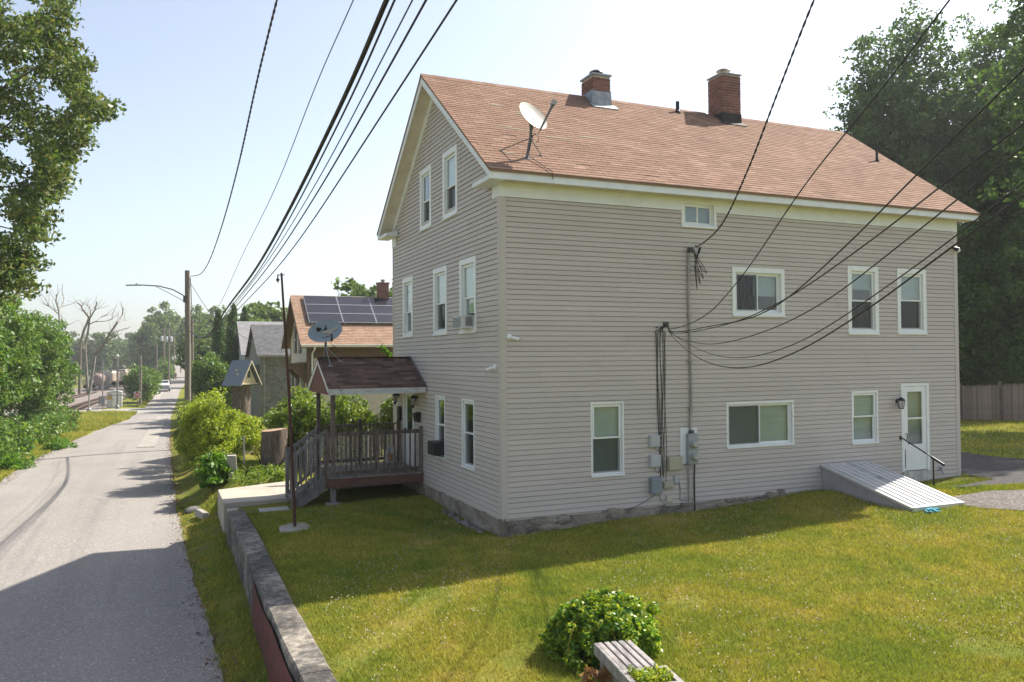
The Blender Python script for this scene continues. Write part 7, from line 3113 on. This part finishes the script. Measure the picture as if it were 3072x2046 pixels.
# oak reaching in from the left of the street
EDGE = [(-150, 120), (0, 205), (60, 222), (130, 225), (190, 268), (260, 258), (320, 352), (345, 330), (370, 262), (420, 270), (470, 215), (540, 205), (590, 165), (640, 155), (700, 150), (725, 60), (770, 100), (790, 130), (820, 70), (865, 95), (900, 10)]
ey, exx = [a for a, b in EDGE], [b for a, b in EDGE]
cents = []
while len(cents) < 640:
    py = rng.uniform(-420, 880)
    e_ = np.interp(py, ey, exx) if py > -150 else 120 - (-150 - py) * 0.9
    px = e_ - 6 - abs(rng.normal()) * 190 if rng.random() < 0.55 else rng.uniform(-900, e_ - 10)
    if px < -900:
        continue
    hole = math.sin(px * 0.031 + py * 0.011) + math.sin(py * 0.027 - px * 0.013 + 2)
    if hole > 0.95:
        continue
    d = rng.uniform(20.0, 25.5)
    cents.append(dp(px, py, d))
for (px, py) in EDGE[1:]:
    for k in range(3):
        cents.append(dp(py * 0 + py - 12 - 26 * k, px, 22 + 0.3 * k))
cents = np.array(cents)
ob_ = (-15.5, 14.0)
tree('oak_tree', 'big oak tree whose leafy branches overhang the far side of the street', 'tree', (ob_[0], ob_[1], gzf(*ob_)), (-14.6, 12.8, 11.5), cents, rng.uniform(0.26, 0.52, len(cents)), 62, 0.155, L_OAK, 0.24, rng, 34, flat=0.7, up=0.25, width=0.27, droop=0.5)

# thicket of small trees on the verge
SH = 'small trees on the verge across the street'
for (px, py, d, r, n, lab) in ((-95, 1060, 36, (2.3, 3.4, 3.9), 250, 'tall leafy sumac tree on the far verge beneath the oak'),
                               (18, 1060, 44, (2.3, 3.6, 4.0), 340, 'dense vine hung small tree on the far verge in the middle of the thicket'),
                               (112, 1085, 53, (2.5, 3.6, 4.1), 330, 'rounded bright green small tree on the far verge toward the grass island'),
                               (162, 1120, 65, (2.2, 3.4, 3.7), 270, 'small tree at the end of the thicket beside the grass island')):
    c = dp(px, py, d)
    c.x -= 0.6
    g = gzf(c.x, c.y)
    cents = blob(c, r, n, rng, 12, 0.5)
    cents = cents[cents[:, 2] > g + 0.2]
    low = np.array([[c.x + rng.uniform(-1, 1) * r[0] * 0.95, c.y + rng.uniform(-1, 1) * r[1], g + rng.uniform(0.2, 1.4)] for _ in range(60)])
    cents = np.vstack([cents, low])
    tree('sumac_tree', lab, 'tree', (c.x, c.y, g), (c.x, c.y, c.z + 1.0), cents, rng.uniform(0.35, 0.7, len(cents)), 85, 0.23, L_SUM, 0.14, rng, 24, SH, flat=0.7, up=0.35, width=0.24, droop=0.7)
# weeds at the foot of the thicket
for (px, py, d, lab) in ((182, 1312, 46, 'bright green weed clump at the road edge under the thicket'), (40, 1345, 36, 'low leafy weeds at the thicket foot nearest the oak')):
    c = dp(px, py, d)
    g = gzf(c.x, c.y)
    cents = blob((c.x, c.y, g + 0.25), (0.9, 1.4, 0.5), 40, rng, 6, 0.2)
    w_ = thing('weed_clump', lab, 'plant', (c.x, c.y, g))
    crown_obj('foliage', cents, 0.25, 40, 0.13, L_BRIGHT, w_, rng)

# dead trees
def z1p(x, y, d=75):
    return dp(x * 0.4464, 780 + y * 0.4464, d)


def dead_tree(base, lines, label, d=75):
    t_ = thing('dead_tree', label, 'tree', tuple(base))
    mb = MB()
    for ln, r in lines:
        pts = [z1p(x, y, d + 0.6 * math.sin(i * 1.7 + x)) for i, (x, y) in enumerate(ln)]
        mb.tube(pts, [r * (1 - 0.7 * i / max(1, len(pts) - 1)) for i in range(len(pts))], 7)
        for i in range(max(1, len(pts) // 2), len(pts)):
            for k in range(2):
                a = pts[i] + (pts[i - 1] - pts[i]) * random.random()
                d_ = (pts[i] - pts[i - 1]).normalized() + Vector((random.uniform(-1, 1), random.uniform(-1, 1), random.uniform(-0.2, 1)))
                b_ = a + d_.normalized() * random.uniform(0.4, 1.0)
                c_ = b_ + (d_.normalized() + Vector((random.uniform(-.6, .6), 0, random.uniform(-.2, .8)))).normalized() * random.uniform(0.3, 0.7)
                mb.tube([a, b_, c_], [0.022, 0.015, 0.008], 4)
    mb.build('trunk', DEADW, t_, smooth=True)
    return t_


bA = z1p(545, 900)
gA = gzf(bA.x, bA.y)
dead_tree((bA.x, bA.y, gA), [([(535, 900), (540, 560), (565, 470), (600, 390), (570, 350), (540, 300), (525, 290)], 0.150), ([(590, 900), (572, 580), (590, 490), (602, 395), (640, 330), (650, 280)], 0.130), ([(602, 395), (612, 340), (580, 290)], 0.045), ([(602, 430), (650, 410), (690, 375), (705, 378)], 0.050), ([(640, 415), (700, 412), (755, 400), (752, 375)], 0.040), ([(560, 350), (545, 320), (560, 285)], 0.030), ([(640, 330), (670, 325)], 0.025)], 'bare forked dead tree with pale branches above the thicket')
dead_tree((bA.x + 2, bA.y - 1, gA), [([(600, 900), (640, 640), (700, 560), (740, 490), (790, 420), (822, 370), (828, 320)], 0.140), ([(740, 490), (790, 475), (820, 467)], 0.050), ([(700, 560), (760, 520), (818, 492)], 0.050), ([(790, 420), (842, 404)], 0.035), ([(660, 620), (590, 560), (560, 590)], 0.045)], 'leaning dead tree with a hooked top beside the forked one', 73)
dead_tree((z1p(380, 900, 60).x, z1p(380, 900, 60).y, gA), [([(390, 900), (400, 420), (395, 340), (375, 280), (380, 230)], 0.080), ([(395, 340), (420, 300), (432, 255)], 0.040), ([(390, 360), (330, 310), (310, 270)], 0.040), ([(330, 310), (290, 290)], 0.025), ([(400, 420), (440, 440), (462, 430)], 0.035)], 'thin bare dead tree poking out of the thicket', 60)

# roadside shrub by the do not enter sign
RS = 'roadside shrubs beyond the crossing'
for (px, py, d, r, n, lab) in ((420, 1150, 110, (2.7, 3.0, 2.9), 150, 'round green shrub behind the do not enter sign'), (452, 1140, 122, (1.5, 4.0, 2.0), 90, 'yellow green roadside shrub beside the parked side of the pickup'), (497, 1110, 170, (2.2, 8, 3.0), 120, 'long roadside shrub below the transformer poles')):
    c = dp(px, py, d)
    g = gzf(c.x, c.y)
    cents = blob((c.x, c.y, max(c.z, g + r[2] * 0.6)), r, n, rng, 9, 0.4)
    cents = cents[cents[:, 2] > g + 0.1]
    tree('roadside_shrub', lab, 'shrub', (c.x, c.y, g), (c.x, c.y, c.z), cents, 0.7, 50, 0.30, L_SUM, 0.1, rng, 8, RS)

# near bushes along the street
NB = 'bushes along the street beside the landing'
for (x, y, zt, r, n, mat, size, lab, per) in (
        (-4.5, 16.6, 0.75, (1.05, 1.9, 1.6), 230, L_YEL, 0.085, 'big yellow green bush spilling over the street edge', 120),
        (-3.7, 18.3, 0.45, (1.45, 1.9, 1.0), 200, L_YEL, 0.085, 'yellow green bush in front of the tall stump', 110),
        (-4.6, 23.5, 0.4, (1.0, 3.0, 1.5), 160, L_HEDGE, 0.10, 'green bush along the street beside the tall stump', 80),
        (-4.35, 12.9, -0.2, (0.75, 1.1, 0.75), 80, L_HEDGE, 0.085, 'low green bush behind the broad leaved shrub', 90)):
    g = gzf(x, y)
    cents = blob((x, y, zt - 0.25), r, n, rng, 12, 0.55)
    cents = cents[cents[:, 2] > g + 0.05]
    tree('roadside_bush', lab, 'bush', (x, y, g), (x, y, zt), cents, rng.uniform(0.16, 0.34, len(cents)), per, size, mat, 0.05, rng, 22, NB, flat=0.9, up=0.3, width=0.28)
x, y = -4.62, 11.6
g = gzf(x, y)
cents = blob((x, y, -0.25), (0.62, 0.85, 0.72), 60, rng, 8, 0.5)
cents = cents[cents[:, 2] > g]
tree('broadleaf_shrub', 'bright shrub with long drooping leaves beside the leaning stone post', 'shrub', (x, y, g), (x, y, 0.1), cents, 0.16, 24, 0.21, L_BRIGHT, 0.03, rng, 16, flat=0.6, up=0.6, width=0.2, droop=0.8)
# hedge behind the porch
for i, (x, y, zt, r) in enumerate(((-1.65, 13.3, 0.85, (1.15, 1.1, 1.35)), (-0.2, 12.7, 0.9, (1.25, 1.2, 1.4)), (1.7, 12.4, 0.9, (1.3, 1.2, 1.4)), (-1.4, 16.5, 0.9, (1.3, 1.3, 1.3)))):
    g = gzf(x, y)
    cents = blob((x, y, zt - 0.3), (r[0], r[1], r[2] * 1.15), 170, rng, 10, 0.5)
    cents = cents[cents[:, 2] > g + 0.05]
    tree('hedge_shrub', ('leafy hedge shrub seen between the short stump and the porch stairs', 'leafy hedge shrub directly behind the porch railing', 'dark leafy hedge shrub against the back corner of the house behind the porch', 'leafy hedge shrub before the cream house door')[i], 'shrub', (x, y, g), (x, y, zt), cents, rng.uniform(0.18, 0.36, len(cents)), 80, 0.115, L_HEDGE, 0.05, rng, 16, 'hedge shrubs behind the porch', flat=0.85, up=0.35, width=0.26)
# sapling sprig at the house corner
for (xx_, yy_, hh_) in ((33.5, 8.5, 23), (36.5, 2.5, 23), (39, -3, 21)):
    c = Vector((xx_, yy_, hh_ - 8))
    cents = blob(c, (5.2, 4.6, 7.6), 300, rng, 14, 0.3)
    tree('maple_tree', {33.5: 'huge dark maple behind the fence just past the frame of the back lawn', 36.5: 'second huge maple shading the driveway from beyond the fence', 39: 'third huge maple in the row beyond the fence'}[xx_], 'tree', (xx_, yy_, gzf(xx_, yy_)), (xx_, yy_, hh_ - 4), cents, 0.9, 55, 0.32, L_DARK, 0.32, rng, 20, 'big trees behind the stockade fence')
x, y = 0.75, 9.6
sg2 = thing('sapling', 'slender sapling with pointed bright leaves at the back corner of the house', 'sapling', (x, y, gzf(x, y)))
mb = MB()
tipp = dp(1145, 1042, 24.3)
mb.tube([(x, y, gzf(x, y)), (x - 0.05, y - 0.1, 2.0), (0.35, 9.2, 3.1), tuple(tipp)], [0.03, 0.022, 0.014, 0.005], 6)
mb.build('stem', BARK, sg2)
cents = np.array([Vector((0.35, 9.2, 3.1)) + (tipp - Vector((0.35, 9.2, 3.1))) * f for f in np.linspace(0, 1, 9)])
crown_obj('foliage', cents, 0.10, 9, 0.17, L_BRIGHT, sg2, rng, droop=1.2, up=0.2, width=0.18)
# dried plant by the short stump
dx_, dy_ = -3.05, 12.6
dg_ = gzf(dx_, dy_)
dpn = thing('dried_plant', 'tall dried brown weed stalks standing before the short stump', 'plant', (dx_, dy_, dg_))
DRY = M('dry_stalk', (0.30, 0.19, 0.09), (0.22, 0.13, 0.07), 6, 0.9)
tips = []
for k in range(11):
    a = rng.uniform(0, 6.28)
    s_ = rng.uniform(0.15, 0.42)
    tip = Vector((dx_ + math.cos(a) * s_, dy_ + math.sin(a) * s_, dg_ + rng.uniform(0.6, 1.05)))
    tips.append(tip)
    mb = MB()
    mb.tube([(dx_ + rng.uniform(-.05, .05), dy_ + rng.uniform(-.05, .05), dg_), (dx_ + math.cos(a) * s_ * 0.4, dy_ + math.sin(a) * s_ * 0.4, dg_ + 0.4), tip], [0.012, 0.01, 0.005], 5)
    mb.build('stalk', DRY, dpn)
crown_obj('seed_heads', np.array(tips), 0.10, 40, 0.05, leafmat('dry_leaves', [(0.300, 0.200, 0.070), (0.380, 0.280, 0.100), (0.280, 0.260, 0.060)], 0.3, 0.6), dpn, rng)

# low weeds beside the landing and hedge foot
cents = np.array([[rng.uniform(-4.2, -2.4), rng.uniform(9.3, 12.8), 0.0] for _ in range(110)])
cents[:, 2] = gz(cents[:, 0], cents[:, 1]) + rng.uniform(0.05, 0.3, len(cents))
V, F = leaf_arrays(clump_points(cents, 0.16, 26, rng)[0], 0.09, rng, 0.4)
wd = place('undergrowth', np_mesh('undergrowth', V, F, L_HEDGE), None, (0, 0, 0))
tag(wd, 'low tangled undergrowth between the landing slab and the stumps', kind='stuff')

# arborvitae and vine thicket
for i, (px, ztop, d, rad) in enumerate(((655, 7.4, 75, 0.95), (700, 8.1, 74.5, 1.05), (735, 7.9, 75.5, 1.0))):
    c = dp(px, 1100, d)
    g = gzf(c.x, c.y)
    cents = []
    H_ = ztop - g
    while len(cents) < 260:
        f = rng.uniform(0.02, 1)
        rr = rad * (1 - f) ** 0.55 * (0.85 if f < 0.12 else 1) * rng.uniform(0.75, 1.05)
        a = rng.uniform(0, 6.28)
        cents.append((c.x + rr * math.cos(a), c.y + rr * math.sin(a), g + H_ * f))
    cents = np.array(cents)
    tree('arborvitae', ('narrow arborvitae tangled with vines, first of the row', 'tallest pointed arborvitae in the middle of the row', 'pointed arborvitae at the roof side of the row')[i], 'tree', (c.x, c.y, g), (c.x, c.y, ztop - 0.5), cents, 0.22, 40, 0.17, L_ARB, 0.12, rng, 6, 'arborvitae row before the grey house', flat=1.8, up=0.0, width=0.2, outw=0.8, droop=-1.2)
c = dp(630, 1130, 66)
g = gzf(c.x, c.y)
cents = np.vstack([blob((c.x, c.y, 1.2), (1.9, 2.2, 3.0), 150, rng, 10, 0.5), blob((c.x + 1.2, c.y - 0.5, 0.2), (1.6, 1.6, 2.4), 90, rng, 8, 0.5)])
cents = cents[cents[:, 2] > g]
tree('vine_thicket', 'dark vine covered thicket in front of the arborvitae row', 'shrub', (c.x, c.y, g), (c.x, c.y, 2), cents, 0.5, 60, 0.2, L_SUM, 0.1, rng, 10, flat=1.1, droop=1.0)

# big trees behind the stockade fence
BT = 'big trees behind the stockade fence'
for (px, py, d, r, n, lab, per, tb) in (
        (2715, 430, 47, (5.0, 4.6, 7.7), 680, 'huge dark maple rising behind the roof end', 75, 0),
        (3010, 400, 49, (4.8, 4.8, 7.8), 640, 'huge dark maple beside it, rising over the stockade fence', 75, 0),
        (2840, 850, 42.5, (4.4, 3.0, 4.2), 260, 'lower dark tree filling the gap between house end and fence', 85, 0),
        (2985, 660, 46, (4.6, 3.4, 4.6), 300, 'middling dark tree filling the gap between the two huge maples and the fence', 80, 0),
        (3075, 900, 44, (3.6, 3.0, 3.8), 200, 'lower dark tree leaning over the stockade fence', 85, 0),
        (2900, 1060, 43.5, (3.6, 2.0, 2.6), 150, 'dark shrubby growth pressed behind the fence near the house end', 80, 0),
        (3040, 1050, 44, (3.6, 2.0, 2.8), 150, 'dark shrubby growth behind the fence further from the house', 80, 0),
        (3180, 60, 33, (2.4, 2.4, 3.0), 90, 'nearer tree whose branch tips reach in above the fence trees', 80, 0)):
    c = dp(px, py, d)
    g = gzf(c.x, c.y)
    cents = blob(c, r, n, rng, 16, 0.25)
    cents = cents[cents[:, 2] > g + 0.2]
    tree('maple_tree', lab, 'tree', (c.x, c.y, g), (c.x, c.y, c.z + r[2] * 0.5), cents, rng.uniform(0.5, 1.0, len(cents)), per, 0.23, L_DARK, 0.3, rng, 40, BT, flat=0.65, up=0.3, width=0.3, droop=0.5)

# far trees: four crowns shared by many copies
protos = []
for k in range(4):
    cents = blob((0, 0, 6.2), (3.6, 3.6, 4.8), 150, rng, 14, 0.45)
    P_, off = clump_points(cents, rng.uniform(0.6, 1.1, len(cents)), 34, rng, 0.7)
    V, F = leaf_arrays(P_, 0.48, rng, 0.35, 0.36, out=off * 0.4)
    cm = np_mesh('crown', V, F, L_FAR)
    mb = MB()
    limbs(mb, (0, 0, -0.5), (0, 0, 7), cents, 0.25, rng, 10)
    protos.append((cm, mb.mesh('trunk', BARK, (0, 0, 0), True)))


def far_tree(px, pytop, d, wide, label, group, k=None):
    top = dp(px, pytop, d)
    g = gzf(top.x, top.y)
    h = max(4.0, top.z - g)
    k = int(rng.integers(0, 4)) if k is None else k
    t_ = thing('broadleaf_tree', label, 'tree', (top.x, top.y, g), group)
    sz = h / 10.6
    a = rng.uniform(0, 6.28)
    for nm, me in (('trunk', protos[k][1]), ('crown', protos[k][0])):
        o = place(nm, me, t_, (top.x, top.y, g), (0, 0, a))
        o.scale = (sz * wide, sz * wide, sz)


FG = 'broadleaf trees along the railway and the far street'
for (px, py, d) in ((180, 1015, 255), (225, 1000, 262), (268, 1004, 270), (305, 992, 262), (340, 1003, 280), (372, 1018, 290), (402, 992, 300), (430, 995, 250), (330, 1040, 300), (385, 1055, 320), (300, 1050, 300), (355, 1075, 330),
                    (452, 962, 210), (472, 930, 215), (490, 912, 235), (548, 955, 430), (592, 922, 215), (612, 920, 190), (640, 926, 180), (495, 985, 285), (470, 1005, 275), (600, 985, 110), (625, 1000, 100), (600, 960, 150), (500, 990, 300), (100, 1000, 240), (30, 990, 250), (-60, 985, 240)):
    far_tree(px, py, d, rng.uniform(0.75, 1.05), 'leafy broadleaf tree in the belt along the railway and far street', FG)
NG = 'trees rising behind the neighbouring roofs'
for (px, py, d) in ((755, 925, 95), (795, 898, 105), (840, 915, 100), (770, 950, 80), (1060, 850, 75), (1115, 828, 72), (1165, 860, 74), (690, 950, 120), (1230, 850, 80), (880, 950, 110)):
    far_tree(px, py, d, 0.9, 'leafy tree rising behind the brick chimney of the cream house' if px > 1000 else 'leafy tree rising behind the grey roofs past the arborvitae row', NG)

# far wood closing the horizon
cents = []
for i in range(1500):
    a = rng.uniform(-0.75, 0.75) + 0.25
    d = rng.uniform(330, 520)
    x, y = CAM.x + math.sin(a) * d, CAM.y + math.cos(a) * d
    if abs(x - np.interp(y, [300, 600], [0, 8])) < 9:
        continue
    cents.append((x, y, float(gz(x, y)) + rng.uniform(0, 11 + 3 * math.sin(a * 17))))
V, F = leaf_arrays(clump_points(np.array(cents), 3.2, 12, rng, 0.8)[0], 1.9, rng, 0.3, 0.4)
fw = place('far_woods', np_mesh('far_woods', V, F, L_FAR), None, (0, 0, 0))
tag(fw, 'hazy wood along the horizon', kind='stuff')

# vine mound over the bench
vm = thing('vine_mound', 'rounded mound of creeper leaves smothering one end of the bench', 'vine', (-1.32, -5.95, gzf(-1.3, -5.9)))
g = gzf(-1.3, -5.9)
cents = np.vstack([blob((-1.30, -5.98, -0.20), (0.80, 0.72, 0.60), 330, rng, 5, 0.85, -0.55), blob((-1.18, -6.42, -0.10), (0.46, 0.42, 0.30), 110, rng, 4, 0.5, -0.6), blob((-1.5, -6.25, -0.2), (0.5, 0.42, 0.36), 90, rng, 4, 0.6, -0.8)])
cents = cents[cents[:, 2] > g]
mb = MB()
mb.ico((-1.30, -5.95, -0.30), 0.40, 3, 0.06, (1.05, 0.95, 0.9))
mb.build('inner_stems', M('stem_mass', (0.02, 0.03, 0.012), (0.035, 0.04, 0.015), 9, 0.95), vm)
crown_obj('foliage', cents, 0.085, 55, 0.055, L_VINE, vm, rng, 0.9, 0.6, 0.33, 0.7)
YT = M('yellow_tendril', (0.30, 0.22, 0.03), (0.22, 0.20, 0.03), 8, 0.7)
for k in range(9):
    a = rng.uniform(-2.6, -0.9)
    p0_ = Vector((-1.30 + 0.55 * math.cos(a), -5.98 + 0.5 * math.sin(a), 0.12))
    p1_ = Vector((-1.30 + 0.72 * math.cos(a), -5.98 + 0.66 * math.sin(a), -0.02 - 0.1 * rng.random()))
    p2_ = p1_ + Vector((0.03 * math.cos(a) + rng.uniform(-.05, .05), 0.03 * math.sin(a), -rng.uniform(0.1, 0.3)))
    mb = MB()
    mb.tube(spline([p0_, p1_, p2_], 5), 0.004, 4)
    mb.build('tendril', YT, vm)
# planter weeds and the reddish plant
c0 = pp_(0.22, 0.215, -0.03)
pw = thing('planter_weeds', 'ragged green weeds growing in the planter box of the bench', 'plant', tuple(c0))
cents = np.array([pp_(rng.uniform(0.08, 0.36), rng.uniform(0.05, 0.38), rng.uniform(-0.04, 0.06)) for _ in range(60)])
crown_obj('foliage', cents, 0.05, 18, 0.06, L_YEL, pw, rng, 1.2, 0.1, 0.16, 0.2, -1.5)
rx_ = (-1.93, -7.05)
g = gzf(*rx_)
rpn = thing('reddish_plant', 'small plant with reddish brown leaves at the foot of the bench', 'plant', (rx_[0], rx_[1], g))
mb = MB()
mb.tube([(rx_[0], rx_[1], g), (rx_[0] + 0.02, rx_[1], g + 0.2)], 0.008, 5)
mb.build('stem', DRY, rpn)
crown_obj('foliage', np.array([(rx_[0] + rng.uniform(-.12, .12), rx_[1] + rng.uniform(-.1, .1), g + 0.2 + rng.uniform(-.04, .06)) for _ in range(9)]), 0.05, 7, 0.10, leafmat('red_leaves', [(0.220, 0.090, 0.040), (0.300, 0.160, 0.070), (0.340, 0.240, 0.140)], 0.3, 0.45), rpn, rng, 0.6, 0.5, 0.3)

# blue cloth scrap by the bulkhead
mb = MB()
cpt = (8.35, -2.72, gzf(8.35, -2.72) + 0.03)
mb.ico(cpt, 0.14, 3, 0.22, (1.3, 0.8, 0.45))
tag(mb.build('cloth_scrap', M('cyan_cloth', (0.02, 0.30, 0.38), (0.01, 0.20, 0.30), 9, 0.7, 0.5), smooth=False), 'crumpled bright blue cloth in the grass beside the cellar bulkhead', 'cloth')

# ---------------------------------------------------------------- grass blades
t = NT('grass_blades')
vec, gcol, gm = grass_color(t)
c = _mulv(t, gcol, t.math('ADD', t.math('MULTIPLY', t.rnd(), 0.9), 0.72))
t.l(c, t.b.inputs['Base Color'])
t.set(Roughness=0.6)
t.b.inputs['Specular IOR Level'].default_value = 0.25
tr = t.n('ShaderNodeBsdfTranslucent')
t.l(t.mix(1.0, c, (1.0, 1.0, 0.55), 'MULTIPLY'), tr.inputs['Color'])
ms = t.n('ShaderNodeMixShader')
ms.inputs[0].default_value = 0.3
t.l(t.b.outputs[0], ms.inputs[1])
t.l(tr.outputs[0], ms.inputs[2])
t.l(ms.outputs[0], t.out.inputs['Surface'])
GRASS = t.m


def in_poly(x, y, poly):
    n = len(poly)
    ins = np.zeros(len(x), bool)
    j = n - 1
    for i in range(n):
        xi, yi = poly[i]
        xj, yj = poly[j]
        c_ = ((yi > y) != (yj > y)) & (x < (xj - xi) * (y - yi) / (yj - yi + 1e-12) + xi)
        ins ^= c_
        j = i
    return ins


NOGRASS = [[(-0.03, -0.03), (HL + .05, -0.03), (HL + .05, HW), (-0.03, HW)], [(8.03, 0), (9.55, 0), (9.55, -2.56), (8.03, -2.56)], [(12.75, -0.2), (12.72, -0.9), (11.6, -1.0), (11.0, -0.95), (11.2, -1.2), (12.0, -1.35), (12.8, -1.7), (16, -3.0), (24, -6), (24, -1.5), (17.2, 1.0), (16.8, 2.1), (17.0, 3.3), (16.0, 6.0), (12.95, 6.5), (12.95, 0.2)],
           [(9.45, -2.62), (9.62, -2.1), (10.1, -1.85), (11.3, -1.82), (12.1, -2.2), (16, -4.1), (22, -7), (20, -11), (14, -7), (11, -4.7), (9.95, -3.65), (9.45, -2.95)],
           [(10.3, -0.65), (12.7, -0.65), (12.7, 0), (10.3, 0)], [(-2.4, 5.0), (0, 5.0), (0, 7.3), (-2.4, 7.3)], [(-4.7, 5.0), (-2.4, 5.0), (-2.4, 9.2), (-4.7, 9.2)]]


def blades(regions, name, label, hmul=1.0):
    Vs = []
    for (x0, x1, y0, y1, n, h, w) in regions:
        x = rng.uniform(x0, x1, n)
        y = rng.uniform(y0, y1, n)
        keep = np.ones(n, bool)
        for p in NOGRASS:
            keep &= ~in_poly(x, y, p)
        keep &= ~((x > xl(y) + 0.05) & (x < xr(y) - 0.02))
        keep &= ~((x > -4.72) & (x < -4.22) & (y < 5.5))
        # thin out on bare patches
        bare = np.sin(x * 1.3 + 2 * np.sin(y * 0.7)) * np.sin(y * 1.1 + 1.5 * np.sin(x * 0.9))
        keep &= ~((bare > 0.86) & (rng.random(n) < 0.75))
        keep &= ~((x < -4.6) & (x > -5.9) & (np.sin(y * 2.1) * np.sin(x * 5 + y) > 0.25) & (rng.random(n) < 0.85))
        x, y = x[keep], y[keep]
        m = len(x)
        z = gz(x, y)
        a = rng.uniform(0, 2 * math.pi, m)
        hh = h * rng.uniform(0.5, 1.35, m) * hmul
        ww = w * rng.uniform(0.7, 1.3, m)
        lean = rng.normal(size=(m, 2)) * hh[:, None] * 0.5
        v = np.empty((m, 3, 3))
        v[:, 0] = np.stack([x - np.cos(a) * ww, y - np.sin(a) * ww, z - 0.005], 1)
        v[:, 1] = np.stack([x + np.cos(a) * ww, y + np.sin(a) * ww, z - 0.005], 1)
        v[:, 2] = np.stack([x + lean[:, 0], y + lean[:, 1], z + hh], 1)
        Vs.append(v.reshape(-1, 3))
    V = np.concatenate(Vs)
    o = place(name, np_mesh(name, V, np.arange(len(V)).reshape(-1, 3), GRASS), None, (0, 0, 0))
    return tag(o, label, kind='stuff')


blades([(-4.3, 9.5, -11.5, -8.5, 90000, 0.05, 0.0055), (-4.3, 2.5, -8.5, -3.0, 120000, 0.050, 0.0055), (2.5, 12, -9.0, -3.0, 95000, 0.055, 0.007), (-4.3, 6, -3.0, 0, 70000, 0.050, 0.007), (6, 13, -3.0, 0, 40000, 0.055, 0.008), (-4.3, 0.2, 0, 5.6, 60000, 0.055, 0.008)], 'grass', 'short lawn grass with clover in front of the house')
blades([(-6.0, -4.66, -4, 12, 26000, 0.06, 0.008), (-16, -11.0, 12, 62, 60000, 0.13, 0.018), (-15, -8.6, 55, 84, 26000, 0.30, 0.03), (10.0, 18, -2.6, 1.0, 9000, 0.08, 0.012), (13, 31, 0, 18, 30000, 0.09, 0.018), (-8.6, -8.0, 97, 130, 5000, 0.3, 0.03)], 'grass_verge', 'ragged verge grass along the street and the back lawn')
x = rng.uniform(-4, 11, 14000)
y = rng.uniform(-8, 5, 14000)
dens = np.sin(x * 0.9 + 1) * np.sin(y * 0.8 - x * 0.3) + 0.5 * np.sin(x * 2.3 - y * 1.9)
k_ = (dens > 0.0) & (rng.random(len(x)) < 0.75)
for p in NOGRASS:
    k_ &= ~in_poly(x, y, p)
x, y = x[k_], y[k_]
C_f = np.stack([x, y, gz(x, y) + rng.uniform(0.045, 0.075, len(x))], 1)
V, F = leaf_arrays(C_f, 0.020, rng, 1.5, 0.5)
V2, F2 = leaf_arrays(C_f + 0.004, 0.018, rng, 0.0, 0.5)
cf = place('clover_flowers', np_mesh('clover_flowers', np.vstack([V, V2]), np.vstack([F, F2 + len(V)]), M('clover_white', (0.52, 0.46, 0.36), (0.42, 0.34, 0.25), 4, 0.8)), None, (0, 0, 0))
tag(cf, 'tiny white clover flowers scattered over the lawn', kind='stuff')

# grit and leaf litter along the asphalt edges
LIT = M('leaf_litter', (0.22, 0.13, 0.07), (0.12, 0.08, 0.05), 8, 0.9, rnd=0.4)
GRIT = M('road_grit', (0.22, 0.19, 0.16), (0.14, 0.12, 0.10), 8, 0.95, rnd=0.4)
n = 2200
y = rng.uniform(-4, 45, n)
sd_ = rng.random(n) < 0.5
x = np.where(sd_, xr(y) + rng.normal(size=n) * 0.13 + 0.03, xl(y) + rng.normal(size=n) * 0.22)
V, F = leaf_arrays(np.stack([x, y, np.maximum(gz(x, y), road_z(y)) + 0.03], 1), 0.07, rng, 2.2, 0.32)
tag(place('leaf_litter', np_mesh('leaf_litter', V, F, LIT), None, (0, 0, 0)), 'dry brown leaf litter along the asphalt edges', kind='stuff')
n = 4000
y = rng.uniform(-4, 40, n)
sd_ = rng.random(n) < 0.6
x = np.where(sd_, xr(y) - np.abs(rng.normal(size=n)) * 0.22 + 0.06, xl(y) + np.abs(rng.normal(size=n)) * 0.4)
V, F = leaf_arrays(np.stack([x, y, road_z(y) + 0.024], 1), 0.02, rng, 1.0, 0.45)
tag(place('road_grit', np_mesh('road_grit', V, F, GRIT), None, (0, 0, 0)), 'loose grit scattered along the asphalt edges', kind='stuff')

# ---------------------------------------------------------------- summer haze
mb = MB()
mb.box(-1510, 1510, -310, 1910, -7.5, 25.5)
hzm = bpy.data.materials.new('haze_air')
hzm.use_nodes = True
ht = hzm.node_tree
ht.nodes.remove(ht.nodes['Principled BSDF'])
pv = ht.nodes.new('ShaderNodeVolumePrincipled')
pv.inputs['Color'].default_value = (0.93, 0.95, 1.0, 1)
pv.inputs['Density'].default_value = 0.00045
pv.inputs['Anisotropy'].default_value = 0.35
ht.links.new(pv.outputs[0], ht.nodes['Material Output'].inputs['Volume'])
hzo = mb.build('haze', hzm, origin=(0, 0, 0))
tag(hzo, 'thin summer haze in the air', kind='stuff')
